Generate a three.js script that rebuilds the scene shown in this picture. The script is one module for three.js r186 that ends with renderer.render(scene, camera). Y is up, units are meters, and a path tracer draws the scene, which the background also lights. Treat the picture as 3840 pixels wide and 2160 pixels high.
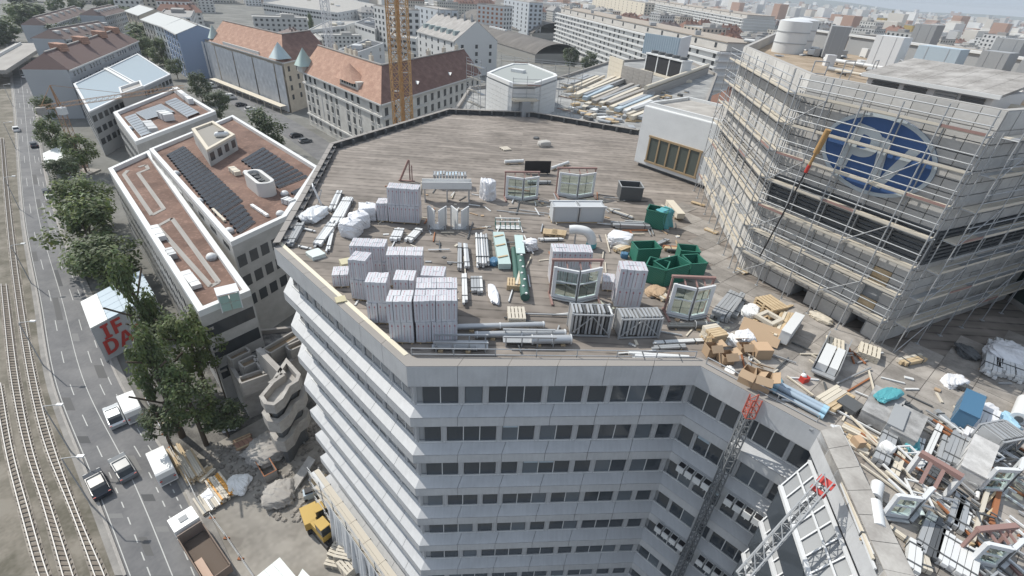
import * as THREE from 'three';
import { mergeGeometries } from 'three/addons/utils/BufferGeometryUtils.js';
import { FontLoader } from 'three/addons/loaders/FontLoader.js';
import { TextGeometry } from 'three/addons/geometries/TextGeometry.js';

// ---------- camera, sky, sun, exposure ----------
const scene = new THREE.Scene();
const camera = new THREE.PerspectiveCamera(2 * Math.atan(1080 / 1850) * 180 / Math.PI, 16 / 9, 0.5, 20000);
camera.position.set(0, 54, 0);
camera.rotation.order = 'YXZ';
camera.rotation.set(-32 * Math.PI / 180, 0, 4 * Math.PI / 180);
const sunDir = new THREE.Vector3(-0.87, 1.06, -0.5).normalize();
{ // hazy summer sky: pale at the horizon, deeper blue overhead, a soft bright region round the sun
  const W = 256, H = 128, d = new Float32Array(W * H * 4);
  for (let y = 0; y < H; y++) for (let x = 0; x < W; x++) {
    const el = (y + 0.5) / H * Math.PI - Math.PI / 2, az = ((x + 0.5) / W - 0.5) * 2 * Math.PI, c = Math.cos(el), dx = c * Math.cos(az), dz = c * Math.sin(az), dy = Math.sin(el);
    const t = Math.pow(Math.max(0, dy), 0.5), k = Math.max(0, dx * sunDir.x + dy * sunDir.y + dz * sunDir.z), g = 0.5 * Math.pow(k, 6), i = (y * W + x) * 4;
    d[i] = 0.4 + (0.38 - 0.4) * t + g; d[i + 1] = 0.46 + (0.455 - 0.46) * t + g * 0.97; d[i + 2] = 0.54 + (0.57 - 0.54) * t + g * 0.9; d[i + 3] = 1;
  }
  const sky = new THREE.DataTexture(d, W, H, THREE.RGBAFormat, THREE.FloatType); sky.mapping = THREE.EquirectangularReflectionMapping; sky.magFilter = sky.minFilter = THREE.LinearFilter; sky.needsUpdate = true;
  scene.background = sky; scene.environment = sky;
}
const sun = new THREE.DirectionalLight(new THREE.Color(1, 0.96, 0.88), 3.3);
sun.name = 'sun'; sun.position.copy(sunDir).multiplyScalar(400).add(new THREE.Vector3(0, 20, -80)); sun.target.position.set(0, 20, -80);
sun.castShadow = true; sun.shadow.mapSize.set(4096, 4096);
Object.assign(sun.shadow.camera, { left: -260, right: 260, top: 260, bottom: -260, near: 1, far: 1200 });
scene.add(sun, sun.target);
scene.fog = new THREE.FogExp2(new THREE.Color(0.8, 0.86, 0.92), 0.00016);
const renderer = new THREE.WebGLRenderer({ antialias: true });
renderer.toneMapping = THREE.LinearToneMapping; renderer.toneMappingExposure = 1.24; renderer.shadowMap.enabled = true;

// ---------- helpers ----------
const V = (x, y, z) => new THREE.Vector3(x, y, z);
const v = a => new THREE.Vector3(a[0], a[1], a[2]);
let seed = 7;
const rnd = () => { seed = (seed + 0x6D2B79F5) | 0; let t = Math.imul(seed ^ (seed >>> 15), 1 | seed); t = (t + Math.imul(t ^ (t >>> 7), 61 | t)) ^ t; return ((t ^ (t >>> 14)) >>> 0) / 4294967296; };
const rr = (a, b) => a + (b - a) * rnd();
const pick = a => a[Math.floor(rnd() * a.length)];
const lerp = (a, b, t) => a + (b - a) * t;
const mix3 = (a, b, t) => [lerp(a[0], b[0], t), lerp(a[1], b[1], t), lerp(a[2], b[2], t)];
const used = new Map();
const numbered = n => { const k = used.get(n) || 0; used.set(n, k + 1); return k ? n + '_' + String(k).padStart(3, '0') : n; };

// tileable value noise
const NZ = 64, nzT = new Float32Array(NZ * NZ); for (let i = 0; i < NZ * NZ; i++) nzT[i] = rnd();
function vn(x, y, p) {
  const xi = Math.floor(x), yi = Math.floor(y), fx = x - xi, fy = y - yi, sx = fx * fx * (3 - 2 * fx), sy = fy * fy * (3 - 2 * fy);
  const g = (a, b) => nzT[(((b % p) + p) % p) * NZ + (((a % p) + p) % p)];
  return lerp(lerp(g(xi, yi), g(xi + 1, yi), sx), lerp(g(xi, yi + 1), g(xi + 1, yi + 1), sx), sy);
}
const fb = (u, w) => vn(u * 4, w * 4, 4) * 0.35 + vn(u * 8 + 3, w * 8 + 1, 8) * 0.27 + vn(u * 16, w * 16 + 5, 16) * 0.2 + vn(u * 64, w * 64, 64) * 0.18;
const toS = c => { c = Math.max(0, Math.min(1, c)); return c <= 0.0031308 ? c * 12.92 : 1.055 * Math.pow(c, 1 / 2.4) - 0.055; };
function makeTex(size, fn, colour = true) {
  const d = new Uint8Array(size * size * 4);
  for (let y = 0; y < size; y++) for (let x = 0; x < size; x++) {
    const c = fn(x / size, y / size), i = (y * size + x) * 4;
    for (let k = 0; k < 3; k++) d[i + k] = Math.round(255 * (colour ? toS(c[k]) : Math.max(0, Math.min(1, c[k]))));
    d[i + 3] = 255;
  }
  const t = new THREE.DataTexture(d, size, size); t.wrapS = t.wrapT = THREE.RepeatWrapping; t.magFilter = THREE.LinearFilter; t.minFilter = THREE.LinearMipmapLinearFilter; t.generateMipmaps = true;
  if (colour) t.colorSpace = THREE.SRGBColorSpace;
  t.needsUpdate = true; return t;
}
// a mottled texture whose tile measures m metres (uv are in metres)
function mott(c1, c2, m, o = {}) {
  const t = makeTex(o.size || 256, (u, w) => {
    let n = fb(u, w); n = (n - 0.5) * (o.k || 1.6) + 0.5; n = Math.max(0, Math.min(1, n));
    let c = mix3(c1, c2, n);
    if (o.fn) c = o.fn(c, u, w);
    return c;
  });
  t.repeat.set(1 / m, 1 / m); return t;
}
const C = (r, g, b) => new THREE.Color().setRGB(r, g, b);
function mat(r, g, b, rough = 0.8, o = {}) { return new THREE.MeshStandardMaterial({ color: C(r, g, b), roughness: rough, side: THREE.DoubleSide, ...o }); }
function tmat(map, rough = 0.85, o = {}) { return new THREE.MeshStandardMaterial({ map, roughness: rough, side: THREE.DoubleSide, ...o }); }

// geometry
function uvm(g) { // uv in metres from the dominant normal axis
  if (g.index) g = g.toNonIndexed();
  const p = g.attributes.position, n = p.count, uv = new Float32Array(n * 2), a = V(), b = V(), c = V();
  for (let i = 0; i < n; i += 3) {
    a.fromBufferAttribute(p, i); b.fromBufferAttribute(p, i + 1).sub(a); c.fromBufferAttribute(p, i + 2).sub(a); b.cross(c).normalize();
    const ax = Math.abs(b.x), ay = Math.abs(b.y), az = Math.abs(b.z), hl = Math.hypot(b.x, b.z);
    for (let k = 0; k < 3; k++) {
      const x = p.getX(i + k), y = p.getY(i + k), z = p.getZ(i + k);
      if (ay > 0.75) { uv[(i + k) * 2] = x; uv[(i + k) * 2 + 1] = z; }
      else { uv[(i + k) * 2] = (x * -b.z + z * b.x) / hl; uv[(i + k) * 2 + 1] = ay > 0.2 ? y / Math.sqrt(1 - ay * ay) : y; }
    }
  }
  g.setAttribute('uv', new THREE.BufferAttribute(uv, 2)); return g;
}
const J = gs => { gs = gs.flat(9).map(g => g.index ? g.toNonIndexed() : g); for (const g of gs) { if (!g.attributes.uv) g.setAttribute('uv', new THREE.BufferAttribute(new Float32Array(g.attributes.position.count * 2), 2)); if (!g.attributes.normal) g.computeVertexNormals(); } return gs.length > 1 ? mergeGeometries(gs) : gs[0]; };
function box(w, h, d, x = 0, y = 0, z = 0, ry = 0, rx = 0, rz = 0) { const g = new THREE.BoxGeometry(w, h, d); if (rz) g.rotateZ(rz); if (rx) g.rotateX(rx); if (ry) g.rotateY(ry); g.translate(x, y, z); return g; }
function bx(x0, x1, y0, y1, z0, z1) { return box(x1 - x0, y1 - y0, z1 - z0, (x0 + x1) / 2, (y0 + y1) / 2, (z0 + z1) / 2); }
function cyl(r, h, x = 0, y = 0, z = 0, n = 12, r2 = r) { const g = new THREE.CylinderGeometry(r2, r, h, n); g.translate(x, y + h / 2, z); return g; }
const UP = V(0, 1, 0);
function frameOf(a, b) { const d = b.clone().sub(a), L = d.length(); d.normalize(); const s = Math.abs(d.y) > 0.95 ? V(1, 0, 0).sub(d.clone().multiplyScalar(d.x)).normalize() : V().crossVectors(d, UP).normalize(); const u = V().crossVectors(s, d); return { d, s, u, L }; }
function beam(a, b, w, h = w) { // square bar between two points
  a = a.isVector3 ? a : v(a); b = b.isVector3 ? b : v(b);
  const { d, s, u, L } = frameOf(a, b), g = new THREE.BoxGeometry(w, h, L), m = new THREE.Matrix4().makeBasis(s, u, d.clone().negate());
  m.setPosition(a.clone().add(b).multiplyScalar(0.5)); g.applyMatrix4(m); return g;
}
function pipe(a, b, r, n = 6) {
  a = a.isVector3 ? a : v(a); b = b.isVector3 ? b : v(b);
  const { d, s, u, L } = frameOf(a, b), g = new THREE.CylinderGeometry(r, r, L, n), m = new THREE.Matrix4().makeBasis(s, d, u);
  m.setPosition(a.clone().add(b).multiplyScalar(0.5)); g.applyMatrix4(m); return g;
}
function tris(pts) { const g = new THREE.BufferGeometry(); g.setAttribute('position', new THREE.BufferAttribute(new Float32Array(pts.flatMap(p => p.isVector3 ? [p.x, p.y, p.z] : p)), 3)); g.computeVertexNormals(); return g; }
const quad = (a, b, c, d) => tris([a, b, c, a, c, d]);
function slab(a, b, c, d, t) { // quad with thickness t downwards
  const k = p => { p = p.isVector3 ? [p.x, p.y, p.z] : p; return [p[0], p[1] - t, p[2]]; }, T = p => p.isVector3 ? [p.x, p.y, p.z] : p;
  a = T(a); b = T(b); c = T(c); d = T(d); const A = k(a), B = k(b), Cc = k(c), D = k(d);
  return tris([a, b, c, a, c, d, A, Cc, B, A, D, Cc, a, A, B, a, B, b, b, B, Cc, b, Cc, c, c, Cc, D, c, D, d, d, D, A, d, A, a]);
}
function prism(poly, y0, y1) { // poly [[x,z]...] in plan
  const s = new THREE.Shape(poly.map(p => new THREE.Vector2(p[0], -p[p.length - 1]))), g = new THREE.ExtrudeGeometry(s, { depth: y1 - y0, bevelEnabled: false });
  g.rotateX(-Math.PI / 2); g.translate(0, y0, 0); return g;
}
function sheet(poly, y) { const s = new THREE.Shape(poly.map(p => new THREE.Vector2(p[0], -p[p.length - 1]))), g = new THREE.ShapeGeometry(s); g.rotateX(-Math.PI / 2); g.translate(0, y, 0); return g; }
function inset(poly, d) { // move every edge inwards by d (any winding)
  const P2 = poly.map(p => [p[0], p[p.length - 1]]), n = P2.length; let ar = 0; for (let i = 0; i < n; i++) { const a = P2[i], b = P2[(i + 1) % n]; ar += a[0] * b[1] - b[0] * a[1]; }
  const sg = ar > 0 ? 1 : -1;
  return P2.map((p, i) => {
    const a = P2[(i + n - 1) % n], b = P2[(i + 1) % n]; const e1 = [p[0] - a[0], p[1] - a[1]], e2 = [b[0] - p[0], b[1] - p[1]]; const l1 = Math.hypot(...e1), l2 = Math.hypot(...e2);
    const n1 = [-e1[1] / l1 * sg, e1[0] / l1 * sg], n2 = [-e2[1] / l2 * sg, e2[0] / l2 * sg]; const k = 1 + n1[0] * n2[0] + n1[1] * n2[1];
    return [p[0] + d * (n1[0] + n2[0]) / k, p[1] + d * (n1[1] + n2[1]) / k];
  });
}
function wallRing(poly, t, y0, y1) { // closed parapet of thickness t inside the outline
  const q = inset(poly, t), g = [];
  for (let i = 0; i < poly.length; i++) { const j = (i + 1) % poly.length; g.push(seg4(poly[i], poly[j], q[j], q[i], y0, y1)); }
  return g;
}
function seg4(a, b, c, d, y0, y1) { const T = p => [p[0], y1, p[p.length - 1]]; return slab(T(a), T(b), T(c), T(d), y1 - y0); }

// things and parts
function setShadow(o) { o.castShadow = true; o.receiveShadow = true; return o; }
function thing(name, label, category, pos = [0, 0, 0], turn = 0, group) {
  const o = new THREE.Group(); o.name = numbered(name); scene.add(o); o.position.set(...pos); o.rotation.y = turn; o.userData = { label, category }; if (group) o.userData.group = group; return o;
}
function mesh(name, geos, m, parent) { const o = setShadow(new THREE.Mesh(Array.isArray(geos) ? J(geos) : geos, m)); o.name = name; if (parent) parent.add(o); return o; }
const part = (t, name, geos, m) => mesh(name, geos, m, t);
function single(name, label, category, geos, m, group) { const o = mesh(numbered(name), geos, m, scene); o.userData = { label, category }; if (group) o.userData.group = group; return o; }
function struct(name, geos, m) { const o = mesh(numbered(name), geos, m, scene); o.userData = { kind: 'structure' }; return o; }
function stuffPart(t, name, geos, m) { const o = part(t, name, geos, m); o.userData.kind = 'stuff'; return o; }
function dup(root, pos, turn, label, group) { const r = root.clone(); r.name = numbered(root.name.replace(/_\d{3}$/, '')); scene.add(r); r.position.set(...pos); r.rotation.y = turn; r.userData = { ...root.userData }; if (label) r.userData.label = label; if (group) r.userData.group = group; return r; }
const head = (a, b) => Math.atan2(b[0] - a[0], b[2] - a[2]); // turn that carries +z onto a->b
const mid = (a, b) => [(a[0] + b[0]) / 2, (a[1] + b[1]) / 2, (a[2] + b[2]) / 2];
const dist = (a, b) => Math.hypot(a[0] - b[0], a[2] - b[2]);

// ---------- materials ----------
const T_asph = mott([0.12, 0.12, 0.125], [0.19, 0.187, 0.187], 18, { size: 512, k: 2 });
const T_conc = mott([0.3, 0.28, 0.26], [0.46, 0.44, 0.41], 6, { k: 2 });
const T_felt = mott([0.165, 0.143, 0.122], [0.3, 0.263, 0.228], 28, { size: 1024, k: 1.8, fn: (c, u, w) => {
  const row = w * 28, f = row - Math.floor(row), jn = vn(u * 16, Math.floor(row), 32) , lap = f < 0.1 + 0.12 * jn ? 0.5 + 0.4 * vn(u * 64, w * 64, 64) : 1;
  const tone = 0.82 + 0.36 * vn(u * 8 + 7, Math.floor(row) + 3, 32), stain = 0.86 + 0.28 * vn(u * 16 + 9, w * 64, 64) * (0.6 + 0.8 * vn(u * 4, w * 8 + 3, 8)); return [c[0] * lap * tone * stain, c[1] * lap * tone * stain, c[2] * lap * tone * stain * 1.02]; } });
const T_brown = mott([0.13, 0.078, 0.06], [0.225, 0.14, 0.108], 22, { k: 2.2, size: 512, fn: (c, u, w) => { const q = vn(u * 64, w * 64, 64) > 0.8 ? 1.25 : 1, s = fb(w + 0.3, u * 2) > 0.6 ? 0.88 : 1; return c.map(z => z * q * s); } });
const T_sand = mott([0.2, 0.185, 0.165], [0.36, 0.335, 0.3], 24, { size: 512, k: 2.2 });
const T_plaster = mott([0.5, 0.47, 0.42], [0.62, 0.59, 0.54], 8, { k: 1.4 });
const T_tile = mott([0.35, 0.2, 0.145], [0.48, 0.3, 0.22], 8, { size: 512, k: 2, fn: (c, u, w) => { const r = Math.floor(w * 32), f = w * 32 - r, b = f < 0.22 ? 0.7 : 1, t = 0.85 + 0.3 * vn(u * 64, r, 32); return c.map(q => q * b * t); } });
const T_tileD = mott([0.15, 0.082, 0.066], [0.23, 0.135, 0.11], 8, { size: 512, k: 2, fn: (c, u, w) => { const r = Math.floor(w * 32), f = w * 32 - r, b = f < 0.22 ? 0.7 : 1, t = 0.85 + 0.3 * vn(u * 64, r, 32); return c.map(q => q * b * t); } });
const T_verge = mott([0.12, 0.11, 0.085], [0.24, 0.215, 0.18], 16, { size: 512, k: 2.4 });
const T_net = mott([0.56, 0.565, 0.57], [0.72, 0.725, 0.73], 10, { k: 1.6, fn: (c, u, w) => { const s = 0.88 + 0.24 * vn(u * 32, w * 4, 4); return c.map(q => q * s); } });
const T_wood = mott([0.4, 0.29, 0.17], [0.62, 0.49, 0.32], 2, { k: 1.6 });
const T_clad = mott([0.4, 0.385, 0.365], [0.52, 0.505, 0.485], 9, { k: 1.8 });
const M = {
  asph: tmat(T_asph, 0.9), conc: tmat(T_conc, 0.9), felt: tmat(T_felt, 0.95), brown: tmat(T_brown, 0.95), sand: tmat(T_sand, 0.95), plaster: tmat(T_plaster, 0.9),
  tile: tmat(T_tile, 0.9), tileD: tmat(T_tileD, 0.9), verge: tmat(T_verge, 1), net: tmat(T_net, 0.9), wood: tmat(T_wood, 0.8), clad: tmat(T_clad, 0.7),
  white: mat(0.66, 0.665, 0.66, 0.55), alu: mat(0.66, 0.67, 0.68, 0.45), paint: mat(0.76, 0.76, 0.75, 0.5), steel: mat(0.5, 0.51, 0.52, 0.45, { metalness: 0.5 }), galv: mat(0.42, 0.43, 0.44, 0.5, { metalness: 0.4 }),
  dsteel: mat(0.13, 0.135, 0.14, 0.5, { metalness: 0.4 }), grey: mat(0.33, 0.34, 0.35, 0.7), dgrey: mat(0.1, 0.105, 0.11, 0.7), black: mat(0.025, 0.025, 0.028, 0.6), blueg: mat(0.42, 0.5, 0.56, 0.6),
  glass: new THREE.MeshPhysicalMaterial({ color: C(0.06, 0.07, 0.082), roughness: 0.06, specularIntensity: 1, ior: 1.6, side: THREE.DoubleSide }),
  glassReflect: new THREE.MeshPhysicalMaterial({ color: C(0.13, 0.15, 0.17), roughness: 0.12, ior: 1.5, side: THREE.DoubleSide }),  // paler panes: varied reflections put into the glass colour
  pane: new THREE.MeshPhysicalMaterial({ color: C(0.82, 0.9, 0.88), roughness: 0.04, transmission: 1, thickness: 0, side: THREE.DoubleSide }),
  redst: mat(0.29, 0.18, 0.16, 0.65), red: mat(0.5, 0.05, 0.04, 0.5), green: mat(0.03, 0.16, 0.115, 0.6), teal: mat(0.1, 0.36, 0.4, 0.45), blue: mat(0.07, 0.17, 0.28, 0.5), lblue: mat(0.35, 0.55, 0.68, 0.5),
  orange: mat(0.62, 0.3, 0.06, 0.5), rust: mat(0.32, 0.13, 0.06, 0.8), card: mat(0.42, 0.3, 0.195, 0.85), plank: mat(0.56, 0.51, 0.43, 0.8), film: mat(0.74, 0.74, 0.76, 0.35), cream: mat(0.62, 0.56, 0.46, 0.85),
  dustRoof: tmat(mott([0.24, 0.225, 0.21], [0.42, 0.4, 0.38], 5, { k: 2.4 }), 0.9), dusty: tmat(mott([0.24, 0.235, 0.23], [0.42, 0.415, 0.41], 3, { k: 2.4 }), 0.7), dustyW: tmat(mott([0.42, 0.41, 0.4], [0.6, 0.59, 0.58], 3, { k: 2.4 }), 0.7),
};

// ---------- the near office building ----------
const oA = [-19.53,34,-34.99], oB = [-5.86,34,-21.85], oC = [11.97,34,-23.77], oD = [17.07,34,-19.03], oE = [15.97,34,-11.57], oF = [-24.61,34,-62.64], oG = [-12.95,34,-86.56], oG2 = [1.62,34,-88.58], oH = [18.62,34,-81.17];
const RF = 34;
const outline = [oF, oA, oB, oC, oD, oE, [15.2, 0, -7], [40, 0, -2], [62, 0, -20], [62, 0, -60], [30, 0, -72], oH, oG2, oG];
const office = thing('office_building', 'white office block with stepped ledges and a flat roof full of building material', 'building');
{
  const in1 = inset(outline, 0.78), core = inset(outline, 0.86), in2 = inset(outline, 0.1);
  part(office, 'core_wall', prism(core, 0.02, RF - 0.3), M.grey);
  part(office, 'roof_deck', uvm(prism(inset(outline, 0.3), RF - 0.28, RF)), M.felt);
  const FH = 3.55, nF = 9;
  const T_fac = mott([0.465, 0.472, 0.482], [0.55, 0.557, 0.567], 7, { k: 1.7, size: 512, fn: (c, u, w) => { const q = 0.95 + 0.09 * vn(u * 64, w * 6, 6 * 8); return c.map(z => z * q); } });
  const mf = tmat(T_fac, 0.5), at = (a, b, t, y) => [lerp(a[0], b[0], t), y, lerp(a[a.length - 1], b[b.length - 1], t)];
  const segs = [[1, 2, 7, 14], [2, 3, 6, 13], [3, 4, 2, 7], [0, 1, 5, 0], [4, 5, 3, 0]];
  for (const [i, j, np, nw] of segs) for (let k = 0; k < nF; k++) {
    if ((i === 0 || i === 4) && k > 4) continue;
    const oa = outline[i], ob = outline[j], ia = in1[i], ib = in1[j], sa = in2[i], sb = in2[j], yT = RF + 0.42 - k * FH - (k ? 0.72 : 0), yB = yT - (k ? 0.82 : 1.6), y0 = k ? yT - 0.2 : yT;
    for (let n = 0; n < np; n++) {
      const t0 = n / np + (n ? 0.0008 : 0), t1 = (n + 1) / np - (n < np - 1 ? 0.0008 : 0);
      part(office, 'fascia_panel', uvm(seg4(at(oa, ob, t0, 0), at(oa, ob, t1, 0), at(sa, sb, t1, 0), at(sa, sb, t0, 0), yB, k ? yT - 0.0 : yT)), mf);
      if (k) part(office, 'ledge_panel', uvm(slab(at(oa, ob, t0, yT), at(oa, ob, t1, yT), at(ia, ib, t1, yT + 0.46), at(ia, ib, t0, yT + 0.46), 0.05)), mf);
      if (!k) part(office, 'coping_panel', slab(at(oa, ob, t0, yT + 0.03), at(oa, ob, t1, yT + 0.03), at(in1[i], in1[j], t1, yT + 0.03), at(in1[i], in1[j], t0, yT + 0.03), 0.028), M.conc);
    }
    part(office, 'soffit', slab(at(oa, ob, 0, yB + 0.02), at(oa, ob, 1, yB + 0.02), at(ia, ib, 1, yB + 0.02), at(ia, ib, 0, yB + 0.02), 0.03), mf);
    if (!nw) continue;
    // window band under this fascia: piers and panes
    const yh = yB - 0.02, ys = RF + 0.42 - (k + 1) * FH - 0.72 + 0.46, L = dist([ia[0], 0, ia[1]], [ib[0], 0, ib[1]]);
    const patt = [[2, 1, 3, 2, 1, 3], [1, 3, 2, 2, 1, 2], [2, 2, 1, 3, 1, 2], [1, 2, 1, 3, 2, 2], [3, 1, 2, 1, 2, 3]][k % 5];
    let n = 0; const gs = []; while (n < nw) { const q = Math.min(patt[gs.length % 6], nw - n); gs.push(q); n += q; }
    const pier = i === 3 ? 0.26 : 0.4, pw = (L - pier * (gs.length + 1)) / nw; let s = pier;
    const th = Math.atan2(-(ib[1] - ia[1]), ib[0] - ia[0]), nx = -(ib[1] - ia[1]) / L, nz = (ib[0] - ia[0]) / L;
    const put = (s0, s1, ya, yb, off, d) => { const t = (s0 + s1) / 2 / L; return box(s1 - s0, yb - ya, d, lerp(ia[0], ib[0], t) + nx * off, (ya + yb) / 2, lerp(ia[1], ib[1], t) + nz * off, th); };
    const piers = [put(0, pier, ys, yh, 0.02, 0.2)];
    for (const q of gs) {
      for (let w = 0; w < q; w++) {
        const wn = part(office, 'window', put(s + w * pw + 0.03, s + (w + 1) * pw - 0.03, ys + 0.1, yh - 0.04, 0.03, 0.03), rnd() < 0.22 ? M.glassReflect : M.glass);
        if (k > 0 && rnd() < 0.3) part(wn, 'blind', put(s + w * pw + 0.05, s + (w + 1) * pw - 0.05, yh - rr(0.5, 1.1), yh - 0.05, 0.052, 0.012), M.blueg);
        if (w) part(wn, 'mullion', put(s + w * pw - 0.03, s + w * pw + 0.03, ys + 0.1, yh - 0.04, 0.04, 0.08), M.white);
      }
      s += q * pw; part(office, 'pier', [put(s, s + pier, ys, yh, 0.02, 0.16), put(s + 0.06, s + 0.1, ys, yh, 0.12, 0.05), put(s + pier - 0.1, s + pier - 0.06, ys, yh, 0.12, 0.05)], mf); s += pier;
    }
    part(office, 'sill', put(0, L, ys + 0.0, ys + 0.09, 0.05, 0.14), M.white);
  }
  // roof edge upstand with coping on the far sides
  for (const [a, b] of [[11, 12], [12, 13], [13, 0], [0, 1]]) {
    const A = outline[a], B = outline[b], ia = in1[a], ib = in1[b], L = dist([A[0], 0, A[2]], [B[0], 0, B[2]]), n = Math.round(L / 2.2);
    part(office, 'parapet', seg4(at(A, B, 0, 0), at(A, B, 1, 0), at(in2[a], in2[b], 1, 0), at(in2[a], in2[b], 0, 0), RF - 1, RF + 0.75), M.dgrey);
    for (let q = 0; q < n; q++) part(office, 'coping_panel', slab(at(A, B, q / n + 0.002, RF + 0.83), at(A, B, (q + 1) / n - 0.002, RF + 0.83), at(inset(outline, 0.5)[a], inset(outline, 0.5)[b], (q + 1) / n - 0.002, RF + 0.8), at(inset(outline, 0.5)[a], inset(outline, 0.5)[b], q / n + 0.002, RF + 0.8), 0.07), M.conc);
    const pi = inset(outline, 0.62);
    for (let q = 0; q < n; q++) { const c = at(pi[a], pi[b], (q + 0.5) / n, 0); part(office, 'parapet_bracket', box(0.3, 0.66, 0.34, c[0], RF + 0.33, c[2], rr(-0.3, 0.3)), M.dgrey); }
  }
  // concrete coping above the courtyard side
  const cD = outline[4], cE = outline[5], c2 = outline[6], w1 = inset(outline, 1.15);
  for (let q = 0; q < 6; q++) part(office, 'concrete_coping', uvm(slab(at(cD, cE, q / 6 + 0.002, RF + 0.5), at(cD, cE, (q + 1) / 6 - 0.002, RF + 0.5), at(w1[4], w1[5], (q + 1) / 6 - 0.002, RF + 0.5), at(w1[4], w1[5], q / 6 + 0.002, RF + 0.5), 0.6)), M.conc);
  part(office, 'concrete_coping', uvm(slab(at(cE, c2, 0, RF + 0.5), at(cE, c2, 1, RF + 0.5), at(w1[5], w1[6], 1, RF + 0.5), at(w1[5], w1[6], 0, RF + 0.5), 0.6)), M.conc);
  // ribbed sloping canopies on the courtyard side, one per storey
  for (let k = 0; k < 5; k++) {
    const y = RF - 1.7 - k * 3.3, out = 1.5, D = v([cD[0], y, cD[2]]), E = v([cE[0], y, cE[2]]), e = E.clone().sub(D), L = e.length(); e.normalize();
    const nrm = V(-Math.abs(e.z), 0, -e.x * Math.sign(e.z)).normalize(); const D1 = D.clone().addScaledVector(nrm, out).add(V(0, -1.0, 0)), E1 = E.clone().addScaledVector(nrm, out).add(V(0, -1.0, 0));
    D1.addScaledVector(e, 1.1); D.addScaledVector(e, 0.4);
    const can = part(office, 'canopy', slab(D, E, E1, D1, 0.06), mat(0.22, 0.23, 0.24, 0.4)); can.userData.label = 'grey ribbed sloping canopy above the courtyard';
    for (let q = 0; q <= 8; q++) part(can, 'canopy_rib', beam(D.clone().lerp(E, q / 8).add(V(0, 0.1, 0)), D1.clone().lerp(E1, q / 8).add(V(0, 0.1, 0)), 0.06, 0.08), M.alu);
    part(can, 'canopy_gutter', beam(D1.clone().add(V(0, 0.05, 0)), E1.clone().add(V(0, 0.05, 0)), 0.22, 0.2), M.alu);
    part(can, 'canopy_rail', [beam(D.clone().lerp(D1, 0.45).add(V(0, 0.22, 0)), E.clone().lerp(E1, 0.45).add(V(0, 0.22, 0)), 0.09, 0.07), beam(D.clone().add(V(0, 0.2, 0)), E.clone().add(V(0, 0.2, 0)), 0.16, 0.14)], M.alu);
    part(office, 'canopy_wall', slab(D1.clone().add(V(0, -0.3, 0)), E1.clone().add(V(0, -0.3, 0)), E1.clone().add(V(0.3, -0.3, 0)), D1.clone().add(V(0.3, -0.3, 0)), 2), M.glass);
  }
}

// ---------- ground, road, railway, yard ----------
struct('ground', (() => { const g = new THREE.CircleGeometry(9000, 64); g.rotateX(-Math.PI / 2); return uvm(g); })(), tmat(mott([0.12, 0.12, 0.11], [0.22, 0.215, 0.2], 60, { size: 512, k: 2 }), 0.95));
const curve = pts => new THREE.CatmullRomCurve3(pts.map(v));
function ribbon(La, Ra, f0, f1, y, n = 80, t0 = 0, t1 = 1) {
  const l = La.isCurve3 || La.getPoint ? La : curve(La), r = Ra.getPoint ? Ra : curve(Ra), out = []; let pa, pb;
  for (let i = 0; i <= n; i++) { const t = t0 + (t1 - t0) * i / n, a = l.getPoint(t), b = r.getPoint(t), p = a.clone().lerp(b, f0), q = a.clone().lerp(b, f1); p.y = q.y = y; if (i) out.push(pa, pb, q, pa, q, p); pa = p; pb = q; }
  const g = tris(out), nn = g.attributes.normal; if (nn.getY(0) < 0) { const p = g.attributes.position.array; for (let i = 0; i < p.length; i += 9) for (let k = 0; k < 3; k++) { const s = p[i + 3 + k]; p[i + 3 + k] = p[i + 6 + k]; p[i + 6 + k] = s; } g.computeVertexNormals(); }
  return uvm(g);
}
const roadL = curve([[-37.4,0,-25.76], [-44.4,0,-32.06], [-50.79,0,-37.71], [-65.88,0,-51.21], [-84.87,0,-70.95], [-111.79,0,-98.79], [-148.4,0,-138.55], [-190.07,0,-184.16], [-240.94,0,-239.32], [-318.26,0,-322.26], [-447.52,0,-458.38]]);
const roadR = curve([[-27.5,0,-26.43], [-34.39,0,-33.15], [-40.27,0,-38.58], [-56.66,0,-52.13], [-77.15,0,-72.55], [-105.77,0,-100.67], [-142.55,0,-139.87], [-183.94,0,-186.01], [-234.17,0,-242.08], [-317.71,0,-329.77], [-444.88,0,-461.19]]);
struct('road', ribbon(roadL, roadR, 0, 1, 0.02, 120), M.asph);
struct('pavement', [ribbon(roadL, roadR, 1, 1.13, 0.14, 120), ribbon(roadL, roadR, -0.1, -0.002, 0.14, 120)], tmat(mott([0.2, 0.19, 0.18], [0.3, 0.285, 0.265], 10, { k: 2 }), 0.95));
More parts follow.
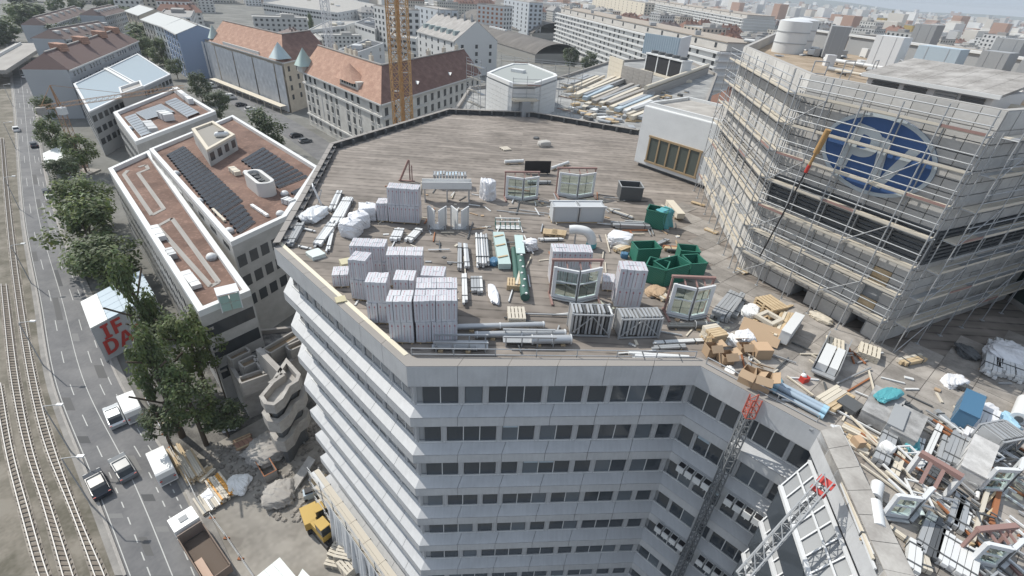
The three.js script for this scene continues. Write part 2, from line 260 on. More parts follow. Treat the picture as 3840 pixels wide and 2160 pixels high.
{ // kerb stones as real steps
  const g = []; for (const f of [1, 0]) for (let i = 0; i < 90; i++) { const a = roadL.getPoint(i / 90).lerp(roadR.getPoint(i / 90), f), b = roadL.getPoint((i + 1) / 90).lerp(roadR.getPoint((i + 1) / 90), f); a.y = b.y = 0.08; g.push(beam(a, b, 0.28, 0.15)); }
  struct('kerb', g, M.conc);
  const mk = []; // painted lines
  for (const f of [0.05, 0.47]) mk.push(ribbon(roadL, roadR, f - 0.006, f + 0.006, 0.028, 120));
  for (const [f, n, l] of [[0.25, 22, 0.36], [0.69, 22, 0.36], [0.86, 40, 0.42]]) for (let i = 0; i < n; i++) { const t = Math.pow(i / n, 1.15) * 0.8; mk.push(ribbon(roadL, roadR, f - 0.007, f + 0.007, 0.028, 4, t, t + 0.8 / n * l)); }
  struct('lane_marking', mk, mat(0.5, 0.5, 0.48, 0.8));
  for (let i = 0; i < 16; i++) { const t = 0.02 + i * 0.035 + rr(0, 0.015), f = pick([0.06, 0.28, 0.49, 0.71]), m = mat(...pick([[0.09, 0.09, 0.092], [0.2, 0.198, 0.195], [0.115, 0.113, 0.112]]), 0.95); struct('asphalt_patch', ribbon(roadL, roadR, f, f + rr(0.08, 0.17), 0.024, 6, t, t + rr(0.006, 0.03)), m); }
  struct('verge', [ribbon(roadL, roadR, -2.6, -0.1, 0.012, 120)], M.verge);
  const tracks = [[[[-47.16,0,-31.46], [-46.59,0,-31.5]], [[[-37.61,0,-23.19], [-36.74,0,-23.25]], [[-40.31,0,-25.56], [-39.4,0,-25.62]], [[-47.16,0,-31.46], [-46.54,0,-31.5]], [[-58.12,0,-40.68], [-57.42,0,-40.99]], [[-68.93,0,-50.9], [-68.03,0,-50.99]], [[-93.02,0,-75.28], [-92.12,0,-75.4]], [[-125.86,0,-109.58], [-125.01,0,-109.74]], [[-169.89,0,-156.27], [-169.18,0,-156.46]]], 'railway track with bright rails beside the road verge'],
    [0, [[[-40.67,0,-22.99], [-39.73,0,-23.06]], [[-43.38,0,-25.35], [-42.43,0,-25.42]], [[-51.01,0,-32.15], [-49.95,0,-31.96]], [[-59.75,0,-39.73], [-58.97,0,-39.8]], [[-71.32,0,-50.66], [-70.39,0,-50.75]], [[-95.21,0,-74.99], [-94.36,0,-75.1]]], 'middle railway track on pale gravel between two other tracks'],
    [0, [[[-42.65,0,-22.87], [-41.71,0,-22.93]], [[-45.67,0,-25.19], [-44.82,0,-25.25]], [[-53.12,0,-31.56], [-52.55,0,-31.87]], [[-61.45,0,-38.92], [-61.08,0,-39.37]], [[-73.7,0,-50.42], [-72.81,0,-50.51]]], 'outermost railway track, farthest from the road']];
  for (const [, pr, label] of tracks) {
    const a = curve(pr.map(p => p[0])), b = curve(pr.map(p => p[1])), t = thing('railway_track', label, 'railway track');
    stuffPart(t, 'ballast', ribbon(a, b, -0.5, 1.5, 0.05, 60), tmat(mott([0.17, 0.15, 0.13], [0.33, 0.3, 0.26], 5, { k: 2.4 }), 1));
    for (const c of [a, b]) { const g = []; for (let i = 0; i < 60; i++) { const p = c.getPoint(i / 60), q = c.getPoint((i + 1) / 60); p.y = q.y = 0.2; g.push(beam(p, q, 0.09, 0.16)); } part(t, 'rail', g, mat(0.4, 0.385, 0.37, 0.45)); }
    const g = [], n = Math.round(a.getLength() / 0.75); for (let i = 0; i < n; i++) { const p = a.getPointAt(i / n), s = b.getPoint(a.getUtoTmapping(i / n)); p.y = s.y = 0.1; const e = s.clone().sub(p).multiplyScalar(0.22); g.push(beam(p.sub(e), s.add(e), 0.26, 0.12)); }
    stuffPart(t, 'sleepers', g, mat(0.2, 0.17, 0.14, 0.9));
  }
  struct('side_street', ribbon([[-66.61,0,-157.04], [-85.13,0,-178.02], [-114.06,0,-207.14], [-148.54,0,-243.56], [-184.07,0,-279.28], [-218.97,0,-313.39]], [[-55.14,0,-159.63], [-78.82,0,-187.08], [-107.24,0,-216.67], [-144.45,0,-255.42], [-185.49,0,-295.45], [-220.15,0,-330.83]], 0, 1, 0.03, 60), M.asph);
  struct('yard', uvm(sheet([[-39.54,0,-37.4], [-38.46,0,-41.53], [-33.14,0,-48.01], [-22.94,0,-48.97], [-14.62,0,-35.36], [-11.73,0,-24.88], [-25.54,0,-23.98], [-33.57,0,-31.9]], 0.04)), M.sand);
  struct('yard_ground', uvm(sheet([[-54.89,0,-52.31], [-50.53,0,-65.92], [-35.2,0,-67.7], [-22.77,0,-48.48], [-32.92,0,-47.54], [-38.8,0,-38.63]], 0.03)), tmat(mott([0.07, 0.068, 0.065], [0.2, 0.19, 0.175], 9, { k: 2.6, size: 512 }), 1));
}
// ---------- trees ----------
function leafMat(r, g, b) { return new THREE.MeshPhysicalMaterial({ vertexColors: true, color: C(r, g, b), roughness: 0.9, transmission: 0.45, thickness: 0, side: THREE.DoubleSide }); }
function crownGeo(kind, n, ls) { // unit crown: height -1..1, radius about 1
  const cl = []; const nc = kind === 'poplar' ? 26 : 30;
  for (let i = 0; i < nc; i++) { const y = rr(-0.9, 0.95), rm = kind === 'poplar' ? Math.sqrt(Math.max(0.02, 1 - Math.pow((y + 0.25) / 1.25, 2))) * 0.75 : Math.sqrt(1 - y * y * 0.95) * 0.78, a = rnd() * 6.283, r = rm * Math.sqrt(rr(0.15, 1)); cl.push([Math.cos(a) * r, y * 0.85, Math.sin(a) * r, rr(0.2, 0.42), rr(0.7, 1.25)]); }
  const pos = [], nor = [], col = [];
  for (let i = 0; i < n; i++) {
    const c = cl[i % nc], th = rnd() * 6.283, cz = rr(-1, 1), s = Math.sqrt(1 - cz * cz), rad = c[3] * Math.pow(rnd(), 0.45), d = V(s * Math.cos(th), cz, s * Math.sin(th));
    const p = V(c[0], c[1], c[2]).addScaledVector(d, rad), q = d.clone().multiplyScalar(0.7).add(V(rr(-0.6, 0.6) - 0.15, 0.9 + rr(-0.6, 0.6), rr(-0.6, 0.6))).normalize(), u = V(rr(-1, 1), rr(-1, 1), rr(-1, 1)).cross(q).normalize(), w = u.clone().cross(q), z = ls * rr(0.6, 1.3);
    const A = p.clone().addScaledVector(u, -z), B = p.clone().addScaledVector(w, z * 0.6), Cc = p.clone().addScaledVector(u, z), D = p.clone().addScaledVector(w, -z * 0.6), k = c[4] * rr(0.75, 1.3), hue = rr(-0.12, 0.12);
    for (const e of [A, B, Cc, A, Cc, D]) { pos.push(e.x, e.y, e.z); nor.push(q.x, q.y, q.z); col.push(k * (1 + hue), k, k * (1 - hue)); }
  }
  const g = new THREE.BufferGeometry(); g.setAttribute('position', new THREE.Float32BufferAttribute(pos, 3)); g.setAttribute('normal', new THREE.Float32BufferAttribute(nor, 3)); g.setAttribute('color', new THREE.Float32BufferAttribute(col, 3)); return g;
}
const crowns = { round: [crownGeo('round', 3400, 0.062), crownGeo('round', 3400, 0.062), crownGeo('round', 3400, 0.062)], poplar: [crownGeo('poplar', 3400, 0.072), crownGeo('poplar', 3400, 0.072)], small: [crownGeo('round', 1500, 0.1), crownGeo('round', 1500, 0.1)] };
const barkM = mat(0.09, 0.07, 0.05, 0.95), leafA = leafMat(0.115, 0.155, 0.05), leafB = leafMat(0.135, 0.175, 0.052), leafC = leafMat(0.085, 0.115, 0.045);
function limbs(h, r) { const g = [cyl(r, h, 0, 0, 0, 8, r * 0.45)]; for (let i = 0; i < 6; i++) { const a = i * 1.05, y = h * (0.4 + 0.09 * i); g.push(pipe([0, y, 0], [Math.cos(a) * h * 0.22, y + h * 0.2, Math.sin(a) * h * 0.22], r * 0.3, 5)); } return J(g); }
const trunkG = limbs(1, 0.028);
let treeN = 0;
function tree(c, kind, leaf, ratio, label, group) { // c = [x, crown centre height, z, crown radius]
  const t = thing('tree', label, 'tree', [c[0], 0, c[2]], rnd() * 6, group), k = part(t, 'trunk', trunkG, barkM); k.scale.set(c[1] * 1.25, c[1] * 1.25, c[1] * 1.25);
  const arr = crowns[kind], f = part(t, 'crown', arr[treeN++ % arr.length], leaf); f.position.y = c[1]; f.scale.set(c[3], Math.min(c[3] * ratio, c[1] * 0.95), c[3]); return t;
}
for (const [c, kind, leaf, ra, label, group] of [
  [[-81.54,8,-82.08,7.37], 'round', leafB, 1.05, 'broad bushy green tree at the roadside, biggest of the row'],
  [[-72.31,7,-74.21,5.93], 'round', leafA, 1.0, 'wide green tree shading the fence by the white roofed shed'],
  [[-94.07,8,-95.75,5.42], 'round', leafB, 1.1, 'bushy green tree in the roadside row, next to the biggest one'],
  [[-95.38,7,-101.09,4.78], 'round', leafA, 1.1, 'dark green tree close against the red roofed building'],
  [[-113.65,7,-115.49,3.98], 'round', leafC, 1.1, 'dark green tree beside the small white tent roof'],
  [[-122.68,7,-131.62,4.8], 'round', leafB, 1.0, 'light green tree standing in front of the blue roofed hall'],
  [[-137.56,8,-140.67,4.27], 'round', leafA, 1.1, 'dense tree at the kerb near the orange crane'],
  [[-159,9,-164.78,3.54], 'round', leafA, 1.2, 'tree at the corner of the long pale apartment block'],
  [[-50.84,13,-54.07,2.74], 'poplar', leafA, 3.0, 'tall slender poplar rising in front of the red lettered wall'],
  [[-42.23,12,-43.5,2.64], 'poplar', leafA, 2.4, 'poplar with dark narrow crown beside the building yard'],
  [[-42.5,11,-50.46,3.81], 'round', leafB, 1.5, 'bright green tall tree at the end of the red roofed building'],
  [[-40.27,9,-50.93,2.54], 'round', leafB, 1.2, 'yellow green tree overhanging the concrete terraces'],
  [[-38.47,9,-42.46,3.48], 'round', leafA, 1.3, 'dense dark green tree above the timber piles of the yard'],
  [[-41.54,6,-40.69,2.27], 'round', leafC, 1.1, 'low dark tree at the yard fence next to the pavement'],
  [[-36.32,4,-43.93,2.93], 'round', leafC, 0.8, 'low dark bush under the concrete bay'],
  [[-83.73,8,-161.6,6.54], 'round', leafC, 1.0, 'round dark street tree between red roofed hall and ornate house'],
  [[-118.16,7,-194.61,5.13], 'round', leafC, 1.1, 'dark street tree near the parked cars of the side street'],
  [[-141.51,7,-222.6,5.49], 'round', leafC, 1.1, 'brownish street tree behind the solar roofed building'],
  [[-207.61,8,-299.71,7.53], 'round', leafA, 1.0, 'street tree in front of the blue fronted house'],
  [[-226.76,8,-314.75,5.9], 'round', leafA, 1.0, 'leafy tree filling the gap behind the blue roofed hall'],
  [[-179.46,6,-266.62,4.76], 'round', leafA, 0.9, 'small tree beside the blue roofed hall corner'],
  [[-139.72,12,-902.1,14.89], 'round', leafB, 1.3, 'light green tree beside the grey house with dormers'],
  [[-109.76,12,-901.26,17.01], 'round', leafB, 1.3, 'light green tree next to the arched hall roof'],
  [[29.72,10,-379.98,6.54], 'small', leafC, 1.0, 'tree at the foot of the balconied apartment block', 'trees at the balconied block'],
  [[43.09,10,-373.14,7.35], 'small', leafC, 1.0, 'tree at the foot of the balconied apartment block', 'trees at the balconied block'],
  [[-192.96,10,-484.45,3.29], 'poplar', leafA, 2.6, 'single slim tree in the court behind the brown roofs'],
]) tree(c, kind, leaf, ra, label, group);
// wooded park in the haze at the far end of the road
for (let i = 0; i < 70; i++) { const k = i / 70, d = 330 + 700 * rnd(), a = rr(-1.02, -0.62); tree([Math.sin(a) * d, 9, -Math.cos(a) * d, rr(7, 12)], 'small', pick([leafA, leafC]), 0.9, 'hazy park tree far along the road', 'far park trees'); }

// ---------- generic building parts ----------
const unitBox = new THREE.BoxGeometry(1, 1, 1);
const winM = new THREE.MeshPhysicalMaterial({ color: C(0.05, 0.055, 0.06), roughness: 0.12, ior: 1.5 }), frameM = mat(0.55, 0.54, 0.52, 0.7);
function slotBox(t, name, m, w, h, d, x, y, z, ry) { const o = setShadow(new THREE.Mesh(unitBox, m)); o.name = name; o.scale.set(w, h, d); o.position.set(x, y, z); o.rotation.y = ry; t.add(o); return o; }
// a grid of window parts on the wall from a to b (plan points); out = +1/-1 picks the side the wall faces
function windows(t, a, b, out, y0, dy, rows, cols, ww, wh, o = {}) {
  const L = Math.hypot(b[0] - a[0], b[2] - a[2]), ux = (b[0] - a[0]) / L, uz = (b[2] - a[2]) / L, nx = -uz * out, nz = ux * out, th = Math.atan2(-uz, ux), m0 = o.margin ?? L / cols / 2;
  for (let r = 0; r < rows; r++) for (let c = 0; c < cols; c++) {
    if (o.skip && o.skip(r, c)) continue;
    const s = cols > 1 ? m0 + (L - 2 * m0) * c / (cols - 1) : L / 2, x = a[0] + ux * s, z = a[2] + uz * s, y = y0 - r * dy;
    const w = slotBox(t, 'window', o.m || winM, ww, wh, 0.12, x + nx * 0.02, y, z + nz * 0.02, th);
    if (o.sill) { const f = slotBox(t, 'window_sill', o.fm || frameM, ww + 0.4, 0.16, 0.3, x + nx * 0.12, y - wh / 2 - 0.1, z + nz * 0.12, th); }
    if (o.frame) slotBox(t, 'window_frame', o.fm || frameM, 0.1, wh, 0.06, x + nx * 0.1, y, z + nz * 0.1, th);
  }
}
function band(t, name, a, b, out, y, h, d, m, ext = 0) { const L = Math.hypot(b[0] - a[0], b[2] - a[2]), ux = (b[0] - a[0]) / L, uz = (b[2] - a[2]) / L, nx = -uz * out, nz = ux * out; return slotBox(t, name, m, L + ext * 2, h, d, (a[0] + b[0]) / 2 + nx * d / 2, y, (a[2] + b[2]) / 2 + nz * d / 2, Math.atan2(-uz, ux)); }
function offs(pts, d) { // offset of an open polyline to its left (looking along it) with mitres
  return pts.map((p, i) => { const e = []; if (i) e.push([p[0] - pts[i - 1][0], p[2] - pts[i - 1][2]]); if (i < pts.length - 1) e.push([pts[i + 1][0] - p[0], pts[i + 1][2] - p[2]]); const n = e.map(q => { const l = Math.hypot(...q); return [q[1] / l, -q[0] / l]; }); const s = n.length > 1 ? [n[0][0] + n[1][0], n[0][1] + n[1][1]] : n[0], k = n.length > 1 ? 1 + n[0][0] * n[1][0] + n[0][1] * n[1][1] : 1; return [p[0] + d * s[0] / k, p[1], p[2] + d * s[1] / k]; });
}
// house along a street front: pts is the front eave line, the body lies to the left of it
function rowHouse(name, label, pts, depth, h, rise, o = {}) {
  const t = thing(name, label, 'building', [0, 0, 0], 0, o.group), back = offs(pts, depth), f2 = pts.map(p => [p[0], p[2]]), b2 = back.map(p => [p[0], p[2]]).reverse();
  part(t, 'wall', uvm(prism([...f2, ...b2], 0.02, h)), o.wall || M.plaster);
  if (rise > 0) {
    const ef = offs(pts, -0.6), eb = offs(pts, depth + 0.6), rg = offs(pts, depth / 2), hh = o.hip ?? 0;
    for (let i = 0; i < pts.length - 1; i++) {
      const A = v([ef[i][0], h, ef[i][2]]), B = v([ef[i + 1][0], h, ef[i + 1][2]]), A2 = v([eb[i][0], h, eb[i][2]]), B2 = v([eb[i + 1][0], h, eb[i + 1][2]]), R = v([rg[i][0], h + rise, rg[i][2]]), S = v([rg[i + 1][0], h + rise, rg[i + 1][2]]);
      const L = R.distanceTo(S); if (i === 0 && hh) R.lerp(S, hh / L); if (i === pts.length - 2 && hh) S.lerp(R, hh / L);
      const rm = o.roofs ? o.roofs[i] : (o.roof || M.tileD);
      const rf = part(t, 'roof', [uvm(slab(A, B, S, R, 0.25)), uvm(slab(R, S, B2, A2, 0.25))], rm);
      part(rf, 'ridge', beam(R.clone().add(V(0, 0.12, 0)), S.clone().add(V(0, 0.12, 0)), 0.6, 0.35), o.ridge || M.conc);
      if (i === 0) part(t, 'gable', uvm(tris(hh ? [A, R, A2] : [v([pts[0][0], h, pts[0][2]]), R, v([back[0][0], h, back[0][2]])])), hh ? rm : (o.wall || M.plaster));
      if (i === pts.length - 2) part(t, 'gable', uvm(tris(hh ? [B, S, B2] : [v([pts[i + 1][0], h, pts[i + 1][2]]), S, v([back[i + 1][0], h, back[i + 1][2]])])), hh ? rm : (o.wall || M.plaster));
      band(t, 'cornice', ef[i], ef[i + 1], 1, h - 0.35, 0.5, 0.25, o.trim || frameM);
    }
  } else { part(t, 'roof', uvm(sheet([...offs(pts, 0.4).map(p => [p[0], p[2]]), ...offs(pts, depth - 0.4).map(p => [p[0], p[2]]).reverse()], h + 0.05)), o.roof || M.conc); part(t, 'parapet', wallRing([...f2, ...b2], 0.4, h, h + 0.6), o.trim || M.conc); }
  return t;
}
function flatBlock(name, label, corners, h, o = {}) { // corners [x,_,z] in plan order
  const t = thing(name, label, o.cat || 'building', [0, 0, 0], 0, o.group), pl = corners.map(p => [p[0], p[2]]), y0 = o.y0 ?? 0.02;
  part(t, 'wall', uvm(prism(pl, y0, h)), o.wall || M.plaster);
  part(t, 'roof', uvm(sheet(inset(pl, 0.3), h + 0.03)), o.roof || M.conc);
  for (const [i, g] of wallRing(pl, o.pt || 0.5, h, h + (o.ph ?? 0.7)).entries()) part(t, 'parapet', g, o.trim || M.white);
  return t;
}
function ventBox(label, p, w, h, d, m = M.white, turn = 0, group) { const t = thing('roof_vent', label, 'vent', p, turn, group); part(t, 'housing', box(w, h, d, 0, h / 2, 0), m); part(t, 'cap', box(w * 1.15, h * 0.12, d * 1.15, 0, h * 1.08, 0), M.galv); return t; }

// ---------- low buildings with red-brown gravel roofs ----------
{
  const wallG = tmat(mott([0.36, 0.35, 0.33], [0.48, 0.47, 0.45], 9, { k: 1.8 }), 0.9);
  const s1 = [[-85.15,15,-96.6], [-85.28,15,-109.59], [-35.69,15,-55.76], [-39.58,15,-50.09]];
  const low = flatBlock('low_building', 'lower wing with bare red brown gravel roof and white edge beside the trees', s1, 15, { roof: M.brown, wall: wallG, ph: 0.9, pt: 0.8 });
  windows(low, s1[3], s1[2], -1, 12.4, 3.6, 3, 5, 1.5, 1.9, { margin: 1 });
  for (let k = 0; k < 3; k++) band(low, 'ledge', s1[0], s1[3], -1, 12.8 - k * 3.6, 0.35, 1.1, M.conc);
  windows(low, s1[0], s1[3], -1, 11.3, 3.6, 3, 26, 1.2, 1.6);
  const s2 = [[-80.37,17.5,-103.41], [-78.96,17.5,-135.67], [-42.11,17.5,-99.53], [-38.4,17.5,-74.86], [-42.38,17.5,-64.56]];
  const high = flatBlock('solar_building', 'red brown gravel roofed building carrying rows of tilted solar panels', s2, 17.5, { roof: M.brown, wall: wallG, ph: 0.8, pt: 0.8 });
  windows(high, s2[4], s2[3], -1, 14.6, 3.6, 3, 5, 1.5, 1.9);
  windows(high, s2[0], s2[4], -1, 16.4, 1, 1, 8, 3, 0.8);
  const n = [[-114.73,15,-138.84], [-119.41,15,-174.82], [-90.79,15,-147.74], [-92.03,15,-114.86]];
  const north = flatBlock('plant_building', 'red brown roofed building with flat grey panel fields next to the blue hall', n, 15, { roof: M.brown, wall: wallG, ph: 0.9, pt: 1 });
  windows(north, n[0], n[3], -1, 11.5, 3.6, 3, 12, 1.4, 1.8); windows(north, n[3], n[2], -1, 11.5, 3.6, 3, 12, 1.4, 1.8);
  const ph = [[-75.12,20.5,-111.41], [-74.46,20.5,-119.04], [-64.12,20.5,-109.29], [-63.71,20.5,-97.28]];
  const pent = flatBlock('roof_penthouse', 'grey stair penthouse with white rim standing on the solar roof', ph, 20.5, { roof: mat(0.3, 0.28, 0.25, 0.9), wall: wallG, ph: 0.5, pt: 0.7, y0: 17.53, trim: M.cream });
  windows(pent, ph[3], ph[2], -1, 19.3, 1, 1, 4, 1.6, 1.6);
  { const c = [-66.55,20.6,-108.29], t = thing('roof_vent', 'oval white vent tub on the penthouse roof', 'vent', c, 0.6); part(t, 'tub', (() => { const g = new THREE.CapsuleGeometry(0.7, 1.6, 4, 12); g.rotateZ(Math.PI / 2); g.scale(1, 0.9, 1); g.translate(0, 0.5, 0); return g; })(), M.white); part(t, 'painted_opening', box(1.2, 0.08, 0.6, 0, 1.14, 0), M.black); }  // vent mouth is a flat black plate, its inner shade put into the colour
  // solar panel rows
  const panM = mat(0.045, 0.05, 0.058, 0.25), rows = [];
  const block = (a, b, c, d, nr, lab, g) => { for (let i = 0; i < nr; i++) { const t = (i + 0.5) / nr, p = mix3(a, d, t), q = mix3(b, c, t), L = dist(p, q), th = head(p, q), o = thing('solar_panel_row', lab, 'solar panel', [(p[0] + q[0]) / 2, 17.54, (p[2] + q[2]) / 2], th, g), np = Math.max(2, Math.round(L / 1.9));
      for (let k = 0; k < np; k++) part(o, 'panel', box(0.66, 0.05, L / np - 0.06, 0, 0.32, (k + 0.5) * L / np - L / 2, 0, 0, 0.3), panM); part(o, 'rail', [box(0.05, 0.4, L, 0.28, 0.2, 0), box(0.05, 0.2, L, -0.28, 0.1, 0)], M.galv); } };
  block([-75.71,17.5,-101.99], [-76.07,17.5,-108.49], [-48.77,17.5,-80.7], [-49.51,17.5,-73.84], 21, 'tilted dark solar panel row on the side of the white tube vents', 'solar rows, long field');
  block([-49.23,17.5,-74.98], [-48.62,17.5,-79.74], [-42.63,17.5,-72.45], [-43.02,17.5,-68.2], 5, 'short solar panel row at the end of the long field', 'solar rows, short field');
  block([-59.77,17.5,-101.89], [-59.81,17.5,-111.8], [-42.33,17.5,-94.55], [-45.36,17.5,-87.69], 11, 'tilted dark solar panel row behind the big oval skylight tub', 'solar rows, field by the street edge');
  block([-42.62,17.5,-86], [-40.98,17.5,-91.75], [-39.23,17.5,-89.88], [-40.53,17.5,-84.79], 2, 'last two short solar panel rows by the office roof edge', 'solar rows beside the office roof');
  // flat panel fields on the plant building
  for (const [a, b, c, d, lab] of [[[-109.64,15.1,-136.13], [-109.66,15.1,-140.25], [-93.91,15.1,-123.62], [-94.24,15.1,-120.28], 'long grey panel field nearest the white vent dome'], [[-110.16,15.1,-141.41], [-110.49,15.1,-152.98], [-101.52,15.1,-145.05], [-102.81,15.1,-135.06], 'square grey panel field in the middle of the plant roof'], [[-110.9,15.1,-155.54], [-111.45,15.1,-161.82], [-94.86,15.1,-146.06], [-94.89,15.1,-140.46], 'grey panel field along the street edge of the plant roof']]) { const t = thing('panel_field', lab, 'solar panel'); for (let i = 0; i < 9; i++) part(t, 'panel', slab(mix3(a, d, i / 9 + 0.005), mix3(b, c, i / 9 + 0.005), mix3(b, c, (i + 1) / 9 - 0.01), mix3(a, d, (i + 1) / 9 - 0.01), 0.03).translate(0, 0.5, 0), mat(0.28, 0.31, 0.34, 0.35)); part(t, 'support', [beam(v(a).add(V(0, 0.25, 0)), v(d).add(V(0, 0.25, 0)), 0.2, 0.4), beam(v(b).add(V(0, 0.25, 0)), v(c).add(V(0, 0.25, 0)), 0.2, 0.4)], M.galv); }
  // big oval skylight tub
  { const a = [-51.07,17.5,-89.73], b = [-45.82,17.5,-84.46], t = thing('skylight_tub', 'tall white oval tub with dark fans inside on the solar roof', 'roof plant', mid(a, b), head(a, b)), L = dist(a, b) * 0.75;
    const sh = new THREE.Shape(); sh.absarc(0, L / 2, 1.5, 0, Math.PI); sh.absarc(0, -L / 2, 1.5, Math.PI, 2 * Math.PI); const ho = new THREE.Path(); ho.absarc(0, L / 2, 1.1, 0, Math.PI); ho.absarc(0, -L / 2, 1.1, Math.PI, 2 * Math.PI); sh.holes.push(ho);
    const g = new THREE.ExtrudeGeometry(sh, { depth: 2.6, bevelSize: 0.12, bevelThickness: 0.12, bevelSegments: 2, curveSegments: 14 }); g.rotateX(-Math.PI / 2); part(t, 'tub', g, mat(0.6, 0.59, 0.57, 0.5));
    for (const k of [-1, -0.33, 0.33, 1]) part(t, 'fan', [cyl(0.6, 0.3, 0, 2.0, k * L * 0.5, 14), box(1.1, 0.06, 0.16, 0, 2.34, k * L * 0.5, 0.5 + k)], M.dgrey); part(t, 'floor', box(2.1, 1.8, L + 1.6, 0, 0.9, 0), M.dgrey); }
  // small roof things
  const dome = (p, r, lab) => { const t = thing('vent_dome', lab, 'vent', p), g = new THREE.SphereGeometry(r, 14, 8, 0, 6.283, 0, 1.571); g.scale(1, 0.8, 1); g.translate(0, 0.35, 0); part(t, 'dome', g, M.white); part(t, 'collar', cyl(r * 1.05, 0.36, 0, 0, 0, 14), M.galv); };
  for (const [p, r, lab] of [[[-46.14,15.05,-64.74], 0.75, 'white mushroom vent on the lower bare gravel roof'], [[-67.26,17.55,-91.46], 0.65, 'white vent dome at the far corner of the long solar field'], [[-55.75,17.55,-79.3], 0.65, 'white vent dome half way along the long solar field'], [[-44.98,17.55,-68.94], 0.65, 'white vent dome beside the last solar rows'], [[-55.01,17.55,-94.5], 0.6, 'white vent dome next to the rooftop ducts'], [[-43.23,17.55,-85.22], 0.7, 'round white vent by the oval skylight tub end'], [[-40.19,17.55,-76.43], 0.7, 'round white vent at the street side roof corner'], [[-101.68,15.05,-126.46], 0.8, 'white vent dome beside the long grey panel field']]) dome(p, r, lab);
  for (const [a, b, w, h, lab, m] of [[[-60.05,15.05,-72.77], [-56.39,15.05,-69.07], 1.1, 0.8, 'pair of white rooflight boxes on the lower gravel roof', M.white], [[-53.05,15.05,-65.45], [-51.16,15.05,-63.59], 1.0, 0.9, 'grey air handling box on the lower gravel roof', M.galv], [[-47.13,15.05,-59.76], [-43.4,15.05,-56.26], 1.2, 0.6, 'long white duct near the front of the lower roof', M.white], [[-46.45,17.55,-79.17], [-41.89,17.55,-75.35], 0.5, 0.4, 'bright straight duct beside the oval skylight tub', M.paint], [[-51.75,17.55,-76.46], [-47.46,17.55,-72.26], 0.4, 0.35, 'pale duct lying beside the long solar field', M.cream], [[-58.63,17.55,-95.86], [-55.91,17.55,-93.19], 1.2, 0.8, 'small plant box with yellow lid between the solar fields', M.cream], [[-41.83,17.55,-81.84], [-39.92,17.55,-80.95], 1.4, 0.9, 'white roof hatch box by the office building', M.white], [[-101.8,15.1,-140.02], [-97.41,15.1,-136.61], 2.4, 1.8, 'white oval cooling unit on the plant roof', M.white], [[-100.22,15.1,-131.38], [-94.16,15.1,-124.84], 2, 1.2, 'cluster of pale pipework on the plant roof', M.galv], [[-117.5,15.1,-171.63], [-103.2,15.1,-156.51], 1.4, 1.6, 'long white duct housing at the plant roof edge', M.white]]) { const t = thing('roof_duct', lab, 'duct', mid(a, b), head(a, b)), L = dist(a, b); part(t, 'casing', box(w, h, L, 0, h / 2 + 0.1, 0), m); part(t, 'flange', [box(w * 1.12, h * 1.1, 0.12, 0, h / 2 + 0.1, -L * 0.25), box(w * 1.12, h * 1.1, 0.12, 0, h / 2 + 0.1, L * 0.25)], M.galv); part(t, 'foot', [box(w, 0.1, 0.2, 0, 0.05, -L * 0.4), box(w, 0.1, 0.2, 0, 0.05, L * 0.4)], M.dgrey); }
  const strip = (pts, lab) => { const t = thing('roof_walkway', lab, 'walkway'); for (let i = 0; i < pts.length - 1; i++) part(t, 'slab_row', beam(v(pts[i]).add(V(0, 0.06, 0)), v(pts[i + 1]).add(V(0, 0.06, 0)), 0.7, 0.08), M.conc); };
  strip([[-81.92,15,-100.76], [-81.25,15,-102.17], [-79.29,15,-99.91], [-79.65,15,-97.25], [-63.83,15,-80.93], [-64.16,15,-78.12], [-81.72,15,-95.99], [-82.53,15,-98.34]], 'pale slab walkway loop at the far half of the lower roof');
  strip([[-60.58,15,-74.05], [-60.19,15,-77.42], [-41.66,15,-58.35], [-42.16,15,-57.2], [-60.58,15,-74.05]], 'pale slab walkway loop at the near half of the lower roof');
  // green glazed stair head at the front edge
  { const t = thing('stair_enclosure', 'small green glazed stair enclosure at the lower roof front edge', 'enclosure', [-36.97,15,-52.85], 0.65); part(t, 'frame', [...[-1.2, 1.2].flatMap(x => [-1, 1].map(z => box(0.12, 2.6, 0.12, x, 1.3, z))), box(2.6, 0.14, 2.2, 0, 2.65, 0)], M.alu); for (const x of [-0.6, 0.6]) for (const y of [0.7, 1.9]) part(t, 'pane', box(1.1, 1.1, 0.05, x, y, 1), mat(0.3, 0.44, 0.4, 0.2)); part(t, 'pane', box(0.05, 2.3, 1.9, -1.2, 1.3, 0), mat(0.3, 0.44, 0.4, 0.2)); part(t, 'pane', box(0.05, 2.3, 1.9, 1.2, 1.3, 0), mat(0.3, 0.44, 0.4, 0.2)); }
}
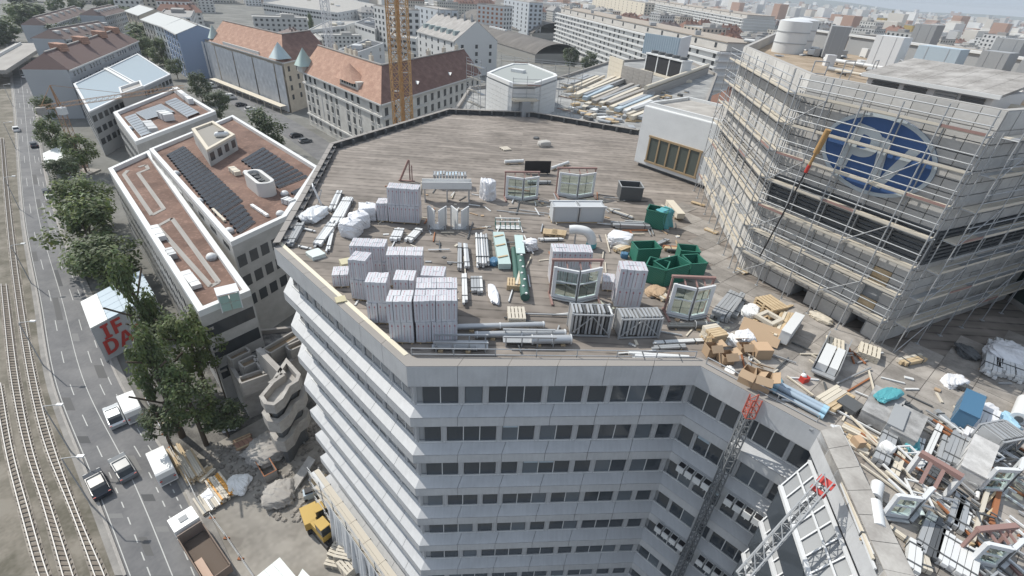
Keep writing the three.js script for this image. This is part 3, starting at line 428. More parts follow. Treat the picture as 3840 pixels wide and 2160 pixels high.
// ---------- blue roofed hall, sheds ----------
{
  const h = [[-160.33,13,-180.96], [-186.33,13,-252.65], [-143.41,13,-209.15], [-128.48,13,-146.66]];
  const hall = flatBlock('school_hall', 'grey hall with two pale blue metal roof fields and strip windows', h, 13, { roof: mat(0.27, 0.335, 0.385, 0.75), wall: M.grey, trim: M.alu, ph: 0.4, pt: 0.7 });
  windows(hall, h[3], h[2], -1, 11, 3.4, 3, 18, 2.4, 1.7); windows(hall, h[0], h[3], -1, 11, 3.4, 3, 10, 2.4, 1.7);
  part(hall, 'roof_channel', [beam(mix3(h[0], h[1], 0.42), mix3(h[3], h[2], 0.55), 1.2, 1.4), beam(mix3(h[0], h[1], 0.46), mix3(h[3], h[2], 0.59), 0.6, 1.2)], M.white);
  const lt = flatBlock('lift_block', 'bare grey lift block standing in front of the blue roofed hall', [[-132.22,16,-165.85], [-133.82,16,-178.64], [-127.16,16,-170.11], [-125.45,16,-157.29]], 16, { wall: mat(0.33, 0.32, 0.31, 0.8), roof: M.conc });
  const sh = [[-68.33,6.5,-62.83], [-65.83,6.5,-73.31], [-58.67,6.5,-66.2], [-61.92,6.5,-56.49]];
  const shed = thing('billboard_shed', 'white seamed metal roofed shed with huge red letters on its wall', 'shed');
  part(shed, 'wall', prism(sh.map(p => [p[0], p[2]]), 0.02, 6.2), mat(0.5, 0.51, 0.52, 0.7));
  for (let i = 0; i < 5; i++) for (let k = 0; k < 4; k++) part(shed, 'roof_sheet', slab(mix3(mix3(sh[0], sh[3], i / 5), mix3(sh[1], sh[2], i / 5), k / 4 + 0.002), mix3(mix3(sh[0], sh[3], i / 5), mix3(sh[1], sh[2], i / 5), (k + 1) / 4 - 0.002), mix3(mix3(sh[0], sh[3], (i + 0.96) / 5), mix3(sh[1], sh[2], (i + 0.96) / 5), (k + 1) / 4 - 0.002), mix3(mix3(sh[0], sh[3], (i + 0.96) / 5), mix3(sh[1], sh[2], (i + 0.96) / 5), k / 4 + 0.002), 0.25), k < 1 ? mat(0.74, 0.75, 0.72, 0.5) : M.blueg);
  const font = await new FontLoader().loadAsync('fonts/droid/droid_sans_bold.typeface.json'), th = Math.atan2(-(sh[2][2] - sh[3][2]), sh[2][0] - sh[3][0]);
  for (const [s, x, y] of [['IF', 1.0, 3.6], ['DAR', 0.3, 1.0]]) { const g = new TextGeometry(s, { font, size: 2.5, depth: 0.06, curveSegments: 4 }); g.rotateY(th); g.translate(sh[3][0] + Math.cos(th) * x + Math.sin(th) * 0.08, y, sh[3][2] - Math.sin(th) * x + Math.cos(th) * 0.08); part(shed, 'wall_lettering', g, M.red); }
  const tn = thing('canopy_tent', 'small white canopy roof between the roadside trees', 'tent'), q = [[-134.88,4.5,-133.37], [-137.01,4.5,-145.67], [-128.18,4.5,-133.67], [-126,4.5,-123.54]]; part(tn, 'roof_sheet', slab(...q, 0.15), mat(0.7, 0.72, 0.7, 0.5)); for (const p of q) part(tn, 'post', pipe([p[0], 0, p[2]], [p[0], 4.35, p[2]], 0.09), M.galv);
}
// ---------- old town houses ----------
{
  const pw = tmat(mott([0.5, 0.48, 0.44], [0.66, 0.64, 0.6], 9, { k: 1.5 }), 0.9), py = tmat(mott([0.46, 0.4, 0.32], [0.58, 0.52, 0.43], 9, { k: 1.5 }), 0.9);
  const L = [-84.83,20,-198.56], R = [-43.08,20,-153.72], E = [-19.45,20,-220.13];
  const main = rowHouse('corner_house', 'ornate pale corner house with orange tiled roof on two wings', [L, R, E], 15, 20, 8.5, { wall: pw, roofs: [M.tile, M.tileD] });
  for (let r = 0; r < 5; r++) windows(main, L, R, 1, 18.1 - r * 3.7, 1, 1, 14, 1.6, 2.3, { sill: 1, margin: 2.6, skip: (a, c) => c % 4 === 3 });
  for (const y of [15.9, 4.6]) band(main, 'cornice', L, R, 1, y, 0.6, 0.5, frameM, 0.2);
  for (let c = 0; c < 6; c++) { const p = mix3(L, R, (c + 0.5) / 6), th = Math.atan2(-(R[2] - L[2]), R[0] - L[0]); slotBox(main, 'pilaster', frameM, 0.5, 10.6, 0.24, p[0] + 0.12, 10.3, p[2] + 0.12, th); }
  windows(main, R, E, 1, 17.2, 3.7, 4, 15, 1.7, 2.3, { sill: 1 });
  band(main, 'cornice', mix3(R, E, 0), mix3(R, E, 0.35), 1, 15.4, 0.6, 0.4, frameM);
  // corner turret, broad dormer, chimneys
  { const tw = part(main, 'turret', [box(4.4, 2.2, 4.4, L[0] + 1.4, 20.9, L[2] + 0.2, 0.82)], pw), g = new THREE.ConeGeometry(4, 6.2, 4); g.rotateY(0.04); g.translate(L[0] + 1.4, 25, L[2] + 0.2); part(tw, 'turret_roof', g, mat(0.32, 0.42, 0.4, 0.6)); }
  { const th = Math.atan2(-(R[2] - L[2]), R[0] - L[0]), p = mix3(L, R, 0.66), d = part(main, 'dormer', [box(13, 2.6, 3, p[0] + 0.4, 22, p[2] - 2.2, th)], pw); const q = new THREE.CylinderGeometry(0.1, 7.2, 5, 4, 1); q.rotateY(Math.PI / 4); q.scale(1.35, 1, 0.55); q.rotateY(th); q.translate(p[0] - 0.5, 25.3, p[2] - 3.5); part(d, 'dormer_roof', uvm(q), M.tile);
    for (let k = 0; k < 6; k++) { const w = (k - 2.5) * 1.8; slotBox(d, 'dormer_window', winM, 1.3, 1.2, 0.1, p[0] + 0.4 + Math.cos(th) * w + Math.sin(th) * 1.5, 22.2, p[2] - 2.2 - Math.sin(th) * w + Math.cos(th) * 1.5, th); } }
  { const rg = offs([L, R, E], 7.5); for (const [i, t] of [[0, 0.3], [0, 0.48], [0, 0.55], [0, 0.62], [0, 0.85], [1, 0.1], [1, 0.3], [1, 0.5], [1, 0.7], [1, 0.88]]) { const p = mix3(rg[i], rg[i + 1], t); part(main, 'chimney', [box(1.6, 2.6, 0.9, p[0], 29, p[2] - 1, i ? 1.2 : -0.8), box(0.4, 0.8, 0.4, p[0], 30.6, p[2] - 1)], M.cream); } }
  for (const t of [0.15, 0.3]) { const p = mix3(R, E, t * 2.2); part(main, 'skylight', box(1.2, 0.2, 1.6, p[0] - 1.5, 22.6, p[2] - 0.5, 1.2, 0, 0.8), M.galv); }
  // netted house
  const N1 = [-154.8,20,-261.58], N2 = [-99.17,20,-215.18], N3 = [-93.09,20,-250.24];
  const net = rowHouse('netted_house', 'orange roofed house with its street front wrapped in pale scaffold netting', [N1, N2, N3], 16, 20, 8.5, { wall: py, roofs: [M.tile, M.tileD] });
  const pleats = (t, a, b, h, n) => { const L0 = dist(a, b), ux = (b[0] - a[0]) / L0, uz = (b[2] - a[2]) / L0, nx = -uz, nz = ux; for (let k = 0; k < n; k++) { const p = []; for (let i = 0; i < 6; i++) { const s0 = (k + i / 6) / n * L0, s1 = (k + (i + 1) / 6) / n * L0, f = i => 1.1 + 0.28 * ((i % 2) * 2 - 1) + (k % 3 === 0 ? 0.5 : 0), A = [a[0] + ux * s0 + nx * f(i), 0.4, a[2] + uz * s0 + nz * f(i)], B = [a[0] + ux * s1 + nx * f(i + 1), 0.4, a[2] + uz * s1 + nz * f(i + 1)]; p.push(A, B, [B[0], h, B[2]], A, [B[0], h, B[2]], [A[0], h, A[2]]); } part(t, 'netting_sheet', uvm(tris(p)), M.net); } };
  pleats(net, N1, N2, 18.6, 11); windows(net, N2, N3, 1, 17, 3.7, 4, 6, 1.4, 2);
  { const g = new THREE.ConeGeometry(4.4, 6, 4); g.rotateY(0.3); g.translate(N2[0] - 2, 24, N2[2] - 2.2); part(net, 'turret_roof', g, mat(0.38, 0.46, 0.48, 0.6)); const g2 = new THREE.ConeGeometry(3.4, 6, 4); g2.translate(N1[0] + 2, 24, N1[2] - 1); part(net, 'turret_roof', g2, mat(0.38, 0.46, 0.44, 0.6)); part(net, 'attic', [band(net, 'attic_band', mix3(N1, N2, 0.22), mix3(N1, N2, 0.72), 1, 20.6, 1.4, 0.5, frameM).geometry.clone().scale(0.01, 0.01, 0.01)], frameM); net.remove(net.children[net.children.length - 1]); }
  for (const [a, b] of [[N1, N2]]) { const s = thing('hoarding_canopy', 'long site canopy roof at the foot of the netted house', 'canopy'); const o1 = offs([a, b], -1.9), o2 = offs([a, b], -4.6); part(s, 'roof_board', slab([o1[0][0], 3.2, o1[0][2]], [o1[1][0], 3.2, o1[1][2]], [o2[1][0], 3, o2[1][2]], [o2[0][0], 3, o2[0][2]], 0.2), M.cream); for (let i = 0; i <= 10; i++) { const p = mix3(o2[0], o2[1], i / 10); part(s, 'post', pipe([p[0], 0.02, p[2]], [p[0], 2.85, p[2]], 0.1), M.cream); } }
  const M1 = [-189.04,18,-290.57], M2 = [-159.75,18,-271.94];
  const n2 = rowHouse('netted_house', 'smaller grey netted house with a building site on its roof', [M1, M2], 20, 18, 0, { wall: py }); pleats(n2, M1, M2, 17.6, 5);
  for (let k = 0; k < 7; k++) part(n2, 'roof_shed', box(rr(2, 5), rr(1, 2.5), rr(2, 5), lerp(M1[0], M2[0], k / 7) - rr(2, 8), 19, lerp(M1[2], M2[2], k / 7) - rr(3, 12), rnd()), pick([M.cream, M.tile, M.white]));
  // blue front, white fronts along the side street
  for (const [a, b, h, w, lab, cols] of [[[-198.17,21,-294.2], [-174.66,21,-268.17], 21, mat(0.24, 0.31, 0.44, 0.8), 'blue fronted town house with white windows', 5], [[-210.96,21,-305.56], [-198.17,21,-294.2], 21, mat(0.58, 0.6, 0.6, 0.8), 'white town house beside the blue fronted one', 3], [[-236.08,20,-332.24], [-217.36,20,-314.82], 20, mat(0.45, 0.43, 0.4, 0.8), 'beige striped town house at the end of the row', 4], [[-293.52,18,-399.03], [-265.91,18,-373.22], 18, py, 'ochre town house with brown roof beyond the park', 4]]) { const t = rowHouse('town_house', lab, [a, b], 20, h, 4, { wall: w, roof: mat(0.42, 0.44, 0.44, 0.7) }); windows(t, a, b, 1, h - 2, 3.4, 6, cols, 1.8, 2, { fm: M.white, sill: 1 }); }
  // long pale apartment block and brown roofed blocks
  const a1 = [-164.68,17,-185.38], a2 = [-194.88,17,-266.81], ap = rowHouse('apartment_block', 'long pale apartment block with dark red hipped roof behind the blue hall', [a1, a2], 13, 17, 5, { wall: mat(0.42, 0.43, 0.44, 0.85), roof: mat(0.15, 0.1, 0.09, 0.9), hip: 5 });
  windows(ap, a1, a2, 1, 15, 3.1, 5, 26, 1.3, 1.4, { skip: (r, c) => (r * 7 + c * 3) % 5 === 0 });
  { const rg = offs([a1, a2], 6.5); for (const t of [0.2, 0.45, 0.7, 0.9]) { const p = mix3(rg[0], rg[1], t); part(ap, 'chimney_block', box(3, 2.6, 6, p[0], 22.2, p[2], 1.2), M.tile); } }
  for (const [a, b, d, h, lab] of [[[-233.1,15,-267.71], [-245.2,15,-322.03], 14, 15, 'dark roofed apartment block with rows of pale roof windows'], [[-288.2,14,-322.47], [-333.64,14,-413.89], 12, 14, 'long low block with orange ridge near the park'], [[-204.81,12,-224.77], [-189.41,12,-212.15], 9, 12, 'half built block with white site cabins on top'], [[-291.9,16,-374.87], [-309.83,16,-421.2], 14, 16, 'grey blue roofed block beside the park trees']]) { const t = rowHouse('apartment_block', lab, [a, b], d, h, 4, { wall: mat(0.4, 0.42, 0.44, 0.85), roof: mat(0.15, 0.11, 0.1, 0.9), hip: 4 }); windows(t, a, b, 1, h - 2, 3, 4, Math.round(dist(a, b) / 4), 1.4, 1.4); const rg = offs([a, b], d * 0.3); for (let k = 0; k < 7; k++) { const p = mix3(rg[0], rg[1], (k + 0.5) / 7); part(t, 'roof_dormer', box(2.2, 2, 2.4, p[0], h + 2.4, p[2]), frameM); } }
}
// ---------- buildings behind ----------
{
  const gw = mat(0.6, 0.6, 0.59, 0.8), fl = tmat(mott([0.3, 0.29, 0.27], [0.44, 0.42, 0.39], 20, { k: 1.8 }), 0.9);
  const d1 = [-77.1,20,-377.9], d2 = [-44.91,20,-331.15], gh = rowHouse('dormer_house', 'grey white house with six small dormers on a pale saddle roof', [d1, d2], 30, 20, 11, { wall: gw, roof: tmat(mott([0.28, 0.265, 0.25], [0.42, 0.4, 0.38], 12, { k: 2 }), 0.9) });
  windows(gh, d1, d2, 1, 17.5, 4.2, 4, 6, 1.8, 2.2); windows(gh, d2, offs([d1, d2], 30)[1], 1, 17, 4.2, 3, 3, 1.8, 2.2);
  for (let k = 0; k < 6; k++) { const p = mix3(d1, d2, (k + 0.6) / 6.4), q = offs([d1, d2], 5), o = [p[0] + (q[0][0] - d1[0]), 0, p[2] + (q[0][2] - d1[2])], th = Math.atan2(-(d2[2] - d1[2]), d2[0] - d1[0]); part(gh, 'dormer', [box(3.2, 2.8, 4.5, o[0], 23.6, o[2], th)], mat(0.3, 0.36, 0.36, 0.6)); }
  for (let k = 0; k < 6; k++) { const rg = offs([d1, d2], 14), p = mix3(rg[0], rg[1], (k + 0.5) / 6); part(gh, 'chimney', [box(1.2, 2.6, 1.2, p[0], 31.6, p[2]), cyl(0.4, 1.4, p[0], 32.9, p[2])], M.galv); }
  // three vaulted sheds
  for (const [a, b, r, lab] of [[[-52.39,4,-566.85], [23.98,4,-426.62], 24, 'lowest brown grey vaulted shed roof, in front of the other vaults'], [[-71.49,4,-788.82], [28.83,4,-606.11], 34, 'middle brown grey vaulted shed roof with a row of rooflights'], [[-49.97,4,-1138.42], [61.26,4,-929.88], 44, 'rearmost brown grey vaulted shed roof with white rooflights']]) {
    const L0 = dist(a, b), t = thing('vaulted_shed', lab, 'shed', [(a[0] + b[0]) / 2, 0, (a[2] + b[2]) / 2], head(a, b)), g = (() => { const p = []; for (let i = 0; i < 24; i++) { const a0 = -1.05 + 2.1 * i / 24, a1 = -1.05 + 2.1 * (i + 1) / 24, q = (a, z) => [Math.sin(a) * r, 6 + (Math.cos(a) - Math.cos(1.05)) * r * 0.62, z * L0 / 2]; p.push(q(a0, -1), q(a1, -1), q(a1, 1), q(a0, -1), q(a1, 1), q(a0, 1)); } return tris(p); })();
    part(t, 'vault', uvm(g), tmat(mott([0.1, 0.09, 0.082], [0.17, 0.155, 0.142], 30, { k: 1.8 }), 0.85)); part(t, 'wall', box(r * 1.7, 6.2, L0 * 0.98, 0, 3.1, 0), fl);
    for (let k = 0; k < 8; k++) part(t, 'rooflight', box(2.6, 1.2, 3.2, -r * 0.1, r * 0.31 + 6.5, (k - 3.5) * 4.4 - L0 * 0.18), M.white);
  }
  // balconied block
  const balc = (a, b, depth, h, n, lab, cols) => { const t = rowHouse('balcony_block', lab, [a, b], depth, h, 0, { wall: gw, roof: fl }), s = offs([a, b], 3), s2 = offs([a, b], depth - 3), pl = [[s[0][0], s[0][2]], [s[1][0], s[1][2]], [s2[1][0], s2[1][2]], [s2[0][0], s2[0][2]]];
    const top = part(t, 'setback_storey', uvm(prism(pl, h + 0.1, h + 4.2)), tmat(mott([0.48, 0.46, 0.43], [0.56, 0.54, 0.51], 15), 0.9)); part(t, 'setback_roof', uvm(prism(inset(pl, -0.5), h + 4.2, h + 4.6)), mat(0.36, 0.31, 0.26, 0.9)); windows(t, s[0], s[1], 1, h + 2.3, 1, 1, 14, 2, 2.2);
    for (let k = 0; k < n; k++) { const y = h - 0.3 - k * 3.3; band(t, 'balcony_slab', a, b, 1, y, 0.9, 1.8, M.white, 0.6); windows(t, a, b, 1, y - 1.8, 1, 1, cols, 2.2, 1.9, { skip: (r, c) => (c * 5 + k) % 4 === 0 }); band(t, 'balcony_slab', b, offs([a, b], depth)[1], 1, y, 0.9, 1.2, M.white); band(t, 'balcony_slab', offs([a, b], depth)[0], a, 1, y, 0.9, 1.2, M.white); }
    for (let k = 0; k < 5; k++) { const p = mix3(s[0], s[1], (k + 0.5) / 5); part(t, 'roof_unit', box(rr(2, 4), rr(1.5, 2.5), rr(2, 5), p[0] + 1, h + 5.6, p[2] - 6), M.galv); } };
  balc([24.35,30,-523.74], [92.26,30,-265.94], 26, 30, 8, 'long balconied apartment block with white slabs and brown roof', 34);
  balc([236.23,30,-1186.27], [257.09,30,-688.31], 40, 30, 6, 'second balconied block with blue panels further back', 30);
  // flat industrial buildings
  for (const [cs, h, lab, rows, cols] of [
    [[[-304.87,14,-635.29], [-196.36,14,-565.65], [-198.14,14,-736.54], [-365.12,14,-951.97]], 14, 'wide grey factory hall with strip windows and a flat roof', 2, 26],
    [[[-149.46,14,-470.69], [-121.16,14,-429.7], [-125.47,14,-493.33], [-156.82,14,-540.99]], 14, 'white cubic plant block behind the dark court roofs', 1, 6],
    [[[-165.42,12,-405.8], [-155.21,12,-459.67], [-159.51,12,-518.84], [-183.55,12,-501.85]], 12, 'low white flat roofed annex of the factory hall', 1, 8],
    [[[-241.12,10,-504.77], [-196.2,10,-466.3], [-211.54,10,-536.21], [-255.9,10,-572.92]], 10, 'low shed cluster with pale site roof', 1, 6],
    [[[-104.22,15,-295.62], [-92.12,15,-284.98], [-90.18,15,-338.17], [-104.37,15,-352.86]], 15, 'dark roofed court building with rooftop clutter', 2, 5],
    [[[-100.87,14,-394.3], [-78.93,14,-381.08], [-88.55,14,-461.75], [-113.48,14,-482.61]], 14, 'white flat roofed house behind the yellow crane', 3, 6],
    [[[-149.51,12,-567.53], [-109.57,12,-532], [-117.66,12,-648.5], [-162.42,12,-694.81]], 12, 'long white flat roof behind the yellow crane', 1, 8],
  ]) { const t = flatBlock('industrial_building', lab, cs, h, { wall: gw, roof: /dark/.test(lab) ? mat(0.07, 0.075, 0.085, 0.8) : fl, trim: gw }); windows(t, cs[0], cs[1], 1, h - 2.2, 4, rows, cols, dist(cs[0], cs[1]) / cols * 0.75, 1.8); windows(t, cs[1], cs[2], 1, h - 2.2, 4, rows, Math.ceil(cols / 2), 2.4, 1.8); for (let k = 0; k < 5; k++) { const p = mix3(mix3(cs[0], cs[1], rr(0.2, 0.8)), mix3(cs[3], cs[2], rr(0.2, 0.8)), rr(0.3, 0.7)); part(t, 'roof_unit', box(rr(2, 5), rr(1, 2.4), rr(2, 5), p[0], h + 1, p[2]), pick([M.galv, M.white, M.cream])); } }
  // white slab towers at the top
  for (const [a, b, h, lab, cols, m] of [[[-124.37,30,-442.77], [-95.4,30,-408.31], 30, 'white apartment slab with small square windows left of the yellow crane top', 7, gw], [[-99.93,30,-482.67], [-71.5,30,-441.02], 30, 'grey white apartment slab beside the light green trees', 5, mat(0.5, 0.53, 0.56, 0.8)], [[-56.22,30,-586.31], [-27.72,30,-569.24], 30, 'white apartment slab with red brown balconies', 6, gw], [[-32.88,34,-666.73], [-2.75,34,-599.38], 34, 'tall grey apartment slab behind the vaulted sheds', 6, mat(0.5, 0.53, 0.56, 0.8)], [[143.43,34,-1362.65], [179.54,34,-910.62], 34, 'cream apartment slab with vertical fins behind the balconied block', 14, M.cream]]) { const t = rowHouse('apartment_slab', lab, [a, b], 16, h, 0, { wall: m }); windows(t, a, b, 1, h - 3, 4, 7, cols, 2.6, 2.2, { m: /red/.test(lab) ? M.rust : winM }); windows(t, b, offs([a, b], 16)[1], 1, h - 3, 4, 7, 3, 2.6, 2.2); }
}

// ---------- scaffolded tower on the right ----------
const T0 = [21.89,34,-56.41], T1 = [19.69,34,-37.56], T2 = [25.65,34,-28.16], T3 = [40.54,34,-35.6], TH = 49.4;
const facePt = (a, b, s, y, o) => { const L = dist(a, b), ux = (b[0] - a[0]) / L, uz = (b[2] - a[2]) / L; return [a[0] + ux * s - uz * o, y, a[2] + uz * s + ux * o]; };
{
  const tw = thing('clad_tower', 'grey panel clad tower block wrapped in scaffolding, blue oval emblem on its face', 'building');
  const pl = [T0, T1, T2, T3, [62, 0, -50], [60, 0, -95], [41, 0, -92]].map(p => [p[0], p[p.length - 1]]);
  { const q = inset(pl, 0.14), A = [q[1][0], 0, q[1][1]], B = [q[2][0], 0, q[2][1]], Lq = dist(A, B), nt = []; // recessed openings at roof level
    for (const c of [4, 8]) for (const [f, o] of [[c + 0.02, 0], [c + 0.02, -1.6], [c + 0.98, -1.6], [c + 0.98, 0]]) { const p = facePt(A, B, f * Lq / 10, 0, o); nt.push([p[0], p[2]]); }
    part(tw, 'core_wall', prism(q, 35.2, 48.6), M.grey); part(tw, 'core_base', prism([q[0], q[1], ...nt, ...q.slice(2)], 34.02, 35.18), M.grey); }
  part(tw, 'roof_deck', uvm(sheet(inset(pl, 0.4), 48.66)), tmat(mott([0.25, 0.19, 0.13], [0.4, 0.32, 0.24], 6, { k: 2.4 }), 1));
  for (const g of wallRing(pl, 0.35, 48.5, TH + 0.25)) part(tw, 'parapet', g, M.clad);
  let np = 0; const rest = [], cm = [0.92, 1, 1.07].map(k => tmat(mott([0.44 * k, 0.43 * k, 0.415 * k], [0.57 * k, 0.56 * k, 0.54 * k], 7, { k: 1.8 }), 0.75));
  const rows = [[34.05, 35.15], [35.18, 35.95], [35.98, 36.75], [36.78, 37.55], [37.58, 38.3], [38.33, 39.05], [39.08, 39.75], [39.78, 40.25], [42.6, 43.3], [43.33, 44.05], [44.08, 44.8], [44.83, 45.55], [45.58, 46.3], [46.33, 47.05], [47.08, 47.8], [47.83, 48.55], [48.58, 49.6]];
  for (const [a, b, cw, ob] of [[T1, T2, 1.1, 1], [T2, T3, 1.3, 1], [T0, T1, 1.15, 0]]) {
    const L = dist(a, b), nc = Math.round(L / cw), th = Math.atan2(-(b[2] - a[2]), b[0] - a[0]);
    for (const [y0, y1] of rows) for (let c = 0; c < nc; c++) {
      if (a === T1 && y0 < 35.1 && (c === 4 || c === 8)) continue; // openings on the roof level
      const osb = a === T1 && (c === nc - 2) && y0 > 35.5 && y0 < 39; if (osb && y0 < 37 ? y0 > 36.7 : false) continue;
      const p = facePt(a, b, (c + 0.5) * L / nc, (y0 + y1) / 2, rr(-0.015, 0.02));
      if (np < 300 && ob) { const m = slotBox(tw, 'cladding_panel', osb ? M.wood : cm[Math.floor(rnd() * 3)], L / nc - 0.04, y1 - y0 - 0.03, 0.1, p[0], p[1], p[2], th); if (osb) m.userData.label = 'raw timber board in place of a panel'; np++; }
      else rest.push(box(L / nc - 0.04, y1 - y0 - 0.03, 0.1, p[0], p[1], p[2], th));
    }
    // dark louvre band with slats
    for (let k = 0; k < 8; k++) { const y = 40.38 + k * 0.29, p = facePt(a, b, L / 2, y, 0.03), s = slotBox(tw, 'louvre_slat', ob ? M.dgrey : M.clad, L - 0.1, 0.15, 0.16, p[0], p[1], p[2], th); }
    for (let k = 0; k <= nc; k += 2) { const p = facePt(a, b, k * L / nc, 41.45, 0.04); slotBox(tw, 'louvre_post', M.dgrey, 0.1, 2.2, 0.14, p[0], p[1], p[2], th); }
  }
  stuffPart(tw, 'cladding_panels', uvm(J(rest)), cm[1]);
  // emblem: blue oval with white ring and the letters P and V
  { const th = Math.atan2(-(T2[2] - T1[2]), T2[0] - T1[0]), font = await new FontLoader().loadAsync('fonts/droid/droid_sans_bold.typeface.json');
    const oval = (rx, ry, o, d, hole) => { const s = new THREE.Shape(); s.absellipse(0, 0, rx, ry, 0, Math.PI * 2, false); if (hole) { const h = new THREE.Path(); h.absellipse(0, 0, hole[0], hole[1], 0, Math.PI * 2, true); s.holes.push(h); } const g = new THREE.ExtrudeGeometry(s, { depth: d, bevelEnabled: false, curveSegments: 40 }); g.rotateZ(-0.12); const c = facePt(T1, T2, 6.0, 45.75, o); g.rotateY(th); g.translate(...c); return g; };
    const em = part(tw, 'emblem', oval(3.55, 2.45, 0.08, 0.05), mat(0.045, 0.11, 0.28, 0.6)); em.userData.label = 'blue oval emblem with white letters P and V';
    part(em, 'emblem_ring', oval(3.55, 2.45, 0.135, 0.03, [3.3, 2.2]), mat(0.5, 0.56, 0.6, 0.6));
    for (const [s, dx, dy, sz] of [['P', -2.5, -1.55, 3.0], ['V', -0.45, -1.75, 2.9]]) { const g = new TextGeometry(s, { font, size: sz, depth: 0.03, curveSegments: 8 }); g.translate(dx, dy, 0); g.rotateZ(-0.12); g.rotateY(th); g.translate(...facePt(T1, T2, 6.2, 45.75, 0.135)); part(em, 'emblem_letter', g, mat(0.52, 0.57, 0.6, 0.6)); } }
}
// scaffold along a wall from a to b: standards, ledgers, deck boards, guard rails
function scaffold(label, a, b, y0, lifts, lh, bay, o1, o2, o = {}) {
  const t = thing('scaffold', label, 'scaffold', [0, 0, 0], 0, o.group), L = dist(a, b), n = Math.max(1, Math.round(L / bay)), top = y0 + lifts * lh, R = o.r || 0.045, pm = o.m || M.galv;
  for (let i = 0; i <= n; i++) for (const q of [o1, o2]) { const p = facePt(a, b, i * L / n, y0, q), e = top + (q === o2 ? rr(0.9, 1.6) : 0.2); part(t, 'standard', pipe(p, [p[0], e, p[2]], R), pm); if (q === o2) part(t, 'base_plate', box(0.25, 0.04, 0.25, p[0], y0 + 0.02, p[2]), M.galv); }
  for (let k = 1; k <= lifts; k++) {
    const y = y0 + k * lh;
    for (let i = 0; i < n; i++) {
      const s0 = i * L / n + 0.02, s1 = (i + 1) * L / n - 0.02;
      for (let w = 0; w < 2; w++) { const f = (w + 0.5) / 2, oo = lerp(o1 + 0.02, o2 - 0.02, f); part(t, 'deck_board', beam(facePt(a, b, s0, y, oo), facePt(a, b, s1, y, oo), (o2 - o1) / 2 - 0.04, 0.06), rnd() < 0.75 ? M.plank : M.galv); }
      if (!o.open || rnd() > 0.2) part(t, 'toe_board', beam(facePt(a, b, s0, y + 0.1, o2 - 0.02), facePt(a, b, s1, y + 0.1, o2 - 0.02), 0.03, 0.15), rnd() < 0.12 ? M.redst : M.plank);
    }
    for (const h of [0.55, 1.05]) part(t, 'guard_rail', pipe(facePt(a, b, -0.1, y + h, o2), facePt(a, b, L + 0.1, y + h, o2), R * 0.9), pm);
    part(t, 'ledger', pipe(facePt(a, b, -0.1, y - 0.08, o1), facePt(a, b, L + 0.1, y - 0.08, o1), R), pm);
    for (let i = 0; i <= n; i++) part(t, 'transom', pipe(facePt(a, b, i * L / n, y - 0.06, o1), facePt(a, b, i * L / n, y - 0.06, o2), R), pm);
  }
  for (let i = 0; i < n; i += 3) for (let k = 0; k < lifts; k++) if ((i + k) % 2 === 0) part(t, 'diagonal_brace', pipe(facePt(a, b, i * L / n, y0 + k * lh, o2 + 0.06), facePt(a, b, (i + 1) * L / n, y0 + (k + 1) * lh, o2 + 0.06), R * 0.8), pm);
  return t;
}
scaffold('tall scaffold on the emblem face of the clad tower', T1, T2, 34, 7, 2.05, 2.3, 0.35, 1.15);
scaffold('tall scaffold on the sunlit side face of the clad tower', T0, T1, 34, 7, 2.05, 2.5, 0.35, 1.15);
scaffold('scaffold on the shaded far face of the clad tower', T2, T3, 34, 7, 2.05, 2.6, 0.35, 1.15, { r: 0.035 });
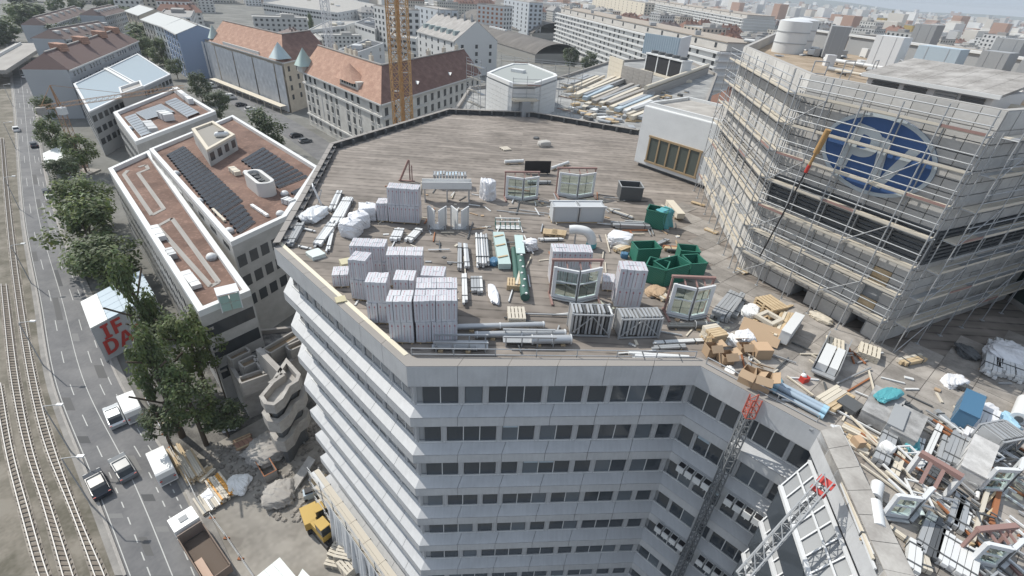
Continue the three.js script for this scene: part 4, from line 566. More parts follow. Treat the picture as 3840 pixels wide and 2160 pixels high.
// things on the tower roof
{
  const e = facePt(T1, T2, 0, 0, 0), u = v([T2[0] - T1[0], 0, T2[2] - T1[2]]).normalize(), nIn = V(u.z, 0, -u.x), at = (s, d, y) => v(T1).setY(y).addScaledVector(u, s).addScaledVector(nIn, d);
  const ph = thing('roof_penthouse', 'low plant house with sloping pale sheet roof on the clad tower', 'plant house');
  part(ph, 'wall', (() => { const a = at(2.6, 2.2, 0), b = at(9.6, 2.2, 0), c = at(9.6, 7, 0), d = at(2.6, 7, 0); return prism([a, b, c, d].map(p => [p.x, p.z]), 48.7, 49.95); })(), M.alu);
  for (let k = 0; k < 7; k++) part(ph, 'roof_sheet', uvm(slab(at(2.3 + k * 1.1, 1.9, 50.1), at(2.3 + (k + 1) * 1.1 - 0.02, 1.9, 50.1), at(2.3 + (k + 1) * 1.1 - 0.02, 8, 50.9), at(2.3 + k * 1.1, 8, 50.9), 0.16)), M.dustRoof);
  part(ph, 'eave', beam(at(2.3, 1.85, 49.98), at(10, 1.85, 49.98), 0.14, 0.22), M.white);
  for (const [s, w, m] of [[3.8, 1.6, M.dsteel], [5.6, 1.3, M.dsteel], [7.3, 1.2, M.grey], [8.7, 1.2, M.dsteel]]) { const p = at(s, 2.12, 49.6); for (let q = 0; q < 5; q++) slotBox(ph, 'louvre', m, w, 0.14, 0.1, p.x, 48.95 + q * 0.18, p.z, Math.atan2(-u.z, u.x)); }
  const tk = thing('water_tank', 'big white cylindrical tank behind the tower parapet', 'tank', [29.8, 48.67, -64]); part(tk, 'shell', cyl(1.7, 3.2, 0, 0, 0, 24), M.white); part(tk, 'band', [cyl(1.74, 0.1, 0, 1.0, 0, 24), cyl(1.74, 0.1, 0, 2.1, 0, 24)], M.galv); part(tk, 'lid', (() => { const g = new THREE.SphereGeometry(2.6, 20, 6, 0, 6.283, 0, 0.712); g.scale(1, 0.4, 1); g.translate(0, 2.42, 0); return g; })(), M.alu);
  const tk2 = dup(tk, [33.5, 48.67, -70], 0, 'second white cylindrical tank, half hidden by the first tank');
  const unit = (lab, p, w, h, d, m, turn = -1) => { const t = thing('plant_unit', lab, 'plant unit', p, turn); part(t, 'cabinet', box(w, h, d, 0, h / 2 + 0.15, 0), m); part(t, 'base_rail', box(w * 0.9, 0.15, d * 0.9, 0, 0.075, 0), M.dgrey); for (const k of [-0.25, 0.25]) part(t, 'seam', box(0.04, h * 0.96, d * 1.02, k * w, h / 2 + 0.15, 0), M.galv); return t; };
  unit('grey ventilation cabinet next to the white tank', [33, 48.67, -60.5], 1.8, 3.0, 1.8, M.grey, -0.4);
  unit('tall grey cabinet behind the sloping roof, near its upper end', [33.5, 48.67, -52], 2.4, 2.8, 1.6, M.alu);
  unit('wide pale cabinet with arched ducts behind the sloping roof', [35.8, 48.67, -48.5], 3.2, 2.4, 1.8, M.blueg);
  unit('grey cabinet behind the middle of the sloping roof', [37.4, 48.67, -44.5], 1.8, 2.6, 2, M.grey);
  unit('grey louvred cabinet at the lower end of the sloping roof', [38.5, 48.67, -41], 3, 2.3, 2, M.grey);
  unit('tall grey shaft with vertical seams above the pale rim wall', [46, 48.67, -66], 2.2, 3.6, 2, M.grey);
  unit('second tall grey shaft with vertical seams', [46, 48.67, -54], 2.2, 3.2, 2, M.grey);
  unit('third tall grey shaft by the white posts', [46.5, 48.67, -45], 2.2, 2.8, 2, M.grey);
  for (const [a, b, r, lab, m] of [[[26.5, 49.1, -36], [30.5, 49.1, -31], 0.3, 'beige duct pipe at the lower gravel end of the tower roof', M.cream], [[31, 49.2, -38], [35, 49.2, -34], 0.35, 'pale curved duct pipe beside the sheet roof end', M.white], [[30, 49, -56], [34, 49, -50], 0.2, 'white pipe lying on the gravel near the tank', M.white], [[26.5, 49, -47], [29, 49, -43], 0.12, 'bundle of pale battens on the tower gravel roof', M.plank]]) { const t = thing('roof_pipe', lab, 'pipe'); part(t, 'pipe', pipe(a, b, r, 12), m); part(t, 'collar', pipe(mix3(a, b, 0.45), mix3(a, b, 0.55), r * 1.15, 12), M.galv); part(t, 'foot', [beam(mix3(a, b, 0.2), [mix3(a, b, 0.2)[0], 48.7, mix3(a, b, 0.2)[2]], 0.1), beam(mix3(a, b, 0.8), [mix3(a, b, 0.8)[0], 48.7, mix3(a, b, 0.8)[2]], 0.1)], M.dgrey); }
  const rim = thing('rim_wall', 'white topped screen wall along the back of the tower roof', 'wall'); for (let k = 0; k < 6; k++) { const a = mix3([34, 0, -75], [46, 0, -38], k / 6 + 0.004), b = mix3([34, 0, -75], [46, 0, -38], (k + 1) / 6 - 0.004); part(rim, 'wall_panel', beam([a[0] + 3, 49.6, a[2]], [b[0] + 3, 49.6, b[2]], 0.3, 1.9), M.grey); part(rim, 'coping', beam([a[0] + 3, 50.65, a[2]], [b[0] + 3, 50.65, b[2]], 0.7, 0.22), M.white); }
  const pole = thing('flue_pipe', 'tall white flue pipe at the outer corner of the tower roof', 'flue', [36.5, 48.66, -33.6]); part(pole, 'pipe', cyl(0.16, 4.2, 0, 0, 0, 12), M.white); part(pole, 'collar', cyl(0.3, 0.3, 0, 0, 0, 12), M.galv);
  for (let k = 0; k < 5; k++) { const t = thing('roof_frame', 'galvanised guard frame on the tower edge', 'guard frame', at(-0.5 + k * 0.15, 1.6 + k * 3.4, 48.66).toArray(), 0.4 * k, 'guard frames on the tower edge'); part(t, 'hoop', [pipe([-0.5, 0, 0], [-0.5, 1.7, 0], 0.04), pipe([0.5, 0, 0], [0.5, 1.7, 0], 0.04), pipe([-0.5, 1.7, 0], [0.5, 1.7, 0], 0.04)], M.galv); part(t, 'rail', pipe([-0.5, 0.9, 0], [0.5, 0.9, 0], 0.035), M.galv); }
  // crane hook rope with weathered hook block hanging in front of the tower
  const hk = thing('crane_rope', 'taut crane rope ending in a weathered orange hook block before the emblem', 'crane rope'), ra = facePt(T1, T2, 1.9, 36.6, 1.6), rb = facePt(T1, T2, 3.1, 44.2, 1.9), rc = facePt(T1, T2, 3.5, 46.9, 2.0); part(hk, 'rope', pipe(ra, rb, 0.055), M.black); part(hk, 'hook_block', [pipe(rb, mix3(rb, rc, 0.5), 0.1, 8), pipe(mix3(rb, rc, 0.4), rc, 0.19, 8)], mat(0.4, 0.24, 0.1, 0.8)); part(hk, 'shackle', pipe(mix3(rb, rc, -0.12), mix3(rb, rc, 0.08), 0.12, 8), M.red);
}
// ---------- white window box, stair octagon, annex ----------
{
  const A = [15.2,34,-65.21], B = [22.83,34,-56.59], th = Math.atan2(-(B[2] - A[2]), B[0] - A[0]), wb = thing('window_box', 'smooth white rendered box with a five paned timber window', 'building'), q = (s, y, o) => facePt(A, B, s, y, o), L = dist(A, B);
  const bk = [q(0, 0, 0), q(L, 0, 0), q(L, 0, -9), q(0, 0, -9)].map(p => [p[0], p[2]]);
  part(wb, 'wall', (() => { const s = new THREE.Shape(bk.map(p => new THREE.Vector2(p[0], -p[1]))); const g = new THREE.ExtrudeGeometry(s, { depth: 6.9, bevelSize: 0.12, bevelThickness: 0.15, bevelSegments: 3 }); g.rotateX(-Math.PI / 2); g.translate(0, 34.55, 0); return g; })(), tmat(mott([0.62, 0.63, 0.63], [0.7, 0.71, 0.71], 6), 0.7));
  part(wb, 'plinth', prism(inset(bk, 0.3), 34.01, 34.5), M.dgrey);
  part(wb, 'roof_rim', wallRing(inset(bk, 0.2), 0.3, 41.6, 42.0), M.white); part(wb, 'roof', uvm(sheet(inset(bk, 0.5), 41.64)), M.conc);
  const s0 = 1.7, s1 = 9.0, y0 = 35.1, y1 = 38.1, wm = mat(0.34, 0.25, 0.15, 0.7);
  for (let k = 0; k < 5; k++) { const a = lerp(s0, s1, k / 5), b = lerp(s0, s1, (k + 1) / 5), c = q((a + b) / 2, (y0 + y1) / 2, 0.14), w = slotBox(wb, 'window_pane', mat(0.09, 0.105, 0.095, 0.15), b - a - 0.12, y1 - y0, 0.05, c[0], c[1], c[2], th), m = q(b, (y0 + y1) / 2, 0.18); slotBox(wb, 'window_post', wm, 0.2, y1 - y0 + 0.3, 0.16, m[0], m[1], m[2], th); }
  for (const y of [y0 - 0.08, y1 + 0.08]) { const c = q((s0 + s1) / 2, y, 0.19); slotBox(wb, 'window_rail', wm, s1 - s0 + 0.4, 0.22, 0.17, c[0], c[1], c[2], th); }
  { const c = q(s0, (y0 + y1) / 2, 0.18); slotBox(wb, 'window_post', wm, 0.2, y1 - y0 + 0.3, 0.16, c[0], c[1], c[2], th); }
  // stair octagon
  const oc = [[-7.4,39,-98.25], [-5.73,39,-104.91], [-3.22,39,-112.35], [0.35,39,-113.7], [5.58,39,-102.65], [5.74,39,-100.22], [1.44,39,-90.35], [-2.22,39,-88.91]].map(p => [p[0], p[2]]), st = thing('stair_tower', 'white panelled many sided stair tower with flat green roof', 'building');
  { const q = inset(oc, 0.16), A = [q[6][0], 0, q[6][1]], B = [q[7][0], 0, q[7][1]], Lq = dist(A, B), n0 = [[-0.75, 0], [-0.75, -2], [0.75, -2], [0.75, 0]].map(([f, o]) => { const p = facePt(A, B, Lq / 2 + f, 0, o); return [p[0], p[2]]; }); // recessed doorway
    part(st, 'core_wall', prism(q, 36.4, 38.9), M.grey); part(st, 'core_base', prism([...q.slice(0, 7), ...n0, q[7]], 30, 36.38), M.grey); }
  for (let i = 0; i < oc.length; i++) { const a = [oc[i][0], 0, oc[i][1]], b = [oc[(i + 1) % 8][0], 0, oc[(i + 1) % 8][1]], Lh = dist(a, b), nc = Math.max(1, Math.round(Lh / 1.5)), t2 = Math.atan2(-(b[2] - a[2]), b[0] - a[0]); for (let c = 0; c < nc; c++) for (let r = 0; r < 9; r++) { if (i === 6 && r < 6 && Math.abs((c + 0.5) * Lh / nc - Lh / 2) < 1.1) continue; const p = facePt(a, b, (c + 0.5) * Lh / nc, 31.6 + r * 0.78, 0); slotBox(st, 'wall_panel', M.white, Lh / nc - 0.03, 0.75, 0.12, p[0], p[1], p[2], t2); } }
  for (const g of wallRing(oc, 0.55, 38.5, 39.1)) part(st, 'rim', g, M.paint);
  part(st, 'roof', uvm(sheet(inset(oc, 0.4), 38.93)), mat(0.33, 0.35, 0.34, 0.85));
  { const a = [oc[7][0], 0, oc[7][1]], b = [oc[6][0], 0, oc[6][1]], p = facePt(a, b, dist(a, b) / 2, 33.2, 0.08), t2 = Math.atan2(-(b[2] - a[2]), b[0] - a[0]); const c = facePt(a, b, dist(a, b) / 2, 36.6, 0.7); slotBox(st, 'door_canopy', M.cream, 4.2, 0.4, 1.4, c[0], 36.6, c[2], t2); }
  part(st, 'roof_hatch', box(2.6, 0.5, 1.4, (oc[2][0] + oc[6][0]) / 2 - 0.8, 39.2, (oc[2][1] + oc[6][1]) / 2 - 1, -0.5), M.white);
  // annex roof behind
  const ax = [[3.62,33,-91.53], [19.31,33,-82.68], [32.56,33,-95.21], [57.98,33,-164.43], [57.61,33,-204.28], [27.18,33,-178.25], [8.67,33,-138.88], [-12.52,33,-115.8], [-12.82,33,-92.19]], an = thing('annex_building', 'lower grey flat roofed annex behind the main roof edge', 'building');
  part(an, 'wall', prism(ax.map(p => [p[0], p[2]]), 0.02, 32.4), M.grey); part(an, 'roof', uvm(prism(inset(ax, -0.3), 32.42, 32.6)), tmat(mott([0.2, 0.2, 0.2], [0.36, 0.36, 0.35], 14, { k: 2.2 }), 0.95));
  for (const g of wallRing(ax.map(p => [p[0], p[2]]), 0.5, 32.6, 33.3)) part(an, 'parapet', g, M.conc);
  const sw = thing('screen_wall', 'angled pale concrete screen wall around the chiller on the annex roof', 'wall'), sp = [[22.14,32.6,-147.1], [24.59,32.6,-139.3], [30.46,32.6,-130.05]];
  for (let i = 0; i < 2; i++) for (let r = 0; r < 5; r++) for (let c = 0; c < 5; c++) { const a = mix3(sp[i], sp[i + 1], c / 5 + 0.003), b = mix3(sp[i], sp[i + 1], (c + 1) / 5 - 0.003), hh = i ? 0.85 : 1.1; part(sw, 'wall_panel', beam([a[0], 33.1 + r * hh, a[2]], [b[0], 33.1 + r * hh, b[2]], 0.4, hh - 0.03), i ? M.conc : M.cream); }
  const ch = thing('chiller', 'black finned chiller with white posts and four fans on top', 'chiller'), ca = [36.58,32.7,-163.2], cb = [43.27,32.7,-148.2], cL = dist(ca, cb), cth = Math.atan2(-(cb[2] - ca[2]), cb[0] - ca[0]);
  { const m = mid(ca, cb); for (let k = 0; k < 3; k++) { const p = mix3(ca, cb, (k + 0.5) / 3); slotBox(ch, 'coil', M.black, cL / 3 - 0.5, 4, 3, p[0], 35.4, p[2], cth); } for (let k = 0; k < 4; k++) { const p = mix3(ca, cb, k / 3); slotBox(ch, 'post', M.white, 0.4, 5, 3.2, p[0], 35.3, p[2], cth); } slotBox(ch, 'top_deck', M.white, cL + 0.6, 0.35, 3.6, m[0], 37.8, m[2], cth); slotBox(ch, 'base', M.cream, cL + 3, 0.6, 4, m[0], 32.95, m[2], cth); for (let k = 0; k < 5; k++) { const p = mix3(ca, cb, (k + 0.5) / 5); part(ch, 'fan', [cyl(1.1, 0.7, p[0], 38, p[2], 14)], M.dgrey); } }
  const cs = thing('corrugated_screen', 'grey corrugated plant enclosure wall with scaffold poles on the annex', 'enclosure'), ka = [43.86,32.6,-212.07], kb = [53.92,32.6,-199.01]; for (let k = 0; k < 16; k++) { const a = mix3(ka, kb, k / 16 + 0.004), b = mix3(ka, kb, (k + 1) / 16 - 0.004); part(cs, 'sheet', [beam([a[0], 36.2, a[2]], [b[0], 36.2, b[2]], 0.3, 7), beam([a[0], 36.2, a[2] + 0.25], mix3([a[0], 36.2, a[2] + 0.25], [b[0], 36.2, b[2] + 0.25], 0.4), 0.3, 7)], M.blueg); } part(cs, 'end_wall', prism([[kb[0], kb[2]], [kb[0] + 8, kb[2] - 16], [kb[0] + 8.4, kb[2] - 16], [kb[0] + 0.5, kb[2]]], 32.7, 39.7), M.alu);
  const lw = thing('duct_wall', 'long low wall topped by a round pale duct on the annex roof', 'wall'), la = [26.87,33,-118.88], lb = [55.63,33,-167.51]; part(lw, 'wall', beam([la[0], 33.6, la[2]], [lb[0], 33.6, lb[2]], 0.8, 2), M.conc); part(lw, 'duct', pipe([la[0], 35.1, la[2]], [lb[0], 35.1, lb[2]], 0.5, 10), M.cream);
  // rows of beams, trays and planks on the annex roof
  const bl = [[[10.57,32.7,-115.1], [23.21,32.7,-142.61], M.plank], [[10.96,32.7,-112.36], [25.16,32.7,-141.34], M.cream], [[12.62,32.7,-111.53], [20.34,32.7,-126.46], M.blueg], [[14.35,32.7,-108.88], [26.46,32.7,-132.24], M.conc], [[15.57,32.7,-107.2], [26.89,32.7,-127.18], M.plank], [[17.36,32.7,-104.06], [27.96,32.7,-122.69], M.cream], [[18.14,32.7,-101.94], [28.51,32.7,-119.21], M.blueg], [[19.55,32.7,-100.77], [27.28,32.7,-113.11], M.white], [[19.61,32.7,-97.93], [28.97,32.7,-112.85], M.plank], [[20.05,32.7,-95.95], [28.66,32.7,-108.83], M.cream], [[9.74,32.7,-120.93], [18.7,32.7,-140.78], M.cream], [[9.39,32.7,-125.8], [15.92,32.7,-141.3], M.galv]];
  bl.flatMap(([a, b, m], i) => [[a, b, m], [[a[0] + 1.7, a[1], a[2] - 0.6], [b[0] + 1.7, b[1], b[2] - 0.4], [M.conc, M.galv, M.plank, M.grey][i % 4]]]).forEach(([a, b, m], i) => { const t = thing('stacked_beam', 'long construction beam lying among others on the annex roof', 'beam', [0, 0, 0], 0, 'beams on the annex roof'); part(t, 'beam', beam([a[0], 33.1 + rr(0, 0.5), a[2]], [b[0], 33.2 + rr(0, 0.5), b[2]], rr(0.5, 1.1), rr(0.4, 0.9)), m); part(t, 'bearer', [box(2, 0.3, 0.4, a[0], 32.75, a[2]), box(2, 0.3, 0.4, b[0], 32.75, b[2])], M.wood); });
  for (let k = 0; k < 80; k++) { const p = mix3(mix3([7.44,32.7,-99.81], [20.07,32.7,-86.51], rnd()), mix3([9.29,32.7,-124.06], [46.77,32.7,-139.9], rnd()), rr(0, 0.9)); const t = thing('roof_clutter', 'small loose building board on the annex roof', 'board', [p[0], 32.62, p[2]], rnd() * 6, 'loose boards on the annex roof'); part(t, 'board', box(rr(0.8, 3), rr(0.15, 0.7), rr(0.5, 1.4), 0, 0.3, 0), pick([M.plank, M.grey, M.galv, M.white, M.wood, M.dgrey, M.conc])); part(t, 'batten', [box(0.2, 0.06, 1, -0.4, 0.03, 0), box(0.2, 0.06, 1, 0.4, 0.03, 0)], M.wood); }
  // junk terrace behind the white box: sacks
  // scaffolds round the octagon and along the far roof edge
  scaffold('narrow scaffold stair at the shaded left side of the stair tower', [-9.65,33,-94.25], [-6.72,33,-89.89], 32.6, 4, 2.1, 2.2, 0.2, 1.2);
  scaffold('scaffold bay right of the white stair tower', [6.52,33,-93.82], [8.95,33,-92.08], 32.6, 3, 2.1, 2.2, 0.2, 1.2);
  scaffold('low scaffold walkway behind the white stair tower', [-6.13,33,-128.77], [13.16,33,-125.5], 32.6, 2, 2.4, 3.4, 0.2, 1.2);
  scaffold('scaffold bay before the stair tower doorway', [-2.38,34,-89.79], [2.33,34,-90.61], 34.02, 2, 2.4, 2.4, 0.3, 1.1);
}

{ // bits and pieces on the tower gravel roof
  const kinds = [['short pale pipe length on the tower gravel roof', 'tower roof pipes'], ['low metal box on the tower gravel roof', 'tower roof boxes'], ['loose board on the tower gravel roof', 'tower roof boards']];
  for (let i = 0; i < 54; i++) { const k = i % 3, x = rr(26, 40), z = -rr(34, 78), t = thing('roof_piece', kinds[k][0], 'roof piece', [x, 48.67, z], rnd() * 6, kinds[k][1]); if (x < 22 + (z + 56) * -0.02 || (x < 30 && z > -36)) t.position.x += 5; part(t, 'body', k === 0 ? pipe([-rr(0.5, 1.4), 0.25, 0], [rr(0.5, 1.4), 0.25, 0], rr(0.08, 0.22), 8) : k === 1 ? box(rr(0.4, 1.1), rr(0.4, 1.2), rr(0.4, 1.1), 0, 0.4, 0) : box(rr(0.8, 2), 0.12, rr(0.2, 0.5), 0, 0.1, 0), pick([M.white, M.galv, M.grey, M.cream, M.alu])); part(t, 'foot', box(0.5, 0.06, 0.5, 0, 0.03, 0), M.dgrey); }
}

// ---------- things on the roof ----------
// lighter concrete paving towards the tower: separate slabs where they are large in view
{
  const pv = thing('roof_paving', 'worn beige concrete paving slabs on the roof beside the tower', 'paving'), mm = [0.85, 1, 1.12].map(k => tmat(mott([0.22 * k, 0.2 * k, 0.18 * k], [0.36 * k, 0.33 * k, 0.3 * k], 5, { k: 2.2 }), 0.95)), o = V(13.6, 0, -25.2), ux = V(0.66, 0, 0.75), uz = V(0.75, 0, -0.66), inside = (p, q) => { let c = false; for (let i = 0, j = q.length - 1; i < q.length; j = i++) if ((q[i][1] > p.z) !== (q[j][1] > p.z) && p.x < (q[j][0] - q[i][0]) * (p.z - q[i][1]) / (q[j][1] - q[i][1]) + q[i][0]) c = !c; return c; };
  const zone = [[13.4, -23.8], [18.2, -19.2], [17.6, -8], [44, -8], [44, -32], [26, -26.5], [19, -36], [19.5, -52], [16.6, -52], [16.2, -38]], SZ = 2.05; let n = 0;
  for (let i = -12; i < 26; i++) for (let j = -14; j < 26; j++) { const p = o.clone().addScaledVector(ux, i * SZ).addScaledVector(uz, j * SZ); if (!inside(p, zone)) continue; if (n++ > 280) continue; part(pv, 'paving_slab', uvm(box(SZ - 0.03, 0.03, SZ - 0.03, p.x, RF + 0.02 + rr(0, 0.006), p.z, Math.atan2(-ux.z, ux.x))), pick(mm)); }
}
const packTex = makeTex(128, (u, w) => { const n = 0.92 + 0.12 * vn(u * 32, w * 32, 32); let c = [0.6 * n, 0.605 * n, 0.63 * n]; const col = Math.abs(u - 0.5); if (col < 0.07 && w > 0.12 && w < 0.88 && vn(3 + Math.floor(u * 40), w * 44, 64) > 0.42) c = [0.4, 0.2, 0.215]; if (col < 0.13 && w > 0.76 && w < 0.83) c = [0.4, 0.16, 0.18]; if (u < 0.03 || u > 0.97 || w < 0.015 || w > 0.985) c = c.map(q => q * 0.8); return c; });
const packMs = [[1, 1, 1], [0.9, 0.9, 0.92], [1.08, 1.07, 1.05]].map(c => tmat(packTex, 0.35, { color: C(...c.map(q => Math.min(1, q))) })), packG = new THREE.BoxGeometry(1, 1, 1), RT = RF + 0.005;
function edgeFrame(t, a, b) { t.position.set((a[0] + b[0]) / 2, RT, (a[2] + b[2]) / 2); t.rotation.y = Math.atan2(-(b[2] - a[2]), b[0] - a[0]); return dist(a, b); } // local x along the edge, -z behind it
function insStack(label, a, b, cols, tiers, h, depth = 1.3) {
  const t = thing('insulation_stack', label, 'insulation stack'), L = edgeFrame(t, a, b), n = cols * 4, hh = (h - 0.14) / tiers, jx = rr(-0.05, 0.05), jz = rr(-0.05, 0.05); t.rotation.y += rr(-0.04, 0.04); const pm0 = pick(packMs);
  part(t, 'pallet', [box(L, 0.03, depth, 0, 0.12, -depth / 2), ...[-0.4, 0, 0.4].map(k => box(0.1, 0.1, depth, k * L, 0.05, -depth / 2))], M.wood);
  for (let q = 0; q < tiers; q++) for (let r = 0; r < 2; r++) for (let c = 0; c < n; c++) { const m = setShadow(new THREE.Mesh(packG, rnd() < 0.8 ? pm0 : pick(packMs))); m.name = 'insulation_pack'; m.scale.set(L / n - 0.012, hh - 0.02, depth / 2 - 0.012); m.position.set((c + 0.5) * L / n - L / 2 + rr(-0.015, 0.015) + q * jx, 0.14 + hh * (q + 0.5) - (q === tiers - 1 ? rr(0, 0.03) : 0), -depth * (r + 0.5) / 2 + rr(-0.025, 0.025) + q * jz); m.rotation.set(rr(-0.012, 0.012), rr(-0.025, 0.025), rr(-0.012, 0.012)); t.add(m); }
  return t;
}
insStack('wrapped insulation stack at the roof edge corner beside the double stack', [-7.43,34,-24.32], [-5.93,34,-24.41], 1, 2, 3.30);
insStack('double width insulation stack closest to the long edge pipes', [-5.81,34,-24.5], [-3.23,34,-24.79], 2, 2, 3.30);
{ const s = insStack('double width insulation stack directly behind the one by the edge pipes', [-5.81,34,-24.5], [-3.23,34,-24.79], 2, 2, 3.34); s.translateZ(-1.42); s.translateX(0.05); }
insStack('insulation stack near the slanting edge board, second along that edge', [-9.31,34,-26.18], [-7.98,34,-26.28], 1, 2, 3.30);
insStack('insulation stack near the slanting edge board, next to the small pack pile', [-11.27,34,-28.87], [-10.05,34,-28.78], 1, 2, 3.30);
insStack('insulation stack in the middle of the group, between four others', [-7.7,34,-27.02], [-6.37,34,-27.08], 1, 2, 3.12);
insStack('insulation stack on the inner side of the group facing the profile bundles', [-6.11,34,-27.84], [-4.53,34,-27.94], 1, 2, 3.12);
insStack('double width insulation stack behind, beside the white bulk bags', [-12.12,34,-31.91], [-9.57,34,-32.02], 2, 2, 2.76);
insStack('double width insulation stack at the back of the main group', [-9.17,34,-30.87], [-6.61,34,-31.29], 2, 2, 2.76);
insStack('large insulation stack standing apart behind the group', [-11.91,34,-41.9], [-9.04,34,-42.02], 2, 2, 3.48);
insStack('low insulation pile leaning on the large separate stack', [-13,34,-42.01], [-12.01,34,-42.06], 1, 1, 1.9);
insStack('small low pile of insulation packs by the slanting roof edge', [-13.08,34,-30.21], [-11.97,34,-30.46], 1, 1, 1.15);
insStack('double width insulation stack behind a glazed frame, near the curved duct', [2.88,34,-32.7], [5.93,34,-33.07], 2, 2, 3.00);
insStack('tall single insulation stack between two glazed frames', [7.52,34,-30.19], [9.44,34,-30.18], 1, 2, 3.36);
insStack('single low insulation pack pile beside the tall single stack', [6.93,34,-32.53], [7.83,34,-32.42], 1, 1, 0.9);

// chevron glazed facade units in red-brown transport frames
function glassUnit(label, a, b, h, o = {}) {
  const t = thing('glazed_frame', label, 'facade element'), L = edgeFrame(t, a, b), W = L / 2, dz = 0.34 * W, fw = 0.16, rd = o.red ?? 1;
  if (o.tilt) t.rotation.x = o.tilt;
  for (const s of [-1, 1]) {
    const p0 = [s * W * 0.92, 0, -0.25 - dz], p1 = [0, 0, -0.25], P3 = (f, y) => [lerp(p0[0], p1[0], f), y, lerp(p0[2], p1[2], f)];
    const fr = part(t, 'element_frame', [beam(P3(0, 0.3), P3(1, 0.3), fw, 0.2), beam(P3(0, h * 0.86), P3(1, h * 0.86), fw, 0.2), beam(P3(0, 0.2), P3(0, h * 0.9), fw * 1.6, 0.16), beam(P3(0.98, 0.2), P3(0.98, h * 0.9), fw, 0.1), beam(P3(0, h * 0.52), P3(1, h * 0.52), 0.08, 0.09)], M.alu);
    part(t, 'glass_pane', beam(P3(0.05, h * 0.45), P3(0.95, h * 0.45), 0.03, h * 0.78), M.pane);
    part(t, 'frame_sill', beam(P3(-0.02, 0.12), P3(1, 0.12), 0.5, 0.08), M.steel);
  }
  if (rd) { for (const s of [-1, 1]) part(t, 'stillage_post', beam([s * W, 0, -dz - 0.75], [s * W, h, -dz - 0.75], 0.13), M.redst); part(t, 'stillage_beam', beam([-W * 1.06, h, -dz - 0.75], [W * 1.06, h, -dz - 0.75], 0.22, 0.16), M.redst); for (const k of [-0.45, 0.1, 0.5]) part(t, 'stillage_stay', beam([k * W, h * 0.95, -dz - 0.72], [k * W, h * 0.86, -dz * 0.55 - 0.3], 0.09), M.redst); for (const s of [-1, 1]) part(t, 'stillage_foot', beam([s * W, 0.07, -dz - 1.1], [s * W, 0.07, 0.15], 0.14), M.redst); }
  part(t, 'mullion', [beam([0, 0.2, -0.2], [0, h * 0.9, -0.2], 0.08), beam([-W * 0.45, 0.2, -0.3 - dz * 0.5], [-W * 0.45, h * 0.86, -0.3 - dz * 0.5], 0.05), beam([W * 0.45, 0.2, -0.3 - dz * 0.5], [W * 0.45, h * 0.86, -0.3 - dz * 0.5], 0.05)], M.dsteel);
  return t;
}
glassUnit('glazed chevron facade frame behind the strapped aluminium bundle', [4.4,34,-50.89], [8.53,34,-51.66], 3.0);
glassUnit('glazed chevron facade frame next to the black board and white tubes', [-1.26,34,-49.09], [2.26,34,-49.74], 2.8);
glassUnit('glazed chevron facade frame in front of the wrapped insulation stack', [3.01,34,-30.08], [6.58,34,-30.52], 3.0);
glassUnit('glazed chevron facade frame standing close to the green mesh boxes', [11.32,34,-29], [14.27,34,-29.16], 3.0);
glassUnit('empty chevron facade frame tipped over amid the clutter by the courtyard', [17.87,34,-13.76], [19.86,34,-14.3], 1.8, { red: 0, tilt: 0 });
glassUnit('glazed facade frame beside the long rusty beam', [23.62,34,-15.48], [25.72,34,-16.3], 2.0, { red: 0 });
glassUnit('glazed facade frame with red top beam at the outer end of the clutter', [20.3,34,-11.81], [22.1,34,-12.1], 1.7);

// generic long bundles
function bundle(name, label, cat, a, b, w, h, m, o = {}) {
  const t = thing(name, label, cat, [0, 0, 0], 0, o.group), L = dist(a, b); t.position.set((a[0] + b[0]) / 2, RT + (o.y || 0), (a[2] + b[2]) / 2); t.rotation.y = head(a, b);
  const n = o.n || Math.max(2, Math.round(w / 0.22)), rows = o.rows || Math.max(1, Math.round(h / 0.22)), bw = w / n, bh = h / rows;
  for (let r = 0; r < rows; r++) for (let c = 0; c < n; c++) { const l = L * rr(0.88, 1), x = (c + 0.5) * bw - w / 2, y = (r + 0.5) * bh + 0.08, z = rr(-0.04, 0.04) * L; part(t, o.part || 'profile', o.round ? pipe([x, y, z - l / 2], [x, y, z + l / 2], Math.min(bw, bh) * 0.47, 8) : box(bw * 0.9, bh * 0.88, l, x, y, z, rr(-0.02, 0.02)), Array.isArray(m) ? pick(m) : m); }
  part(t, 'bearer', [-0.32, 0.32].map(k => box(w * 1.1, 0.08, 0.1, 0, 0.04, k * L)), M.wood);
  if (!o.nostrap) for (const k of [-0.3, 0.3]) part(t, 'strap', box(w + 0.05, h + 0.06, 0.06, 0, h / 2 + 0.08, k * L), o.strap || M.dgrey);
  return t;
}
const pal = [M.alu, M.steel, M.white, M.galv], wod = [M.wood, M.plank, M.wood, M.cream];
const PB = 'profile bundle', TB = 'timber';
